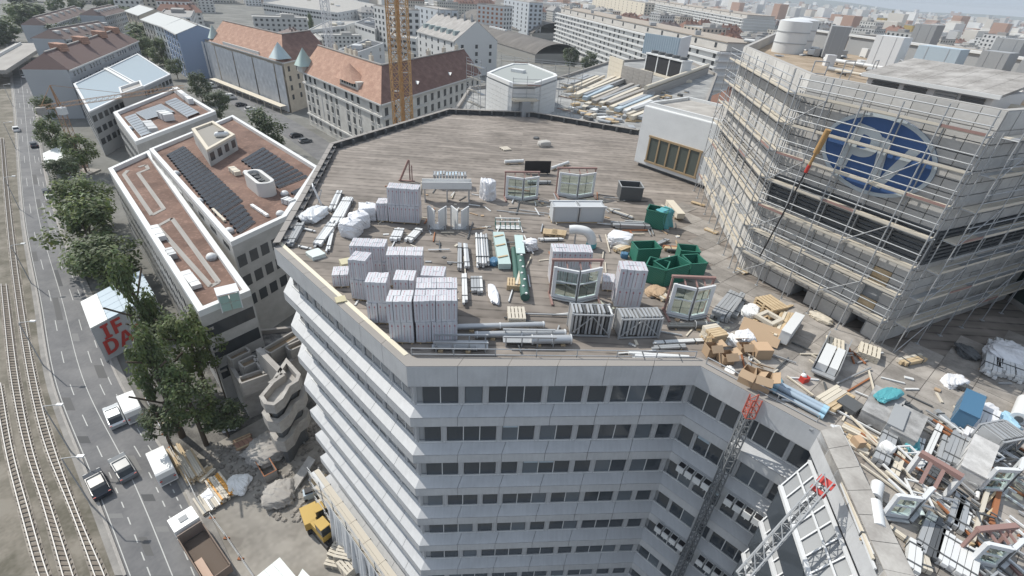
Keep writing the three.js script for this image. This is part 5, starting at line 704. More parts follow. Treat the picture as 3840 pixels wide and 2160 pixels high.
for (const [lab, a, b, w, h, m, o] of [
  ['broad aluminium profile bundle between parapet and bulk bags', [-16.42,34,-40.16], [-17.06,34,-46.55], 1.0, 0.4, pal],
  ['narrow aluminium profile bundle before the foam slab', [-16.47,34,-36.02], [-16.63,34,-40.41], 0.8, 0.35, pal],
  ['single slim profile pair beside the narrow bundle by the foam slab', [-15.33,34,-35.38], [-16.29,34,-39.51], 0.3, 0.2, pal],
  ['short profile bundle near the foil heap at the parapet', [-17.78,34,-43.31], [-18.58,34,-48.33], 0.6, 0.3, pal],
  ['white batten lying across near the foil heap', [-19.11,34,-39.38], [-17.58,34,-38.86], 0.2, 0.12, M.white],
  ['white batten lying across near the parapet profiles', [-18.03,34,-36.02], [-16.76,34,-35.69], 0.2, 0.12, M.white],
  ['dark profile bundle lying tight along the parapet', [-18.7,34,-35.82], [-19.36,34,-40.13], 0.7, 0.35, [M.grey, M.steel]],
  ['pale profile bundle just behind the main insulation group', [-10.45,34,-38.08], [-10.5,34,-40.33], 0.9, 0.3, pal],
  ['crossed white profiles behind the main insulation group', [-9.31,34,-38.16], [-8.74,34,-40.62], 0.7, 0.3, M.white],
  ['thin pale profile bundle next to the inner insulation stack', [-4.27,34,-33.77], [-4.79,34,-38.19], 0.35, 0.3, pal],
  ['second thin pale bundle near the inner insulation stack', [-3.67,34,-34.02], [-4.26,34,-38.01], 0.4, 0.35, pal],
  ['thick round silver tube bundle beside the green wrapped sheets', [-2.43,34,-34.54], [-3.11,34,-40.18], 1.1, 0.5, pal, { round: 1 }],
  ['tall narrow white channel lying beside mixed planks', [-3.25,34,-29.06], [-3.81,34,-33.08], 0.4, 0.35, M.white],
  ['short mixed profile and plank bundle in the roof middle', [-2.54,34,-30.73], [-2.86,34,-33.01], 0.9, 0.25, [M.plank, M.white, M.galv]],
  ['three grey beams laid behind the white bag on crates', [9.23,34,-44.49], [13.27,34,-44.78], 0.8, 0.4, [M.galv, M.plank, M.dsteel]],
  ['rusty lattice bars before the green mesh box', [9.5,34,-48.63], [11.86,34,-46.85], 0.5, 0.15, [M.rust, M.plank, M.galv]],
  ['dark beams with planks by the paved path', [13.47,34,-40.28], [16.46,34,-40.21], 0.9, 0.25, [M.rust, M.wood, M.dsteel]],
  ['short grey angle bars leaning by the planks', [12.58,34,-40.68], [14.25,34,-42.18], 0.4, 0.2, M.galv],
  ['grey profile beam beneath the black board', [0.85,34,-54.92], [3.82,34,-55.51], 0.4, 0.3, M.grey],
  ['white beam lying in front of the small pallets', [2.12,34,-40.3], [4.33,34,-40.75], 0.3, 0.2, M.white],
  ['lone grey profile near the roof front edge', [9.37,34,-25.58], [11.77,34,-26.07], 0.35, 0.16, M.galv],
  ['white corrugated profile stack at the roof front edge', [7.77,34,-24.34], [11.68,34,-24.4], 0.8, 0.35, [M.white, M.alu]],
  ['jumbled grey profile heap by the glazed frame and paving', [14.9,34,-29.33], [17.46,34,-32.82], 1.2, 0.6, [M.galv, M.steel, M.grey]],
  ['thin slanted profile bars beside the jumbled heap', [16.18,34,-29.81], [17.8,34,-32.48], 0.5, 0.3, [M.galv, M.steel]],
  ['light profile bars under the glazed frame by the green boxes', [10.99,34,-28.23], [14.18,34,-28.54], 0.5, 0.2, M.dsteel],
  ['white formed rails between front pipes and racks', [9.65,34,-26.23], [13.21,34,-26.86], 0.3, 0.12, M.white],
  ['very long aluminium rail bundle following the courtyard coping', [17.53,34,-19.58], [16,34,-11.68], 0.42, 0.25, [M.alu, M.cream, M.white], { n: 4, rows: 2 }],
  ['white wrapped beam bundle beside the long rail bundle', [18.16,34,-19.6], [17.63,34,-16.3], 0.55, 0.35, [M.white, M.alu]],
  ['grey profile bundle with a white bag on it', [19.17,34,-17.17], [21.06,34,-19.33], 0.7, 0.5, [M.steel, M.grey]],
  ['cream channel beam lying near the tipped frame', [19.46,34,-16.48], [21.2,34,-18.35], 0.4, 0.3, M.cream],
  ['white bent rails reaching to the teal foil', [21.11,34,-16.96], [24.58,34,-20.37], 0.3, 0.3, M.white],
  ['white slim rail bundle next to the bent rails', [21.12,34,-17.25], [22.7,34,-19.11], 0.25, 0.25, M.white],
  ['dusty profile bundle between bent rails and grey crate', [22.28,34,-17.15], [24.16,34,-19.2], 0.6, 0.4, [M.galv, M.grey]],
  ['sheeted profile bundle leaning to the grey crate', [22.93,34,-17.43], [25.07,34,-19.54], 0.8, 0.45, [M.steel, M.galv]],
  ['white tube lying beside the grey crate', [23,34,-15.6], [24.8,34,-17.43], 0.2, 0.2, M.paint, { n: 1, rows: 1, round: 1 }],
  ['cream and grey profile bundle on the paving slabs', [20.51,34,-13.95], [22.26,34,-15.69], 0.4, 0.3, [M.cream, M.galv]],
  ['grey profile pair on the paving slabs', [20.71,34,-13.8], [22.23,34,-15.37], 0.4, 0.3, M.steel],
  ['short white profile pair on the paving slabs', [21.05,34,-13.87], [21.96,34,-14.76], 0.25, 0.25, M.white],
  ['long rusty steel beam resting across the ladder frame', [22.41,34,-14.03], [25.8,34,-17.44], 0.22, 0.2, M.rust, { n: 1, rows: 1 }],
  ['dark green grey profile bundle behind the red beam', [20.99,34,-16.3], [22.15,34,-17.26], 0.8, 0.3, M.dsteel],
  ['dark profile bundle in front of the tipped frame', [18.25,34,-12.4], [20.08,34,-14.25], 0.8, 0.4, [M.dsteel, M.grey]],
  ['pale rail pair in front of the dark profile bundle', [18.65,34,-12.6], [19.56,34,-13.51], 0.25, 0.25, M.alu],
  ['cream beam by the silver rolls', [17.62,34,-13.74], [18.15,34,-13.07], 0.2, 0.2, M.cream],
  ['white box section row near the outer courtyard edge', [17.24,34,-11.66], [18.3,34,-13.03], 0.5, 0.4, M.white],
  ['timber beams beside the white box sections', [17.94,34,-11.71], [18.35,34,-12.75], 0.4, 0.3, wod],
  ['wide white sheet bundle near the outer frame', [19.05,34,-11.78], [20.42,34,-13.2], 1.4, 0.4, [M.white, M.alu]],
  ['white sheet bundle lying at the shaded tower side', [30.95,34,-25.03], [33.91,34,-28.34], 0.9, 0.6, [M.white, M.alu]],
  ['wide aluminium beam pile at the shaded tower side', [32.05,34,-24.89], [35,34,-28.76], 1.4, 0.6, [M.alu, M.white]],
  ['pale board pile under the white slab wall', [32.85,34,-24.72], [35.34,34,-27.91], 1.0, 0.5, [M.white, M.galv]],
  ['white crumpled sheet bundle by the blue crate', [25.51,34,-19.17], [28.25,34,-21.77], 1.1, 0.5, [M.white, M.film]],
  ['grey steel sections near the glazed frame and rusty beam', [25.99,34,-18.85], [27.87,34,-19.93], 0.8, 0.4, [M.galv, M.steel]],
  ['long steel angles behind the blue crate', [25.13,34,-21.58], [25.32,34,-19.71], 0.4, 0.2, [M.galv, M.steel]],
  ['aluminium ladder frame pair on the paving', [23.32,34,-21.94], [23.77,34,-20.84], 0.7, 0.3, [M.alu, M.dsteel]],
  ['dark low beam at the shadow border', [27.64,34,-24.25], [28.61,34,-23.63], 0.5, 0.3, [M.grey, M.dsteel]],
  ['timber and sheets at the tower corner in the shade', [25.73,34,-25.78], [27.73,34,-26.53], 0.6, 0.3, wod],
]) bundle(/timber|rusty|cream beam|plank/.test(lab) ? 'beam_bundle' : 'profile_bundle', lab, PB, a, b, w, h, m, o || {});
// big pipes along the front edge
for (const [lab, a, b, r, m] of [['long silver duct tube along the roof front, topmost', [-3.69,34,-26.16], [2.37,34,-27.16], 0.2, M.steel], ['long silver duct tube along the roof front, second', [-2.2,34,-25.46], [3.78,34,-26.37], 0.22, M.galv], ['fat silver tube at the roof front beside the pipe racks', [1.46,34,-25.26], [4.09,34,-25.61], 0.3, M.steel], ['grey tube beside the steel trestle at the roof front', [-4.74,34,-24.03], [-1.9,34,-24.19], 0.15, M.grey], ['thin white tube before the black board', [-2.05,34,-61.52], [0.32,34,-62.37], 0.22, M.white], ['thin white tube behind the black board', [3.84,34,-60.28], [6.14,34,-63.11], 0.2, M.white], ['dark wrapped roll lying under the glazed frame', [12.89,34,-28.33], [14.41,34,-28.38], 0.25, M.dsteel]]) { const t = thing('duct_tube', lab, 'tube'), y = r + 0.1; part(t, 'tube', pipe([a[0], RT + y, a[2]], [b[0], RT + y, b[2]], r, 14), m); part(t, 'flange', [0.02, 0.5, 0.98].map(k => { const p = mix3(a, b, k), q = mix3(a, b, k + 0.012); return pipe([p[0], RT + y, p[2]], [q[0], RT + y, q[2]], r * 1.15, 14); }), M.alu); part(t, 'chock', [0.2, 0.8].map(k => { const p = mix3(a, b, k); return box(0.3, 0.12, 0.5, p[0], RT + 0.06, p[2]); }), M.wood); }
// front steel trestles and guard rail
{
  const t = thing('steel_trestle', 'grey steel trestle frame holding tubes at the roof front', 'trestle'), a = [-4.62,34,-23.84], b = [-1.22,34,-24.15]; edgeFrame(t, a, b); const L = dist(a, b); part(t, 'top_rail', [box(L, 0.1, 0.1, 0, 0.75, 0), box(L, 0.1, 0.1, 0, 0.75, -0.8)], M.steel); for (const k of [-0.45, -0.15, 0.15, 0.45]) part(t, 'leg', [box(0.08, 0.75, 0.08, k * L, 0.37, 0), box(0.08, 0.75, 0.08, k * L, 0.37, -0.8)], M.steel); part(t, 'shelf', box(L, 0.06, 0.8, 0, 0.3, -0.4), M.galv);
  const t2 = dup(t, v([1.38,34,-25.03]).setY(RT).toArray(), t.rotation.y, 'second steel trestle frame further along the roof front');
  for (const [a, b, lab] of [[[-5.76,34,-22.9], [11.84,34,-24.52], 'tubular guard rail along the front roof edge'], [[12.37,34,-23.99], [17.15,34,-19.64], 'tubular guard rail along the courtyard corner edge'], [[-19.51,34,-35.94], [-6.08,34,-22.86], 'long pale edge board with rail along the slanting roof edge']]) { const t = thing('guard_rail', lab, 'guard rail'), L = dist(a, b), n = Math.round(L / 2.4), wood = /board/.test(lab); for (let i = 0; i <= n; i++) { const p = mix3(a, b, i / n); part(t, 'post', pipe([p[0], RT, p[2]], [p[0], RT + (wood ? 0.4 : 0.95), p[2]], 0.035), M.galv); } for (const y of wood ? [0.42] : [0.5, 0.95]) part(t, 'rail', wood ? beam([a[0], RT + y, a[2]], [b[0], RT + y, b[2]], 0.3, 0.1) : pipe([a[0], RT + y, a[2]], [b[0], RT + y, b[2]], 0.035), wood ? mat(0.72, 0.66, 0.52, 0.4) : M.galv); if (wood) part(t, 'second_rail', pipe([a[0], RT + 0.25, a[2]], [b[0], RT + 0.25, b[2]], 0.06), M.alu); }
}
// racks of upright sheets
function rack(label, a, b, h, m) { const t = thing('profile_rack', label, 'rack'), L = edgeFrame(t, a, b); for (const x of [-0.48, 0.48]) for (const z of [0, -1.2]) part(t, 'post', box(0.1, h, 0.1, x * L, h / 2, z), M.steel); for (const y of [0.12, h * 0.95]) part(t, 'cross_rail', [box(L, 0.09, 0.09, 0, y, 0.02), box(L, 0.09, 0.09, 0, y, -1.22)], M.steel); const n = 11; for (let i = 0; i < n; i++) part(t, 'upright_sheet', box(L / n * 0.55, h * rr(0.82, 1.02), 1.0, (i + 0.5) * L / n - L / 2, h * 0.5 + 0.1, -0.6, rr(-0.04, 0.04)), pick(m)); part(t, 'lattice', [beam([-L * 0.48, 0.2, 0.06], [0, h * 0.9, 0.06], 0.05), beam([0, h * 0.9, 0.06], [L * 0.48, 0.2, 0.06], 0.05)], M.galv); return t; }
rack('steel rack of upright grey sheets in front of the glazed frame', [4,34,-26.4], [6.76,34,-26.59], 1.9, [M.galv, M.white, M.steel, M.dsteel]);
rack('open steel rack of upright bars beside the tall insulation stack', [7.26,34,-26.48], [10.15,34,-26.92], 1.7, [M.galv, M.steel, M.grey]);
rack('mesh sided rack of pale frames behind the insulation stack', [-9.42,34,-51.61], [-5.8,34,-52.15], 1.5, [M.white, M.blueg, M.galv]);
rack('low rack of frames by the blue crate and steel angles', [25.85,34,-18.32], [27.53,34,-18.81], 1.3, [M.galv, M.steel]);
// strapped aluminium bundle, trough panels
{ const a = [3.41,34,-44.4], b = [8.64,34,-45.27], t = thing('strapped_bundle', 'big block of strapped aluminium casing covered by grey foil', 'bundle'), L = edgeFrame(t, a, b); for (let i = 0; i < 2; i++) part(t, 'casing', box(L * 0.48, 1.5, 1.5, (i - 0.5) * L * 0.5, 0.9, -0.8), mat(0.5, 0.52, 0.54, 0.5)); for (const x of [-0.47, -0.02, 0.02, 0.47]) part(t, 'end_plate', box(0.1, 1.7, 1.62, x * L, 0.9, -0.8), M.steel); part(t, 'top_rail', [box(L * 1.03, 0.1, 0.14, 0, 1.72, -0.05), box(L * 1.03, 0.1, 0.14, 0, 1.72, -1.55)], M.alu); part(t, 'bearer', [box(L, 0.14, 0.2, 0, 0.07, -0.2), box(L, 0.14, 0.2, 0, 0.07, -1.4)], M.wood); }
for (const [a, b, lab] of [[[-8.11,34,-41.06], [-6.46,34,-41.21], 'white folded trough panel standing open, next to the large insulation stack'], [[-6.04,34,-41.4], [-4.43,34,-41.55], 'white folded trough panel standing open, second of the pair']]) { const t = thing('trough_panel', lab, 'facade panel'), L = edgeFrame(t, a, b); part(t, 'left_leaf', box(0.1, 1.9, 1.3, -L * 0.3, 0.98, -0.6, 0.5), M.white); part(t, 'right_leaf', box(0.1, 1.9, 1.3, L * 0.3, 0.98, -0.6, -0.5), M.alu); part(t, 'base_tray', box(L * 0.8, 0.08, 1.2, 0, 0.05, -0.6), M.galv); part(t, 'support_post', [box(0.1, 2.3, 0.1, -L * 0.48, 1.15, -0.1), box(0.1, 2.3, 0.1, L * 0.48, 1.15, -0.1)], M.galv); }
{ const t = thing('trough_beam', 'long white trough beam on posts behind the trough panels', 'facade panel'), L = edgeFrame(t, [-9.77,34,-47.31], [-4.84,34,-48.21]); part(t, 'trough', [box(L, 0.1, 1, 0, 1.5, -0.5), box(L, 0.7, 0.08, 0, 1.85, 0), box(L, 0.7, 0.08, 0, 1.85, -1)], M.white); for (const k of [-0.45, 0, 0.45]) part(t, 'post', box(0.12, 1.5, 0.9, k * L, 0.75, -0.5), M.galv); }
// boxes: dark bin, green mesh boxes, cartons, crates
function openBox(name, label, cat, a, b, h, depth, m, o = {}) { const t = thing(name, label, cat), L = edgeFrame(t, a, b), w = o.w || 0.06; part(t, 'base', box(L, 0.06, depth, 0, 0.05, -depth / 2), o.base || m); for (const s of [0, 1]) { part(t, 'long_side', box(L, h, w, 0, h / 2 + 0.08, -s * depth), m); part(t, 'short_side', box(w, h, depth - w * 1.2, (s - 0.5) * (L - w), h / 2 + 0.08, -depth / 2), m); } if (o.rim) part(t, 'rim', [box(L + 0.1, 0.08, 0.1, 0, h + 0.1, 0.02), box(L + 0.1, 0.08, 0.1, 0, h + 0.1, -depth - 0.02), box(0.1, 0.08, depth, L / 2, h + 0.1, -depth / 2), box(0.1, 0.08, depth, -L / 2, h + 0.1, -depth / 2)], o.rim); if (o.flaps) for (const [x, z, rx, rz] of [[0, 0.2, 0.7, 0], [0, -depth - 0.2, -0.7, 0]]) part(t, 'flap', box(L * 0.98, 0.03, 0.5, 0, h + 0.2, z, 0, rx), m); if (o.flaps) part(t, 'flap', box(0.45, 0.03, depth * 0.96, L / 2 + 0.18, h + 0.15, -depth / 2, 0, 0, 0.5), m); return t; }
openBox('waste_bin', 'empty dark grey steel bin standing open on the roof', 'bin', [11.14,34,-51.75], [13.57,34,-51.81], 1.5, 1.9, M.dgrey, { rim: M.grey });
const meshM = tmat(makeTex(64, (u, w) => { const k = ((u * 8 + w * 8) % 1 < 0.22 || (u * 8 - w * 8 + 8) % 1 < 0.22) ? 1.9 : 1; return [0.022 * k, 0.12 * k, 0.085 * k]; }), 0.6);
for (const [lab, a, b, h, d] of [['green mesh cage box half covered by a teal tarpaulin', [12.55,34,-45.16], [14.36,34,-44.47], 1.7, 1.5], ['green mesh cage box at the front of the box cluster', [11.94,34,-33.66], [14.1,34,-34.94], 1.5, 1.5], ['green mesh cage box touching the tall insulation stack', [10.42,34,-34.36], [11.88,34,-33.73], 1.4, 1.6], ['green mesh cage box at the path side of the cluster', [14.33,34,-35.31], [15.71,34,-35.67], 1.3, 1.5], ['green mesh cage box at the back of the cluster by the slatted pallet', [10.37,34,-37.26], [12.44,34,-37.74], 1.3, 1.4], ['small green mesh cage box at the back of the cluster by the path', [14.11,34,-37.79], [15.76,34,-37.75], 1.2, 1.2]]) openBox('cage_box', lab, 'cage box', a, b, h, d, meshM, { rim: M.green });
{ const t = thing('tarpaulin', 'teal tarpaulin hanging over the side of a green mesh box', 'tarpaulin'), L = edgeFrame(t, [14.22,34,-44.33], [15.5,34,-45.52]); const g = new THREE.PlaneGeometry(1.6, 2.6, 10, 14), p = g.attributes.position; for (let i = 0; i < p.count; i++) { const x = p.getX(i), y = p.getY(i); p.setXYZ(i, x, y > 0.3 ? 1.82 + 0.04 * Math.sin(x * 9) : 1.82 - (0.3 - y) * 1.05, y > 0.3 ? -0.35 - (y - 0.3) * 0.9 : -0.2 + 0.12 * Math.sin(x * 8 + y * 3) + (0.3 - y) * 0.2); } g.computeVertexNormals(); part(t, 'sheet', g, M.teal); part(t, 'lashing', pipe([-0.7, 1.86, -0.4], [0.7, 1.86, -0.4], 0.03), M.blue); }
for (const [lab, a, b, h, d, fl] of [['small open carton near the grey plank stack', [12.86,34,-25.07], [13.64,34,-25.23], 0.7, 0.7, 1], ['crumpled pale carton beside the white bags', [13.61,34,-24.45], [14.44,34,-24.64], 0.6, 0.7, 1], ['small carton with paper scraps by the blue sheet', [15.2,34,-25.73], [15.93,34,-25.81], 0.5, 0.6, 1], ['closed square carton on the paving before the timber stack', [15.99,34,-25.22], [17.08,34,-25.34], 0.7, 0.9, 0], ['large open carton with wide flaps at the roof edge', [13.81,34,-22.58], [14.48,34,-22.01], 1.1, 1.0, 1], ['large open carton beside the red lattice mast tip', [14.43,34,-21.96], [15.27,34,-21.6], 1.2, 1.1, 1], ['little brown carton among the timber formwork', [18.63,34,-18.18], [19.05,34,-18.25], 0.5, 0.5, 0]]) { const t = openBox('carton', lab, 'carton', a, b, h, d, M.card, { w: 0.03, flaps: fl }); if (!fl) part(t, 'lid', box(dist(a, b), 0.04, d, 0, h + 0.11, -d / 2), mat(0.52, 0.36, 0.23, 0.85)); }
// pallets and timber
function pallet(label, p, turn, n = 1, sc = 1, m = M.wood, group) { const t = thing('pallet', label, 'pallet', [p[0], RT, p[2]], turn, group); t.scale.setScalar(sc); for (let k = 0; k < n; k++) { for (let i = 0; i < 5; i++) part(t, 'deck_slat', box(0.16, 0.03, 1.2, (i - 2) * 0.21, 0.13 + k * 0.15, 0), m); for (const z of [-0.52, 0, 0.52]) part(t, 'stringer', box(1.0, 0.1, 0.12, 0, 0.06 + k * 0.15, z), m); } return t; }
pallet('single pale pallet lying alone on the open roof', [-2.26,34,-68.01], 0.5, 1, 1.2, M.plank);
pallet('pallet beside the white beam before the curved duct', [3.18,34,-41.85], 1.5, 2, 1.1);
pallet('second pallet next to the curved duct', [4.01,34,-41.87], 1.4, 2, 1.1);
pallet('slatted pallet tipped beside the green mesh boxes', [10.96,34,-39.55], 0.3, 2, 1.5);
pallet('pallet pile topping the timber heap near the tower', [19.28,34,-31.15], 0.4, 4, 1.5);
pallet('pallet on the long trolley', [21.91,34,-26.96], -0.5, 1, 1.1, M.cream).position.y += 0.45;
pallet('pallet leaning at the clad tower foot by the scaffold', [24.07,34,-26.55], -0.6, 3, 1.2, M.cream);
pallet('pallet with cream boards in front of the pipes', [0.43,34,-28.02], 0.1, 3, 1.2, M.plank);
pallet('pallet stack on the plain roof by the profile rails', [0.1,34,-32.21], 0, 3, 1.0);
{ const t = thing('timber_frame', 'square timber frame lying on the plank heap', 'timber', v([18.34,34,-29.19]).setY(RT + 0.62).toArray(), 0.6); for (const [x, z, w, d] of [[0, 0.55, 1.4, 0.26], [0, -0.55, 1.4, 0.26], [0.57, 0, 0.26, 0.84], [-0.57, 0, 0.26, 0.84]]) part(t, 'side_board', box(w, 0.24, d, x, 0.12, z), M.plank); }
for (const [lab, a, b, w, h] of [['brown plank stack beside the white long crate', [18.14,34,-27.18], [20.29,34,-30.24], 1.1, 0.6], ['long plank sticking out of the timber heap', [17.11,34,-29.33], [21.74,34,-32.24], 0.25, 0.12], ['grey weathered plank stack by the small open carton', [13.18,34,-26.77], [14.31,34,-27.18], 1.3, 0.9], ['rough timber offcut pile behind the blue pipes', [18.47,34,-21.27], [20.4,34,-22.54], 1.2, 0.3], ['long timber joists behind the blue pipes', [19.41,34,-22.49], [20.32,34,-21.66], 0.5, 0.2], ['yellow formwork boards near the little carton', [18.75,34,-19.88], [20.04,34,-18.78], 0.6, 0.2], ['broken formwork boards near the white beam bundle', [18.46,34,-18.92], [19.36,34,-18.11], 0.9, 0.15], ['timber pieces before the jumbled profile heap', [11.15,34,-32.5], [11.78,34,-31.65], 0.8, 0.25], ['upright planks near the profile rail bundle', [0.42,34,-31.68], [0.67,34,-34.12], 0.4, 0.5], ['plank heap under the white bag', [8.97,34,-39], [10.07,34,-39.93], 0.9, 0.4], ['thin boards strewn at the scaffold foot near the path', [19.12,34,-37.57], [19.74,34,-36.75], 0.6, 0.1], ['boards strewn at the scaffold foot by the tower doorway', [22.51,34,-31.19], [23.57,34,-30.13], 0.5, 0.12], ['boards under the scaffold side near the white box', [19.28,34,-52.62], [20.51,34,-51.69], 0.5, 0.12], ['boards at the scaffold side half way along the path', [18.7,34,-45.55], [19.7,34,-44.49], 0.6, 0.12]]) bundle('plank_pile', lab, TB, a, b, w, h, wod, { part: 'plank', nostrap: 1 });
{ const t = thing('chipboard_sheet', 'big brown chipboard sheet leaning on the timber heap', 'board', v([17.2,34,-27.72]).setY(RT).toArray(), -0.55); part(t, 'sheet', uvm(box(2.6, 0.04, 1.5, 0, 0.5, 0, 0, 0.5, 0)), M.card); part(t, 'prop', [box(0.08, 0.7, 0.08, -0.9, 0.3, -0.4), box(0.08, 0.7, 0.08, 0.9, 0.3, -0.4)], M.wood); }
function crate(label, a, b, w, h, m, y = 0.1) { const t = thing('crate', label, 'crate', [(a[0] + b[0]) / 2, RT, (a[2] + b[2]) / 2], head(a, b)), L = dist(a, b); part(t, 'body', uvm(box(w, h, L, 0, y + h / 2, 0)), m); part(t, 'lid', uvm(box(w * 1.04, 0.06, L * 1.02, 0, y + h + 0.03, 0)), m); for (const k of [-0.35, 0.35]) part(t, 'skid', box(w, y, 0.14, 0, y / 2, k * L), M.wood); for (const k of [-0.3, 0, 0.3]) part(t, 'band', box(w * 1.06, h * 1.02, 0.05, 0, y + h / 2, k * L), M.galv); return t; }
crate('long white crate on stands casting a broad shadow', [18.39,34,-26.91], [20.37,34,-29.26], 0.6, 0.9, M.white, 0.3);
crate('long pale crate on a dark frame behind the teal tarpaulin', [16.3,34,-50.71], [16.65,34,-47.13], 0.8, 0.5, M.cream, 0.3);
crate('grey white machine housing with dark grilles on yellow skids', [22.94,34,-16.38], [25.23,34,-18.52], 1.0, 1.0, M.dustyW);
crate('grey sheet covered box with teal foil strip', [20.5,34,-19.94], [22.54,34,-22.09], 1.5, 0.7, M.dusty);
crate('grey crate with white stains beside the teal foil', [21.2,34,-18.79], [23.05,34,-20.67], 1.2, 0.7, M.dusty);
crate('low dark slab box between timber pile and covered box', [19.52,34,-21.05], [20.4,34,-21.66], 1.0, 0.3, M.dgrey);
crate('narrow grey crate between two covered boxes', [20.96,34,-19.23], [22.38,34,-20.81], 0.7, 0.8, M.grey);
crate('blue plastic crate tower standing on the open paving', [25.61,34,-20.31], [27.37,34,-22.11], 0.9, 1.1, M.blue);
crate('white pack box at the small insulation pile', [-12.08,34,-27.96], [-11.49,34,-28.3], 0.7, 0.4, mat(0.5, 0.45, 0.3, 0.8));
crate('yellow pack box behind the small insulation pile', [-13.42,34,-33], [-12.54,34,-33.55], 0.9, 0.5, mat(0.52, 0.48, 0.33, 0.8));
// trolley with long white boxes
{ const a = [19.54,34,-23.74], b = [22.51,34,-27.52], t = thing('trolley', 'long flat trolley loaded with white boxes', 'trolley', v(mid(a, b)).setY(RT).toArray(), head(a, b)), L = dist(a, b); part(t, 'bed', box(1.3, 0.12, L, 0, 0.35, 0), M.galv); for (const x of [-0.5, 0.5]) for (const z of [-0.4, 0.4]) part(t, 'wheel', pipe([x - 0.05, 0.17, z * L], [x + 0.05, 0.17, z * L], 0.16, 12), M.black); part(t, 'side_rail', [box(0.06, 0.6, L * 0.9, -0.66, 0.7, 0), box(0.06, 0.6, L * 0.9, 0.66, 0.7, 0)], M.galv); for (const [x, w] of [[-0.35, 0.45], [0.25, 0.6]]) part(t, 'long_box', box(w, 0.5, L * 0.55, x, 0.68, -L * 0.15), M.white); }
// light blue wrapped pipes and grey pipes at the courtyard corner
for (let k = 0; k < 5; k++) { const a = [16.31,34,-22.78], b = [18.4,34,-20.8], o = [[0, 0], [0.32, 0.02], [0.64, 0], [0.17, 0.3], [0.5, 0.3]][k], th = head(a, b), dx = Math.cos(th) * -o[0], dz = Math.sin(th) * o[0], t = thing('wrapped_pipe', 'blue grey pipe with teal wrapped ends in the pile at the courtyard corner', 'pipe', [0, 0, 0], 0, 'blue grey pipes at the courtyard corner'), A = [a[0] + dx, RT + 0.2 + o[1], a[2] + dz], B = [b[0] + dx, RT + 0.2 + o[1], b[2] + dz]; part(t, 'pipe', pipe(A, B, 0.155, 14), mat(0.36, 0.44, 0.52, 0.4)); for (const [p, q] of [[-0.01, 0.09], [0.91, 1.01]]) part(t, 'end_wrap', pipe(mix3(A, B, p), mix3(A, B, q), 0.165, 14), M.lblue); }
for (let k = 0; k < 3; k++) { const a = [15.52,34,-21.63], b = [17.35,34,-19.75], th = head(a, b), dx = Math.cos(th) * -k * 0.3, dz = Math.sin(th) * k * 0.3, A = [a[0] + dx, RT + 0.2, a[2] + dz], B = [b[0] + dx, RT + 0.2, b[2] + dz], t = thing('grey_pipe', 'plain grey pipe lying on the coping side of the blue pipes', 'pipe', [0, 0, 0], 0, 'grey pipes at the coping'); part(t, 'pipe', pipe(A, B, 0.13, 14), M.grey); part(t, 'socket', pipe(mix3(A, B, 0.94), mix3(A, B, 1), 0.16, 14), M.galv); }
for (const [lab, a, b, r, m] of [['bright silver roll near the tipped frame, shorter', [17.78,34,-15.16], [18.39,34,-15.94], 0.28, M.alu], ['bright silver roll near the tipped frame, longer', [17,34,-13.57], [17.59,34,-14.87], 0.3, M.alu], ['white lamp tube near the silver rolls', [18.04,34,-15.04], [18.34,34,-16.02], 0.12, M.paint], ['long white lamp tube beside the silver rolls', [17.28,34,-13.25], [17.71,34,-14.4], 0.13, M.paint], ['blue tube lying past the silver rolls', [16.66,34,-12.08], [16.87,34,-12.88], 0.13, mat(0.2, 0.42, 0.68, 0.4)], ['short yellow white tube inside the tipped frame', [19.63,34,-14.41], [19.75,34,-14.97], 0.14, M.paint], ['ribbed reflective roll at the outer paving edge', [29.47,34,-21.06], [31.27,34,-22.7], 0.4, M.alu]]) { const t = thing('tube_roll', lab, 'roll'); part(t, 'roll', pipe([a[0], RT + r, a[2]], [b[0], RT + r, b[2]], r, 14), m); part(t, 'core', pipe([a[0], RT + r, a[2]], [lerp(a[0], b[0], -0.03), RT + r, lerp(a[2], b[2], -0.03)], r * 0.5, 10), M.dgrey); }
// bags, foil heaps, rounded things
function blob(name, label, cat, p, sx, sy, sz, m, o = {}) {
  const t = thing(name, label, cat, [p[0], RT + (o.y || 0), p[2]], o.turn || rnd() * 3), g = new THREE.IcosahedronGeometry(1, 12), q = g.attributes.position, e = Math.min(0.3, o.rough ?? 0.14), ph = rnd() * 90, nz = (x, y, z, f) => vn(x * f + ph + z * 0.7 * f, y * f + z * f - ph, 64) - 0.5;
  for (let i = 0; i < q.count; i++) { const x = q.getX(i), y = q.getY(i), z = q.getZ(i), n = 1 + e * (1.3 * nz(x, y, z, 1.7) + 0.9 * Math.abs(nz(x, y, z, 3.7)) + 0.5 * nz(x, y, z, 8)); const k = Math.max(Math.abs(x), Math.abs(y), Math.abs(z)), f = lerp(1, 1 / k * 0.85, o.boxy ?? 0.5); q.setXYZ(i, x * n * f * sx, Math.max(-0.005, (y * n * f + 0.72) * sy * 0.58), z * n * f * sz); } g.computeVertexNormals(); part(t, 'body', g, m); if (o.neck) part(t, 'neck', cyl(0.16 * sx, 0.3, 0, sy * 0.9, 0, 8, 0.05), m); return t; }
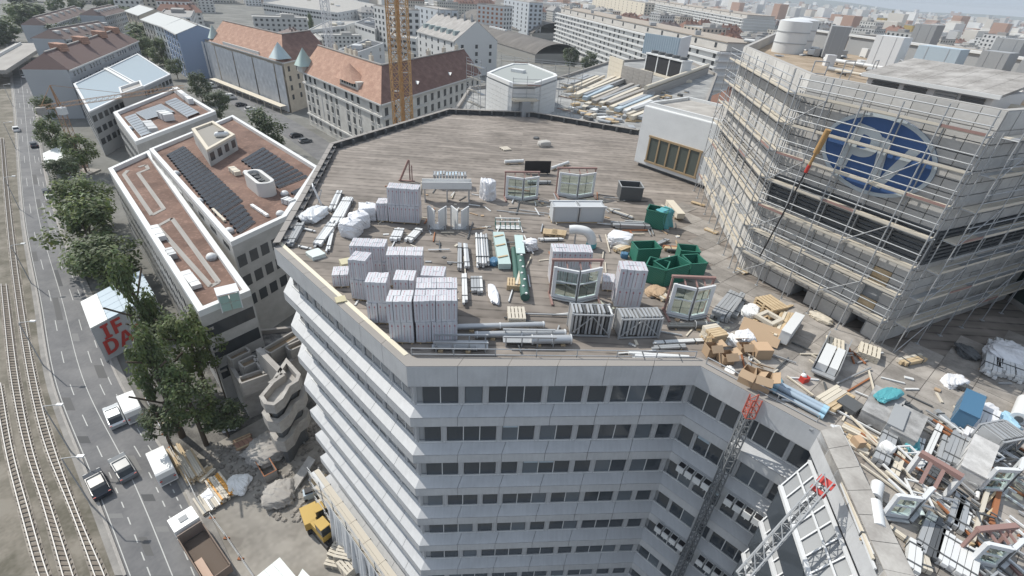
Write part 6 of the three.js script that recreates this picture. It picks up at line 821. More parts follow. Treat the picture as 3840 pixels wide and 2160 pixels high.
for (const [lab, p, sx, sy, sz, m, o] of [
  ['white bulk bag, front one of three in a row', [-14.51,34,-39.03], 0.95, 1.5, 0.95, M.film, { neck: 1 }], ['white bulk bag, middle one of three in a row', [-14.27,34,-40.74], 0.9, 1.5, 0.9, M.film, { neck: 1 }], ['white bulk bag, rear one of three in a row', [-14.04,34,-42.69], 0.95, 1.5, 0.95, M.film, { neck: 1 }],
  ['grey white foil heap by the parapet profiles', [-18.85,34,-41.87], 1.6, 0.9, 1.0, M.alu, { rough: 0.4 }], ['tall foil wrapped piece beside the glazed frame', [-3.36,34,-49.6], 0.7, 2.2, 0.9, M.film, { rough: 0.3 }], ['pale rounded foam slab near the parapet', [-16.08,34,-34.81], 0.75, 0.35, 0.65, mat(0.6, 0.66, 0.64, 0.5), { boxy: 1, rough: 0.02 }],
  ['white bulk bag resting on crates by the slatted pallet', [9.54,34,-40.91], 1.2, 1.1, 1.0, M.film, {}], ['blue sack leaning on the green wrapped sheets', [-1.68,34,-35.53], 0.5, 0.5, 0.5, M.blue, {}], ['blue bag by the white bag crates', [9.58,34,-38.34], 0.35, 0.5, 0.35, M.blue, {}],
  ['white foil strip crumpled beside the planks', [-1.34,34,-30.71], 0.35, 0.35, 1.3, M.film, { rough: 0.4, turn: 0.2 }], ['pale foil bag on the green mesh roll', [1.28,34,-38.6], 0.6, 0.9, 0.7, M.film, { rough: 0.35 }], ['white plastic sack at the carton heap', [15.16,34,-26.84], 0.6, 0.6, 0.5, M.paint, { rough: 0.3 }], ['white crumpled foil on the carton heap', [16.19,34,-27.49], 0.6, 0.5, 0.6, M.film, { rough: 0.4 }], ['blue foil scrap at the carton heap', [16.25,34,-26.85], 0.5, 0.2, 0.4, M.blue, { rough: 0.4 }],
  ['white sack pair by the timber pallets', [17.61,34,-30.53], 0.7, 0.6, 0.6, M.paint, { rough: 0.35 }], ['white paper scraps by the large open carton', [13.91,34,-23.83], 0.5, 0.3, 0.3, M.paint, { rough: 0.5 }], ['teal foil bundle beside the blue pipes', [16.14,34,-23.16], 0.6, 0.5, 0.7, mat(0.16, 0.3, 0.36, 0.5), { rough: 0.4 }],
  ['teal foil lying between the crates', [22.26,34,-19.44], 0.4, 0.5, 1.5, M.teal, { rough: 0.35, turn: -0.5 }], ['teal foil strip on top of the covered box', [22.01,34,-21.6], 1.0, 0.3, 0.4, M.teal, { rough: 0.3, turn: 0.5, y: 0.95 }], ['white crumpled foil heap beyond the blue crate', [27.91,34,-21.53], 0.7, 0.6, 1.0, M.film, { rough: 0.45 }], ['light blue foil heap at the outer paving', [28.97,34,-21.01], 0.8, 0.4, 0.5, M.lblue, { rough: 0.45 }],
  ['white bag lying in the middle of the grey profiles', [19.91,34,-17.95], 0.35, 0.4, 0.35, M.paint, { y: 0.55 }], ['large white foil covered heap at the shaded tower side', [34.07,34,-26.93], 1.2, 1.2, 1.6, M.film, { rough: 0.4 }], ['white roll heap at the shadow border', [28.15,34,-24.25], 0.8, 0.5, 0.5, M.film, { rough: 0.35 }], ['dark bag heap against the shaded tower face', [31.4,34,-27.48], 0.8, 0.5, 0.6, M.dgrey, { rough: 0.4 }],
  ['rubble heap at the scaffold foot by the tower doorway', [22.9,34,-30.55], 0.8, 0.4, 0.5, M.cream, { rough: 0.45 }], ['pale lump of insulation on the empty roof', [3.16,34,-70.89], 1.1, 0.8, 0.7, mat(0.45, 0.43, 0.4, 0.8), { rough: 0.1 }], ['dark scraps on the empty roof behind', [2.02,34,-74.54], 0.5, 0.25, 0.4, M.dgrey, { rough: 0.5 }], ['brown rubbish heap by the glazed frame', [11.19,34,-32.7], 0.9, 0.4, 0.7, M.card, { rough: 0.45 }], ['white foil on the slanted profile bars', [18.37,34,-31.39], 0.4, 0.4, 0.5, M.film, { rough: 0.4 }],
]) blob('roof_bag', lab, /foil/.test(lab) ? 'foil' : /heap|scraps/.test(lab) ? 'heap' : 'bag', p, sx, sy, sz, m, o);
// single special things
{ const t = thing('red_canister', 'small red canister with white helmet on top', 'canister', v([18.36,34,-23.46]).setY(RT).toArray(), 0.4); part(t, 'body', box(0.5, 0.4, 0.35, 0, 0.2, 0), M.red); const g = new THREE.SphereGeometry(0.17, 12, 6, 0, 6.28, 0, 1.57); g.translate(-0.05, 0.42, -0.1); part(t, 'helmet', g, M.paint); }
{ const t = thing('black_board', 'upright black board between two white tubes', 'board', [0, 0, 0]), L = edgeFrame(t, [0.52,34,-58.38], [3.67,34,-59.04]); part(t, 'sheet', box(L, 1.5, 0.12, 0, 0.85, 0), M.black); part(t, 'foot', [box(0.1, 0.1, 0.9, -L * 0.4, 0.05, 0), box(0.1, 0.1, 0.9, L * 0.4, 0.05, 0)], M.dgrey); }
{ const t = thing('curved_duct', 'fat white curved duct elbow with teal band', 'duct', v([6.21,34,-39.86]).setY(RT).toArray(), -0.2), c = new THREE.CatmullRomCurve3([V(-1.5, 1.45, 0.1), V(-0.8, 1.55, 0), V(0.1, 1.45, 0), V(0.55, 0.9, 0), V(0.6, 0.1, 0)]); part(t, 'elbow', new THREE.TubeGeometry(c, 20, 0.42, 14), M.white); part(t, 'band', cyl(0.46, 0.4, 0.6, 0.1, 0, 16), M.teal); part(t, 'stand', [box(0.1, 1.1, 0.1, -0.9, 0.55, 0.3), box(0.1, 1.1, 0.1, -0.9, 0.55, -0.3)], M.galv); }
{ const t = thing('mesh_roll', 'long dark green mesh roll with white caps lying on the roof', 'roll'), a = [1.01,34,-30.28], b = [0.23,34,-40]; t.position.set((a[0] + b[0]) / 2, RT, (a[2] + b[2]) / 2); t.rotation.y = head(a, b); const L = dist(a, b); part(t, 'roll', [pipe([0, 0.35, -L / 2], [0, 0.35, L / 2], 0.34, 14), pipe([0.5, 0.25, -L * 0.3], [0.5, 0.25, L * 0.3], 0.22, 12)], mat(0.05, 0.12, 0.1, 0.7)); for (let k = 0; k < 8; k++) part(t, 'cap', cyl(0.09, 0.1, -0.05 + 0.15 * (k % 2), 0.66, (k - 5) * L / 10, 8), M.paint); part(t, 'cover', box(0.75, 0.06, L * 0.35, 0, 0.72, L * 0.3), mat(0.5, 0.62, 0.6, 0.5)); }
{ const t = thing('wrapped_sheets', 'pale green wrapped sheet stack with planks on top', 'sheets'), a = [-0.71,34,-34.7], b = [-1.58,34,-40.54]; t.position.set((a[0] + b[0]) / 2, RT, (a[2] + b[2]) / 2); t.rotation.y = head(a, b); const L = dist(a, b); part(t, 'wrap', box(1.0, 0.5, L, 0, 0.3, 0), mat(0.45, 0.56, 0.54, 0.45)); for (const k of [-0.3, 0.05, 0.35]) part(t, 'plank', box(0.9, 0.06, 0.16, 0.05, 0.6, k * L, 0.4), M.wood); part(t, 'bearer', [box(1.1, 0.06, 0.1, 0, 0.03, -L * 0.3), box(1.1, 0.06, 0.1, 0, 0.03, L * 0.3)], M.wood); }
{ const t = thing('green_crate', 'green bottle crate frame with white rails in the roof middle', 'crate', [0, 0, 0]), L = edgeFrame(t, [-1.93,34,-42.18], [0.37,34,-42.44]); part(t, 'frame', [0, 1, 2, 3, 4, 5].flatMap(i => [box(0.06, 0.8, 0.06, (i / 5 - 0.5) * L, 0.4, 0), box(0.06, 0.8, 0.06, (i / 5 - 0.5) * L, 0.4, -0.8)]), mat(0.08, 0.22, 0.18, 0.6)); part(t, 'rail', [box(L, 0.08, 0.1, 0, 0.8, 0), box(L, 0.08, 0.1, 0, 0.8, -0.8), box(L, 0.05, 0.8, 0, 0.06, -0.4)], M.white); }
{ const t = thing('leaning_beam', 'red brown steel beam leaning up from a rack behind the insulation', 'beam', [0, 0, 0]), a = [-13.4,34,-52.93], b = [-12.65,34,-52.23]; part(t, 'beam', beam([a[0], RT + 0.1, a[2]], [a[0] + 1.0, RT + 2.4, a[2] - 0.4], 0.2), M.redst); part(t, 'post', [beam([a[0] + 1.05, RT, a[2] - 0.4], [a[0] + 1.05, RT + 2.4, a[2] - 0.4], 0.12), beam([a[0] + 1.3, RT, a[2] - 0.4], [a[0] + 1.3, RT + 1.8, a[2] - 0.4], 0.1)], M.redst); part(t, 'foot', box(1.8, 0.1, 0.2, a[0] + 0.7, RT + 0.05, a[2] - 0.2), M.redst); }
{ const t = thing('leaning_plate', 'pale plate leaning at the parapet by the foil heap', 'plate', v([-19.58,34,-44.84]).setY(RT).toArray(), 0.4); part(t, 'plate', box(0.1, 2.2, 0.9, 0, 1.05, 0, 0, 0, 0.25), M.alu); part(t, 'stay', pipe([-0.1, 0, 0], [0.5, 1.6, 0], 0.04), M.galv); }
{ const t = thing('ladder_frame', 'timber ladder frame lying under the rusty beam', 'timber', [0, 0, 0]), a = [20.94,34,-13.24], b = [23.83,34,-16.07], c = [22.41,34,-14.03], d = [25.8,34,-17.44], y = RT + 0.32; part(t, 'rail', beam([a[0], y, a[2]], [b[0], y, b[2]], 0.16), M.plank); for (const k of [0.02, 0.33, 0.66, 0.98]) part(t, 'rung', beam([lerp(a[0], b[0], k), y - 0.12, lerp(a[2], b[2], k)], [lerp(c[0], d[0], k), y - 0.12, lerp(c[2], d[2], k)], 0.1), M.wood); part(t, 'block', [box(0.2, 0.25, 0.2, a[0], RT + 0.12, a[2]), box(0.2, 0.25, 0.2, b[0], RT + 0.12, b[2])], M.wood); }
{ const t = thing('red_beam_rack', 'long red brown rack beam with short arms behind the tipped frame', 'rack'), a = [20.56,34,-17.01], b = [21.65,34,-15.67], y = RT + 1.5; part(t, 'beam', beam([a[0], y, a[2]], [b[0], y, b[2]], 0.3, 0.26), M.redst); for (const k of [0.03, 0.97]) part(t, 'end_cap', beam([lerp(a[0], b[0], k), y, lerp(a[2], b[2], k)], [lerp(a[0], b[0], k), RT, lerp(a[2], b[2], k)], 0.2), M.alu); for (const k of [0.3, 0.6]) part(t, 'arm', beam([lerp(a[0], b[0], k), y, lerp(a[2], b[2], k)], [lerp(a[0], b[0], k) - 0.6, RT + 0.6, lerp(a[2], b[2], k) + 0.7], 0.14), M.redst); }
// white slab walls with dark panel at the far right of the roof
{ const t = thing('slab_wall', 'white slab above a dark green panel beyond the shaded tower face', 'wall'); part(t, 'slab', beam([41, 41.2, -36], [40.5, 41.2, -22], 0.4, 5), M.white); part(t, 'panel', beam([41.1, 36.5, -36], [40.6, 36.5, -22], 0.4, 4.2), mat(0.03, 0.05, 0.045, 0.5)); part(t, 'base', beam([41.1, 34.2, -36], [40.6, 34.2, -22], 0.6, 0.4), M.conc); }
// small scraps scattered on deck and paving
{ const box2 = (w, d) => new THREE.BoxGeometry(w, 0.08, d), sg = [box2(0.5, 0.2), box2(0.9, 0.12), box2(0.3, 0.3), box2(1.3, 0.1)], zones = [[[-11.61,34,-28.69], [9.41,34,-25.1]], [[-4.67,34,-42.33], [10.82,34,-31.89]], [[-21.58,34,-54.86], [13.4,34,-51.55]]];
  for (let i = 0; i < 170; i++) { const far = i > 105, q = far ? [rr(19, 36), 0, rr(-25, -11)] : [rr(-12, 16), 0, rr(-52, -25)]; if (q[2] > -36.6 + (q[0] + 19.5) * 0.963) continue; const o = mesh(numbered('loose_scrap'), pick(sg), pick([M.plank, M.white, M.galv, M.card, M.cream, M.dgrey]), scene); o.position.set(q[0], RF + (far ? 0.1 : 0.045), q[2]); o.rotation.y = rnd() * 6; o.userData = { label: far ? 'small offcut lying on the paving by the tower' : 'small offcut lying on the dark roof felt', category: 'scrap', group: far ? 'offcuts on the paving' : 'offcuts on the roof felt' }; } }

// dense loose bars, posts and frames between the bigger things
{
  const gl = [1.2, 1.8, 2.6, 3.6].map(l => new THREE.BoxGeometry(0.09, 0.09, l)), gf = [1.0, 1.5].map(l => J([box(0.08, 0.08, l, -0.35, 0, 0), box(0.08, 0.08, l, 0.35, 0, 0), box(0.7, 0.08, 0.08, 0, 0, l / 2 - 0.04), box(0.7, 0.08, 0.08, 0, 0, 0.04 - l / 2), box(0.7, 0.06, 0.06, 0, 0, 0)]));
  const pm = [M.alu, M.galv, M.white, M.steel, M.dsteel, M.plank, M.cream, M.rust];
  const onRoof = (x, z) => z < -35 + (x + 19.5) * 0.963 - 1.6 && (x < 12 || x > 17.5 || z < -23.8 + (x - 12) * 0.92 - 1.2) && (x < 17.4 || z < -20 || x > 18.8);
  const put = (name, label, cat, group, g, x, y, z, ry, rx, m) => { if (!onRoof(x, z)) return; const tone = m === M.rust ? 'rusty' : m === M.dsteel ? 'dark' : m === M.white ? 'white' : m === M.plank || m === M.cream ? 'pale timber coloured' : 'silver grey'; label = tone + ' ' + label; group = tone + ' ' + group; const o = mesh(numbered(name), g, m, scene); o.position.set(x, y, z); o.rotation.order = 'YXZ'; o.rotation.y = ry; o.rotation.x = rx; o.userData = { label, category: cat, group }; };
  for (let i = 0; i < 190; i++) { const x = rr(18.6, 31), z = rr(-20.5, -8.5); if (z < -0.55 * x - 4.2 + rr(-1, 0)) { } if (x - 18 < (-19 - z) * -0.1 || (x < 24 && z < -19)) continue; put('loose_bar', 'thin bar in the crowded clutter by the courtyard', 'bar', 'bars in the crowded clutter', pick(gl), x, RF + rr(0.12, 0.4), z, rr(0.2, 0.65) + (rnd() < 0.15 ? 1.5 : 0), rr(-0.05, 0.05), pick(pm)); }
  for (let i = 0; i < 34; i++) put('metal_grating', 'small open metal grating in the crowded clutter by the courtyard', 'grating', 'small gratings in the crowded clutter', pick(gf), rr(19.2, 30), RF + rr(0.3, 0.9), rr(-18.5, -9), rr(-0.4, 0.8), rr(-0.9, 0.4), pick(pm.slice(0, 5)));
  for (let i = 0; i < 90; i++) put('thin_bar', 'thin bar lying loose on the roof felt between the stacks', 'bar', 'loose bars on the felt', pick(gl), rr(-13, 14), RF + rr(0.06, 0.16), rr(-53, -25), rr(-0.25, 0.25) + (rnd() < 0.45 ? 1.57 : 0), 0, pick(pm));
  for (let i = 0; i < 40; i++) put('thin_bar', 'thin bar lying loose on the paving near the cartons', 'bar', 'loose bars on the paving', pick(gl), rr(14.5, 24), RF + rr(0.08, 0.2), rr(-27, -20), rr(0, 3), 0, pick(pm));
}

// ---------- lattice masts and cranes ----------
function lattice(t, a, b, w, pitch, m, tk = 0.12, up = null) {
  const { d, s, u, L } = frameOf(v(a), v(b)), n = Math.max(2, Math.round(L / pitch)), pt = (k, i) => v(a).addScaledVector(d, L * k / n).addScaledVector(s, (i & 1 ? 1 : -1) * w / 2).addScaledVector(u, (i & 2 ? 1 : -1) * w / 2);
  for (let i = 0; i < 4; i++) part(t, 'chord', beam(pt(0, i), pt(n, i), tk), m);
  const g = []; for (let k = 0; k < n; k++) for (const [i, j] of [[0, 1], [1, 3], [3, 2], [2, 0]]) { g.push(beam(pt(k, i), pt(k + 1, j), tk * 0.6), beam(pt(k, i), pt(k, j), tk * 0.5)); if (tk > 0.13) g.push(beam(pt(k + 1, i), pt(k, j), tk * 0.45)); }
  stuffPart(t, 'bracing', g, m);
}
{ // yellow tower crane mast behind the roof edge
  const c = [-23.93,28,-99.88], t = thing('tower_crane_mast', 'yellow orange lattice crane mast rising behind the roof edge', 'crane'); const om = mat(0.5, 0.31, 0.15, 0.65);
  lattice(t, [c[0] - 0.9, 0.3, c[2]], [c[0] - 0.9, 66, c[2]], 1.7, 1.9, om, 0.16); lattice(t, [c[0] + 0.95, 0.3, c[2] - 0.3], [c[0] + 0.95, 66, c[2] - 0.3], 1.7, 1.9, om, 0.16); part(t, 'base', box(6, 0.6, 6, c[0], 0.3, c[2]), M.conc);
  for (let k = 0; k < 14; k++) part(t, 'platform', box(0.9, 0.08, 0.9, c[0] - 0.9 + (k % 2) * 1.8, 14 + k * 3.4, c[2]), M.galv);
}
{ const c = [-75.01,26,-203.72], t = thing('crane_mast', 'pale grey lattice crane mast above the dark court roofs', 'crane'); lattice(t, [c[0], 0.2, c[2]], [c[0], 70, c[2]], 2.4, 2.6, M.alu, 0.2); part(t, 'base', box(6, 0.5, 6, c[0], 0.25, c[2]), M.conc); }
{ // orange crane on the left: mast, jib, counter jib
  const b = [-123.64,0,-132.31], h = 18.5, t = thing('tower_crane', 'small orange tower crane with long jib over the plant roof', 'crane'), om = mat(0.36, 0.22, 0.13, 0.7), j = [-109.4,18.5,-164.32], cj = [-131.42,18.5,-137.52], hd = [b[0], h, b[2]];
  const dir = v(j).sub(v(hd)).normalize(); lattice(t, [b[0], 0.2, b[2]], hd, 1.4, 1.6, om, 0.1); lattice(t, hd, j, 1.0, 1.6, om, 0.08); const cj2 = v(hd).addScaledVector(dir, -4); lattice(t, hd, cj2.toArray(), 1.0, 1.6, om, 0.08);
  part(t, 'cab', box(1.6, 1.8, 1.6, b[0] + 1.2, h - 1.2, b[2] + 0.8), M.white); const ap = [b[0], h + 5, b[2]]; part(t, 'apex', [beam(hd, ap, 0.25), beam([hd[0] + 0.8, h, hd[2]], ap, 0.2)], om); part(t, 'tie_rod', [beam(ap, v(hd).lerp(v(j), 0.55).toArray(), 0.1), beam(ap, cj2.toArray(), 0.1)], om); part(t, 'counterweight', box(2, 1.8, 1.4, cj2.x, cj2.y - 0.8, cj2.z, 0.7), M.conc); part(t, 'base', box(5, 0.4, 5, b[0], 0.2, b[2]), M.conc);
}
{ // grey mast with red head in front of the courtyard facade
  const p = [15.03,34,-21.8], t = thing('hoist_mast', 'dark grey lattice hoist mast with red head in front of the facade', 'mast'); const q = [p[0] - 0.75, 0, p[2] + 0.8];
  lattice(t, [q[0], 0.2, q[2]], [q[0], 33.2, q[2]], 0.46, 0.62, mat(0.2, 0.21, 0.22, 0.5), 0.07); lattice(t, [q[0], 33.25, q[2]], [q[0], 34.7, q[2]], 0.5, 0.5, mat(0.42, 0.11, 0.08, 0.6), 0.065);
}
{ const t = thing('lattice_boom', 'grey lattice boom with red fittings lying across the ribbed canopies', 'boom'), a = [11.32,31.6,-12.45], b = [15.6,34.9,-15.57]; lattice(t, a, b, 0.5, 0.6, M.grey, 0.055); part(t, 'fitting', [beam(mix3(a, b, 0.93), mix3(a, b, 0.99), 0.7, 0.12), beam(mix3(a, b, 0.85), mix3(a, b, 0.88), 0.66, 0.3)], M.red); part(t, 'cable', pipe(mix3(a, b, 0.02), mix3(a, b, 0.95), 0.06), M.dgrey); }
// air conditioning units under two ledges of the courtyard facade
for (const k of [2, 4]) for (let i = 0; i < 8; i++) { const a = outline[3], b = outline[4], L = dist(a, b), f = (i < 4 ? 0.16 : 0.3) + i * 0.088, p = facePt(a, b, f * L, RF + 0.42 - k * 3.55 - 0.72 - 0.62, 0.36), t = thing('air_conditioner', k === 2 ? 'white air conditioner with black fan on the upper row' : 'white air conditioner with black fan on the lower row', 'air conditioner', p, Math.atan2(-(b[2] - a[2]), b[0] - a[0]), k === 2 ? 'upper air conditioner row' : 'lower air conditioner row'); part(t, 'casing', box(0.5, 0.5, 0.6, 0, 0.2, 0), M.white); part(t, 'fan', [cyl(0.2, 0.03, 0, 0.455, 0, 14), box(0.42, 0.012, 0.42, 0, 0.456, 0)], M.black); part(t, 'bracket', box(0.06, 0.1, 0.7, 0, -0.1, -0.02), M.galv); }
// ---------- vehicles ----------
const tyreG = (() => { const g = new THREE.CylinderGeometry(0.33, 0.33, 0.22, 18); g.rotateZ(Math.PI / 2); return g; })(), rimG = (() => { const g = new THREE.CylinderGeometry(0.2, 0.2, 0.24, 12); g.rotateZ(Math.PI / 2); return g; })(), carGlass = mat(0.03, 0.035, 0.04, 0.08);
function extrudeSide(pts, w, bev = 0.06) { const s = new THREE.Shape(pts.map(p => new THREE.Vector2(p[0], p[1]))), g = new THREE.ExtrudeGeometry(s, { depth: w - 2 * bev, bevelSize: bev, bevelThickness: bev, bevelSegments: 2 }); g.translate(0, 0, -(w - 2 * bev) / 2); g.rotateY(-Math.PI / 2); return g; }
const carBody = extrudeSide([[-2.2, 0.3], [-2.25, 0.75], [-1.9, 0.95], [-1.0, 1.0], [1.2, 1.0], [2.1, 0.82], [2.25, 0.6], [2.2, 0.3]], 1.78), cabin = extrudeSide([[-1.95, 0.95], [-1.6, 1.38], [-1.2, 1.46], [0.2, 1.46], [0.55, 1.38], [1.15, 0.97]], 1.5, 0.1), roofG = extrudeSide([[-1.5, 1.45], [-1.2, 1.52], [0.2, 1.52], [0.45, 1.45]], 1.42, 0.05);
const vanBody = extrudeSide([[-2.7, 0.35], [-2.75, 2.25], [-2.55, 2.35], [1.3, 2.35], [1.6, 2.2], [2.15, 1.25], [2.75, 1.05], [2.85, 0.4]], 1.95, 0.08);
function vehicle(name, label, cat, p, turn, kind, m, group) {
  const t = thing(name, label, cat, p, turn, group), van = kind === 'van';
  part(t, 'body', van ? vanBody : carBody, m);
  if (van) { part(t, 'windscreen', box(1.7, 0.95, 0.06, 0, 1.72, 1.98, 0, -0.52), carGlass); for (const s of [-1, 1]) part(t, 'side_window', box(0.05, 0.6, 1.0, s * 0.97, 1.7, 1.05), carGlass); part(t, 'rear_door', box(1.6, 1.6, 0.04, 0, 1.3, -2.79), M.grey); }
  else { part(t, 'glasshouse', cabin, carGlass); part(t, 'roof', roofG, m); }
  for (const s of [-1, 1]) { for (const z of van ? [-1.7, 1.8] : [-1.35, 1.4]) { const w = part(t, 'wheel', tyreG, M.black); w.position.set(s * 0.82, 0.33, z); part(w, 'rim', rimG, M.steel); } part(t, 'headlight', box(0.35, 0.16, 0.1, s * 0.66, van ? 0.95 : 0.72, van ? 2.78 : 2.22), M.paint); part(t, 'tail_light', box(0.25, 0.2, 0.08, s * 0.72, van ? 1.1 : 0.78, van ? -2.8 : -2.24), M.red); }
  return t;
}
const gp = (a, b) => { const c = mid(a, b); return [[c[0], 0.03, c[2]], head(a, b)]; };
const silver = mat(0.55, 0.57, 0.58, 0.3, { metalness: 0.3 }), wh = mat(0.74, 0.74, 0.73, 0.3), dk = mat(0.03, 0.035, 0.045, 0.25), gy = mat(0.16, 0.17, 0.18, 0.3);
for (const [lab, a, b, kind, m] of [['silver compact car beside the white van on the road', [-50.8,0,-43.9], [-54.57,0,-47.41], 'car', silver], ['white van in the kerb lane with its shadow on the pavement', [-49.04,0,-44.99], [-53.62,0,-49.26], 'van', wh], ['dark car with bright windscreen in the lane by the verge', [-45.25,0,-33.75], [-49.31,0,-37.06], 'car', dk], ['dark grey car in the middle lane behind the compact car', [-44.35,0,-36.55], [-47.7,0,-39.16], 'car', gy], ['white delivery van in the kerb lane nearing the yard gate', [-39.44,0,-36.47], [-43.4,0,-40.18], 'van', wh], ['white car far down the road by the crossing', [-168.91,0,-161.46], [-176.33,0,-168.98], 'car', wh], ['black car at the kerb by the white canopy tent', [-151.94,0,-148.58], [-156.71,0,-153.35], 'car', dk], ['dark car following at the tree row kerb', [-118.8,0,-114.06], [-122.9,0,-118.14], 'car', dk], ['white car beside the tree row', [-115.91,0,-111.4], [-119.21,0,-114.72], 'car', wh], ['white car before the road bridge', [-236.41,0,-241.17], [-245.85,0,-251.05], 'car', wh]]) { const [p, tr] = gp(a, b); vehicle(kind === 'van' ? 'van' : 'car', lab, kind === 'van' ? 'van' : 'car', p, tr, kind, m); }
for (const [lab, p, tr, kind, m] of [['white parked van on the side street by the netted house', [-134.37,0,-231.58], 2.4, 'van', wh], ['black parked car on the side street', [-123.52,0,-220.45], 2.4, 'car', dk], ['white parked car on the side street', [-116.23,0,-213.87], 2.4, 'car', wh], ['dark green parked car by the round street tree', [-107.27,0,-204.46], 2.4, 'car', mat(0.03, 0.06, 0.05, 0.3)], ['black parked car before the ornate corner house', [-83.12,0,-180.7], 2.4, 'car', dk], ['grey parked car before the ornate corner house', [-77.54,0,-175.04], 2.4, 'car', gy], ['white parked car near the blue fronted house', [-203.66,0,-299.11], 2.4, 'car', wh], ['white parked van under the site canopy end', [-154.34,0,-251.69], 2.4, 'van', wh]]) vehicle(kind === 'van' ? 'van' : 'car', lab, kind === 'van' ? 'van' : 'car', [p[0], 0.04, p[2]], tr, kind, m);
{ // tipper truck leaving the yard
  const a = [-27.09,0,-25.4], b = [-34.19,0,-31.05], [p, tr] = gp(a, b), t = thing('tipper_truck', 'tipper truck with white cab and empty brown bed at the yard gate', 'truck', p, tr), L = dist(a, b), h = L / 2;
  part(t, 'cab', [box(2.4, 2.2, 2.0, 0, 1.9, h - 1.0)], wh); part(t, 'roof_hatch', box(0.8, 0.08, 0.7, 0, 3.04, h - 1.0), M.grey); part(t, 'windscreen', box(2.1, 0.9, 0.06, 0, 2.3, h + 0.02), carGlass); part(t, 'chassis', box(1.2, 0.4, L - 0.6, 0, 0.85, 0), M.dgrey);
  part(t, 'bed_floor', box(2.4, 0.12, L - 2.6, 0, 1.25, -1.3), mat(0.13, 0.1, 0.08, 0.9)); for (const s of [-1, 1]) part(t, 'bed_side', box(0.1, 1.2, L - 2.6, s * 1.2, 1.9, -1.3), mat(0.2, 0.15, 0.12, 0.8)); part(t, 'bed_front', box(2.4, 1.5, 0.12, 0, 2.0, h - 2.4), mat(0.25, 0.2, 0.17, 0.8)); part(t, 'tailgate', box(2.4, 1.1, 0.1, 0, 1.85, -h), mat(0.2, 0.15, 0.12, 0.8)); part(t, 'side_cushion', box(0.7, 0.5, 4, 0.7, 1.7, -h + 1.2), mat(0.5, 0.36, 0.28, 0.8));
  for (const s of [-1, 1]) for (const z of [h - 1.2, -h * 0.35, -h * 0.7]) { const w = part(t, 'wheel', tyreG, M.black); w.scale.set(1.5, 1.5, 1.5); w.position.set(s * 1.05, 0.5, z); part(w, 'rim', rimG, M.steel); }
}
{ // yellow excavator by the office foot
  const p = [-18.44,0,-31.58], t = thing('excavator', 'yellow excavator standing at the foot of the office block', 'excavator', [p[0], 0.05, p[2]], 0.9), ym = mat(0.5, 0.33, 0.08, 0.6); for (const s of [-1, 1]) part(t, 'track', [box(0.55, 0.75, 3.2, s * 1.0, 0.42, 0)], M.black); part(t, 'house', box(2.4, 1.1, 2.6, 0, 1.4, -0.4), ym); part(t, 'cab', box(1.0, 1.3, 1.3, -0.7, 2.5, 0.3), carGlass); part(t, 'cab_roof', box(1.1, 0.1, 1.4, -0.7, 3.2, 0.3), ym); part(t, 'boom', [beam([0.3, 1.8, 0.6], [0.3, 4.0, 2.6], 0.4, 0.5), beam([0.3, 4.0, 2.6], [0.3, 2.6, 4.8], 0.35, 0.45)], ym); part(t, 'stick', beam([0.3, 2.8, 4.7], [0.3, 0.9, 5.0], 0.3), ym); part(t, 'bucket', box(0.9, 0.7, 0.7, 0.3, 0.7, 5.0, 0, 0.4), M.dgrey);
  const p2 = [-20.19,0,-33.23]; const e2 = dup(t, [p2[0], 0.05, p2[2]], 2.2, 'second yellow digger half in shade beside the first');
}
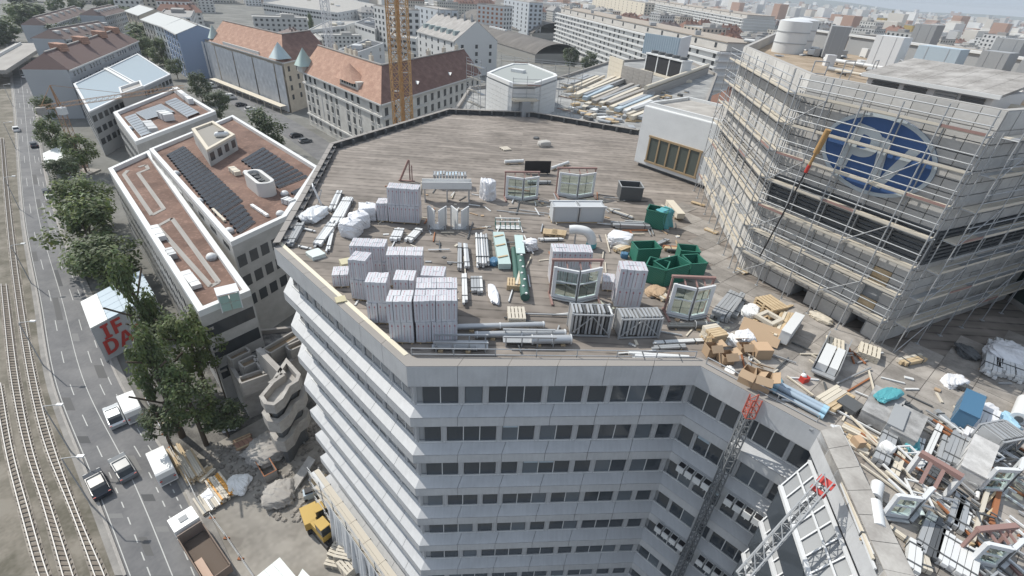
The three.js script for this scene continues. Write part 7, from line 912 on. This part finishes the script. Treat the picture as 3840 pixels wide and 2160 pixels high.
// ---------- yard, fences, terraces ----------
{
  const fence = (pts, lab, h = 2) => { const t = thing('site_fence', lab, 'fence'); for (let k = 0; k < pts.length - 1; k++) { const L = dist(pts[k], pts[k + 1]), n = Math.max(1, Math.round(L / 3)); for (let i = 0; i < n; i++) { const a = mix3(pts[k], pts[k + 1], i / n), b = mix3(pts[k], pts[k + 1], (i + 1) / n); part(t, 'post', pipe([a[0], 0.02, a[2]], [a[0], h, a[2]], 0.05), M.galv); for (const y of [0.3, 1.1, h - 0.05]) part(t, 'rail', pipe([a[0], y, a[2]], [b[0], y, b[2]], 0.03), M.galv); part(t, 'foot_block', box(0.6, 0.15, 0.25, a[0], 0.09, a[2]), M.rust); } } };
  fence([[-51.05,0,-49.4], [-42.65,0,-41.59], [-35,0,-34.47]], 'wire site fence between pavement and timber piles'); fence([[-32.24,0,-32.49], [-29.42,0,-30.32], [-24.18,0,-26.12]], 'tube barrier line beside the yard gate', 1.1);
  for (const [lab, a, b, w, h, m] of [['long timber pile against the site fence', [-40.04,0,-40.13], [-36.31,0,-36.9], 2.2, 1.0, wod], ['second timber pile at the fence near the dark tree', [-41.91,0,-41.23], [-38.58,0,-38.25], 1.6, 0.9, wod], ['plank pile lying across behind the fence timber', [-36.31,0,-36.9], [-35.62,0,-38.89], 1.4, 0.5, wod], ['long beam pile with yellow ends by the yard', [-34.8,0,-37.4], [-31.45,0,-34.75], 1.8, 0.8, [M.plank, M.cream, M.orange]], ['thin timber poles under the roadside trees', [-45.47,0,-44.94], [-45.57,0,-46.86], 1.0, 0.3, wod], ['mixed boards near the yard gate', [-34.85,0,-35.19], [-32.53,0,-33.29], 2.0, 0.4, [M.galv, M.plank, M.dsteel]], ['old sleepers stacked by the white skip', [-22.75,0,-38.38], [-19.81,0,-35.66], 1.6, 0.6, [M.wood, M.cream]], ['slatted timber stack in the office shade', [-22.01,0,-37.31], [-21.27,0,-38.89], 1.8, 0.6, wod], ['steel girders at the concrete bay foot', [-29.67,0,-47.35], [-25.91,0,-43.93], 0.8, 0.4, [M.galv, M.dsteel]], ['timber beams in the office shade near the bay', [-28.96,0,-47.9], [-26.43,0,-45.25], 0.6, 0.3, wod], ['brick red planks below the dark tree', [-34.7,0,-42.28], [-32.97,0,-43.76], 2.0, 0.4, [M.tile, M.wood]]]) { const t = bundle('plank_pile', lab, TB, a, b, w, h, m, { part: 'plank', nostrap: 1 }); t.position.y = 0.05; }
  for (const [p, lab, n] of [[[-16.57,0,-29.29], 'slatted pallet pile at the office foot', 5], [[-15.72,0,-28.92], 'cream pallet stack beside the slatted pile', 7], [[-15.09,0,-27.83], 'pallet stack next to the white container', 6], [[-16.7,0,-28.56], 'low pallet pile by the excavator', 3]]) { const q = pallet(lab, p, rr(0, 2), n, 1.6, M.plank); q.position.y = 0.05; }
  const cont = (lab, cs, h, m) => { const t = thing('container', lab, 'container'); part(t, 'body', prism(cs.map(p => [p[0], p[2]]), 0.05, h), m); for (let k = 0; k < 4; k++) part(t, 'roof_sheet', slab(mix3(mix3(cs[0], cs[1], k / 4 + 0.003), mix3(cs[0], cs[1], k / 4 + 0.003), 0), mix3(cs[0], cs[1], (k + 1) / 4 - 0.003), mix3(cs[3], cs[2], (k + 1) / 4 - 0.003), mix3(cs[3], cs[2], k / 4 + 0.003), 0.1).translate(0, h - cs[0][1] + 0.12, 0), mat(0.7, 0.74, 0.71, 0.5)); };
  cont('white roofed site container at the yard bottom', [[-23.56,2.8,-24.47], [-21.62,2.8,-27.17], [-19.22,2.8,-25.4], [-21.04,2.8,-22.95]], 2.8, M.alu); cont('second white roofed container beside the first', [[-19.32,2.8,-24.26], [-18.93,2.8,-26.2], [-16.63,2.8,-24.69], [-17.26,2.8,-22.96]], 2.8, M.alu);
  { const t = openBox('skip', 'rusty skip standing on the yard', 'skip', [-28.25,0,-37.37], [-27.23,0,-38.4], 1.3, 4.2, mat(0.32, 0.3, 0.28, 0.7), { rim: M.rust }); t.position.y = 0.05; }
  { const t = thing('concrete_ramp', 'concrete ramp slab rising towards the office foot', 'ramp', [0, 0, 0]); const a = [-25.41,0,-36.85], b = [-24.41,0,-36.38], c = [-23.07,0,-40.13], d = [-24.12,0,-40.66]; part(t, 'slab', uvm(slab([a[0], 0.35, a[2]], [b[0], 0.35, b[2]], [c[0], 1.6, c[2]], [d[0], 1.6, d[2]], 0.3)), M.conc); part(t, 'wall', beam([d[0], 0.75, d[2]], [a[0], 0.3, a[2]], 0.25, 0.6), M.conc); }
  { const p = [-22.27,0,-36.11], t = thing('pump_unit', 'small grey machine with black top in the office shade', 'machine', [p[0], 0.05, p[2]], 0.5); part(t, 'body', box(1.6, 0.9, 1.0, 0, 0.6, 0), M.blueg); part(t, 'top', box(1.2, 0.3, 0.7, 0, 1.2, 0), M.black); for (const s of [-0.6, 0.6]) part(t, 'wheel', pipe([s, 0.2, 0.4], [s, 0.2, 0.5], 0.2, 10), M.black); }
  for (const [p, lab, m, s] of [[[-31.36,0,-36.74], 'white tarpaulin heap on the yard', M.paint, 1.3], [[-33.94,0,-35.26], 'white sacks by the yard boards', M.film, 0.9], [[-22.75,0,-38.38], 'white bags at the ramp', M.film, 0.6], [[-30.29,0,-41.8], 'grey rubble mound under the trees', M.conc, 2.4], [[-25.97,0,-35.89], 'broken stone mound at the shade border', M.conc, 1.8], [[-36.83,0,-45.72], 'white boxes under the dark tree', M.film, 1.0]]) { const t = blob('yard_heap', lab, 'heap', p, s, s * 0.7, s, m, { rough: 0.4 }); t.position.y = 0.03; }
  // rubble as uncountable scatter
  { const g = new THREE.IcosahedronGeometry(0.25, 0), im = new THREE.InstancedMesh(g, M.conc, 900), mm = new THREE.Matrix4(); for (let i = 0; i < 900; i++) { const u = rnd(), w = rnd(), a = [-38.23,0,-41.12], b = [-22.57,0,-49], c = [-24.22,0,-32.6], d = [-16.18,0,-33.2], p = mix3(mix3(a, b, u), mix3(c, d, u), w * w), s = rr(0.3, 1.5); mm.makeScale(s, s * 0.6, s * rr(0.6, 1.4)).setPosition(p[0], 0.08, p[2]); im.setMatrixAt(i, mm); const kk = rr(0.5, 1); im.setColorAt(i, C(kk, kk * 0.97, kk * 0.93)); } im.name = 'rubble'; im.userData = { kind: 'stuff', label: 'grey broken rubble scattered on the yard', category: 'rubble' }; setShadow(im); scene.add(im); }
  // octagonal concrete bay with rims
  const bay = thing('concrete_bay', 'octagonal concrete bay with raised rims beside the office block', 'building'), rim = [[-28.62,11,-41.11], [-27.5,11,-39.97], [-26.29,11,-39.88], [-25.77,11,-41.04], [-25.82,11,-43.08], [-25.2,11,-44.08], [-25.4,11,-45.31], [-28.41,11,-48.1], [-28.35,11,-43.34]].map(p => [p[0], p[2]]);
  part(bay, 'core', prism(inset(rim, 0.7), 0.02, 9.9), M.dgrey); part(bay, 'floor', uvm(sheet(inset(rim, 0.3), 9.95)), M.conc); for (const g of wallRing(rim, 0.45, 9.6, 11)) part(bay, 'rim', uvm(g), M.conc); for (const g of wallRing(inset(rim, -0.2), 0.6, 6.6, 8.4)) part(bay, 'lower_rim', uvm(g), M.conc); for (const g of wallRing(rim, 0.6, 3, 4.8)) part(bay, 'lower_rim', uvm(g), M.conc);
  const wl = thing('terrace_wall', 'thick concrete terrace wall leading to the octagonal bay', 'wall'); for (const [a, b] of [[[-32.71,11,-49.53], [-27.49,11,-45.09]], [[-27.49,11,-45.09], [-28.35,11,-43.34]]]) part(wl, 'wall', beam([a[0], 5.5, a[2]], [b[0], 5.5, b[2]], 0.7, 11), M.conc);
  for (const [lab, a, b, w] of [['long concrete planter trough under the office ledges', [-33.48,8,-52.33], [-30.87,8,-56.91], 1.6], ['concrete planter with bare soil near the white sacks', [-35.45,8,-49.2], [-34.18,8,-50.82], 1.6], ['concrete planter by the terrace wall', [-33.96,8,-51.13], [-31.33,8,-48.41], 1.3], ['low concrete planter row along the terrace front', [-34.17,8,-46.32], [-30.88,8,-48.98], 1.3], ['concrete planter under the trees', [-37.71,8,-50.44], [-36.18,8,-52.5], 1.4], ['short concrete planter beside the office ledge tips', [-30.87,8,-53.2], [-29.46,8,-54.86], 1.3]]) { const L = dist(a, b), t = thing('planter_trough', lab, 'planter', [(a[0] + b[0]) / 2, 6, (a[2] + b[2]) / 2], head(a, b)); for (const s of [-1, 1]) { part(t, 'long_side', box(0.25, 2.2, L, s * w / 2, 1.1, 0), M.conc); part(t, 'short_side', box(w - 0.25, 2.2, 0.25, 0, 1.1, s * L / 2), M.conc); } part(t, 'soil', box(w - 0.3, 1.7, L - 0.3, 0, 0.86, 0), mat(0.2, 0.15, 0.1, 1)); }
  const tr = flatBlock('terrace_block', 'half demolished concrete terrace below the planters', [[-40.88,6,-53.35], [-38.44,6,-58.67], [-31.55,6,-60.84], [-28.75,6,-54.67], [-31.03,6,-50.96], [-35.16,6,-47.36]], 6, { wall: M.conc, roof: tmat(mott([0.06, 0.06, 0.06], [0.22, 0.21, 0.2], 7, { k: 2.6 }), 1), trim: M.conc });
  { const t = thing('bridge', 'road bridge crossing the road in the haze', 'bridge'), a = [-235.57,7,-223.5], b = [-283.51,7,-302.82]; part(t, 'deck', beam([a[0], 6, a[2]], [b[0], 6, b[2]], 14, 1.6), M.conc); for (const k of [0.3, 0.75]) part(t, 'pier', box(2, 5.2, 8, lerp(a[0], b[0], k), 2.6, lerp(a[2], b[2], k), head(a, b)), M.conc); part(t, 'railing', [beam([a[0], 7.4, a[2] + 6.5], [b[0], 7.4, b[2] + 6.5], 0.3, 1.2)], M.white); }
  for (let i = 0; i < 7; i++) { const q = roadL.getPoint(0.12 + i * 0.1), r = roadR.getPoint(0.12 + i * 0.1), p = q.clone().lerp(r, -0.08), d = r.clone().sub(q).normalize(), t = thing('street_lamp', 'slim grey street lamp on the railway side verge', 'street lamp', [p.x, 0.1, p.z], 0, 'street lamps along the verge'); part(t, 'pole', cyl(0.09, 8, 0, 0, 0, 8, 0.06), M.galv); part(t, 'arm', pipe([0, 8, 0], [d.x * 1.8, 8.3, d.z * 1.8], 0.05), M.galv); part(t, 'lamp_head', box(0.35, 0.15, 0.7, d.x * 2, 8.32, d.z * 2, Math.atan2(d.x, d.z)), M.alu); }
  scaffold('dusty scaffold with debris netting at the foot of the slanted facade', outline[1], outline[2], 0.05, 3, 2.4, 2.6, 0.4, 1.5);
  for (let k = 0; k < 8; k++) { const a = facePt(outline[1], outline[2], 4 + k * 1.9, 0, 1.6), b = facePt(outline[1], outline[2], 4 + (k + 1) * 1.9, 0, 1.6), t = thing('debris_net', 'torn pale debris net sheet on the facade scaffold', 'net', [0, 0, 0], 0, 'debris net sheets'); const p = []; for (let i = 0; i < 5; i++) { const A = mix3(a, b, i / 5), B = mix3(a, b, (i + 1) / 5), w = 0.3 * Math.sin(i * 2 + k), w2 = 0.3 * Math.sin((i + 1) * 2 + k); p.push([A[0] - w, 0.3, A[2] + w], [B[0] - w2, 0.3, B[2] + w2], [B[0], 7, B[2]], [A[0] - w, 0.3, A[2] + w], [B[0], 7, B[2]], [A[0], 7, A[2]]); } part(t, 'sheet', uvm(tris(p)), M.net); part(t, 'lashing', pipe([a[0], 7, a[2]], [b[0], 7, b[2]], 0.04), M.galv); }
}

// ---------- the city beyond ----------
{
  const walls = [[0.62, 0.61, 0.58], [0.55, 0.52, 0.46], [0.48, 0.48, 0.47], [0.66, 0.66, 0.65], [0.56, 0.5, 0.42]].map(c => mat(...c, 0.85)), roofsM = [mat(0.3, 0.29, 0.28, 0.9), mat(0.22, 0.12, 0.09, 0.9), mat(0.4, 0.39, 0.37, 0.9), mat(0.17, 0.13, 0.12, 0.9)];
  const kinds = ['pale plastered city house', 'ochre plastered city house', 'grey city house', 'white city house', 'sandy city house'], rk = ['with grey roof', 'with red brown roof', 'with light flat roof', 'with dark brown roof'];
  const win = (w, h, d, st, cw) => { const p = []; for (const [sx, len, ax] of [[1, w, 0], [-1, w, 0], [1, d, 1], [-1, d, 1]]) { const n = Math.floor(len / cw); for (let i = 0; i < n; i++) for (let r = 0; r < st; r++) { const u0 = (i + 0.28) * len / n - len / 2, u1 = (i + 0.72) * len / n - len / 2, y0 = h * (r + 0.3) / st, y1 = h * (r + 0.78) / st, q = (u, y) => ax ? [sx * (w / 2 + 0.06), y, u] : [u, y, sx * (d / 2 + 0.06)]; p.push(q(u0, y0), q(u1, y0), q(u1, y1), q(u0, y0), q(u1, y1), q(u0, y1)); } } return tris(p); };
  const protos = []; // a few shapes: flat slab, gable house, court house, tall slab
  for (const [w, h, d, st, rise] of [[34, 17, 16, 5, 0], [30, 18, 15, 5, 6], [24, 20, 18, 6, 7], [44, 22, 15, 7, 0], [22, 30, 18, 9, 0], [28, 14, 20, 4, 5]]) protos.push({ w, d, h, rise, wall: box(w, h, d, 0, h / 2, 0), win: win(w, h, d, st, 3.4), roof: rise ? (() => { const W = w / 2 + 0.5, D = d / 2 + 0.5, R = w / 2 - rise * 0.6; const a = [-W, h, D], b = [W, h, D], c = [W, h, -D], e = [-W, h, -D], r = [-R, h + rise, 0], s = [R, h + rise, 0]; return J([tris([a, b, s, a, s, r, c, e, r, c, r, s, b, c, s, e, a, r]), ...[-0.6, -0.1, 0.35, 0.7].map((q, i) => box(1.6, 3, 0.9, q * R, h + rise - 0.2, (i % 2 - 0.5) * 2.4)), ...[-0.7, -0.35, 0, 0.35, 0.7].map(q => box(1.6, 1.6, 2, q * R, h + rise * 0.35, D * 0.68))]); })() : J([box(w - 1, 0.1, d - 1, 0, h + 0.06, 0), box(w * 0.25, 2.4, d * 0.4, w * 0.15, h + 1.2, 0), box(w, 0.7, 0.4, 0, h + 0.35, d / 2 - 0.2), box(w, 0.7, 0.4, 0, h + 0.35, 0.2 - d / 2)]) });
  const boxes = []; scene.updateMatrixWorld(true); scene.children.forEach(o => { if (/building|shed|tree/.test(o.userData.category || '') && !/^office|^clad|^window_box|^stair_t|^annex/.test(o.name)) { const b = new THREE.Box3().setFromObject(o); if (b.min.y < 6) boxes.push(b.expandByScalar(o.userData.category === 'tree' ? 0 : 3)); } });
  const free = (x, z, r) => { for (const b of boxes) if (x > b.min.x - r && x < b.max.x + r && z > b.min.z - r && z < b.max.z + r) return false; if (x < -30 && z > -215) return false; return true; };
  const rp = []; for (let i = 0; i <= 40; i++) rp.push(roadL.getPoint(i / 40));
  let n = 0; const far = []; const cand = [];
  for (let i = -72; i < 72; i++) for (let j = -84; j < 84; j++) { const g = 36, a = -0.5, X = i * g + (((i * 73 + j * 37) % 11 + 11) % 11 - 5) * 1.2, Z = j * g * 0.8 + (((i * 31 + j * 57) % 11 + 11) % 11 - 5) * 1.2, x = X * Math.cos(a) - Z * Math.sin(a), z = X * Math.sin(a) + Z * Math.cos(a), D = Math.hypot(x, z), az = Math.atan2(x, -z); if (z > -60 || D < 150 || Math.abs(az) > 0.98 || D > 2200) continue; if ((i % 7 === 0 || j % 9 === 0) && D < 900) continue; cand.push([D, x, z, az]); }
  cand.sort((p, q) => p[0] - q[0]);
  for (const [D, x, z, az] of cand) {
    if (!free(x, z, 12)) continue; if (rp.some(p => Math.hypot(p.x - x, p.z - z) < 34) || (az < -0.66 && x < -0.8 * -z)) continue; if (x > -115 && x < 95 && z > -470 && x > -0.28 * -z - 20 && x < 0.26 * -z) continue; if (x > -25 && x < 70 && z > -240) continue; if (D < 200 && az < 0.3) continue;
    if (n < 290) { n++; const k = Math.floor(rnd() * 6), p = protos[k], wi = Math.floor(rnd() * 5), ri = p.rise ? pick([1, 1, 3, 0]) : pick([0, 2]), t = thing('city_house', kinds[wi] + ' ' + rk[ri] + (p.h > 25 ? ', tall and narrow' : p.w > 40 ? ', long and flat' : p.rise ? ', hipped' : '') + ' in the town beyond', 'building', [x, 0, z], -0.5 * -1 + (rnd() < 0.4 ? Math.PI / 2 : 0), 'city houses, kind ' + kinds[wi].split(' ')[0] + ' ' + ri + (p.h > 25 ? ' tall' : p.w > 40 ? ' long' : p.rise ? ' hipped' : ' plain')); part(t, 'wall', p.wall, walls[wi]); part(t, 'roof', p.roof, roofsM[ri]); stuffPart(t, 'windows', p.win, winM); const s = rr(0.8, 1.2); t.scale.set(s, rr(0.75, 1.15), s); }
    else far.push([x, z]);
  }
  for (let i = 0; i < 5200; i++) { const az = rr(-0.35, 1.0), D = 1500 + 4500 * Math.pow(rnd(), 1.3); far.push([Math.sin(az) * D, -Math.cos(az) * D]); }
  const im = new THREE.InstancedMesh(new THREE.BoxGeometry(1, 1, 1), mat(1, 1, 1, 0.9), far.length), mm = new THREE.Matrix4(), qq = new THREE.Quaternion();
  far.forEach(([x, z], i) => { const h = rr(9, 20) * (rnd() < 0.05 ? 2.2 : 1); qq.setFromAxisAngle(UP, 0.5 + (rnd() < 0.5 ? Math.PI / 2 : 0)); mm.compose(V(x, h / 2, z), qq, V(rr(16, 38), h, rr(12, 20))); im.setMatrixAt(i, mm); const c = pick([[0.66, 0.65, 0.62], [0.58, 0.55, 0.5], [0.5, 0.5, 0.5], [0.4, 0.26, 0.2], [0.7, 0.7, 0.69]]); im.setColorAt(i, C(...c)); });
  im.name = 'far_city'; im.userData = { kind: 'stuff', label: 'dense pale city reaching to the horizon', category: 'city' }; setShadow(im); scene.add(im);
  // gold fronted towers and the white lattice fronted slab behind the clad tower
  for (const [p, w, h, lab, m] of [[[626.7,14,-1027.17], 16, 34, 'gold ribbed high block behind the clad tower', mat(0.45, 0.31, 0.1, 0.5)], [[578.36,10,-872.7], 15, 30, 'lower gold ribbed block with bright window rows', mat(0.5, 0.36, 0.12, 0.5)], [[1194.71,16,-1926.88], 22, 40, 'white gridded slab block behind the gold one', M.white], [[665.09,6,-892.66], 30, 26, 'grey white office slab with vertical white fins', M.white]]) { const t = thing('high_block', lab, 'building', [p[0], 0, p[2]], 0.75), gold = /gold/.test(lab); part(t, 'wall', box(w, h, 12, 0, h / 2, 0), m); for (let i = 0; i < 6; i++) part(t, 'fin', box(0.8, h, 0.8, (i - 2.5) * w / 6, h / 2, 6.3), gold ? mat(0.55, 0.42, 0.18, 0.4) : M.paint); part(t, 'roof', box(w * 0.9, 1, 10.8, 0, h + 0.5, 0), M.grey); for (let r = 0; r < 8; r++) for (let i = 0; i < 6; i++) { const q = slotBox(t, 'window', winM, w / 6 * 0.55, h / 8 * 0.45, 0.1, (i - 2) * w / 6 - w / 12, h * (r + 0.5) / 8, 6.05, 0); } }
  // hazy hills on the horizon
  const pts = []; for (let i = 0; i < 160; i++) { const a = -1.1 + 2.4 * i / 160, b = -1.1 + 2.4 * (i + 1) / 160, hh = t => 55 + 26 * Math.sin(t * 7) + 16 * Math.sin(t * 17 + 1) + 8 * Math.sin(t * 41), R = 7200, R2 = 8400, q = (t, r, y) => [Math.sin(t) * r, y, -Math.cos(t) * r]; pts.push(q(a, R, -2), q(b, R, -2), q(b, R2, hh(b)), q(a, R, -2), q(b, R2, hh(b)), q(a, R2, hh(a))); }
  struct('hills', tris(pts), mat(0.09, 0.11, 0.09, 1));
}
renderer.render(scene, camera);
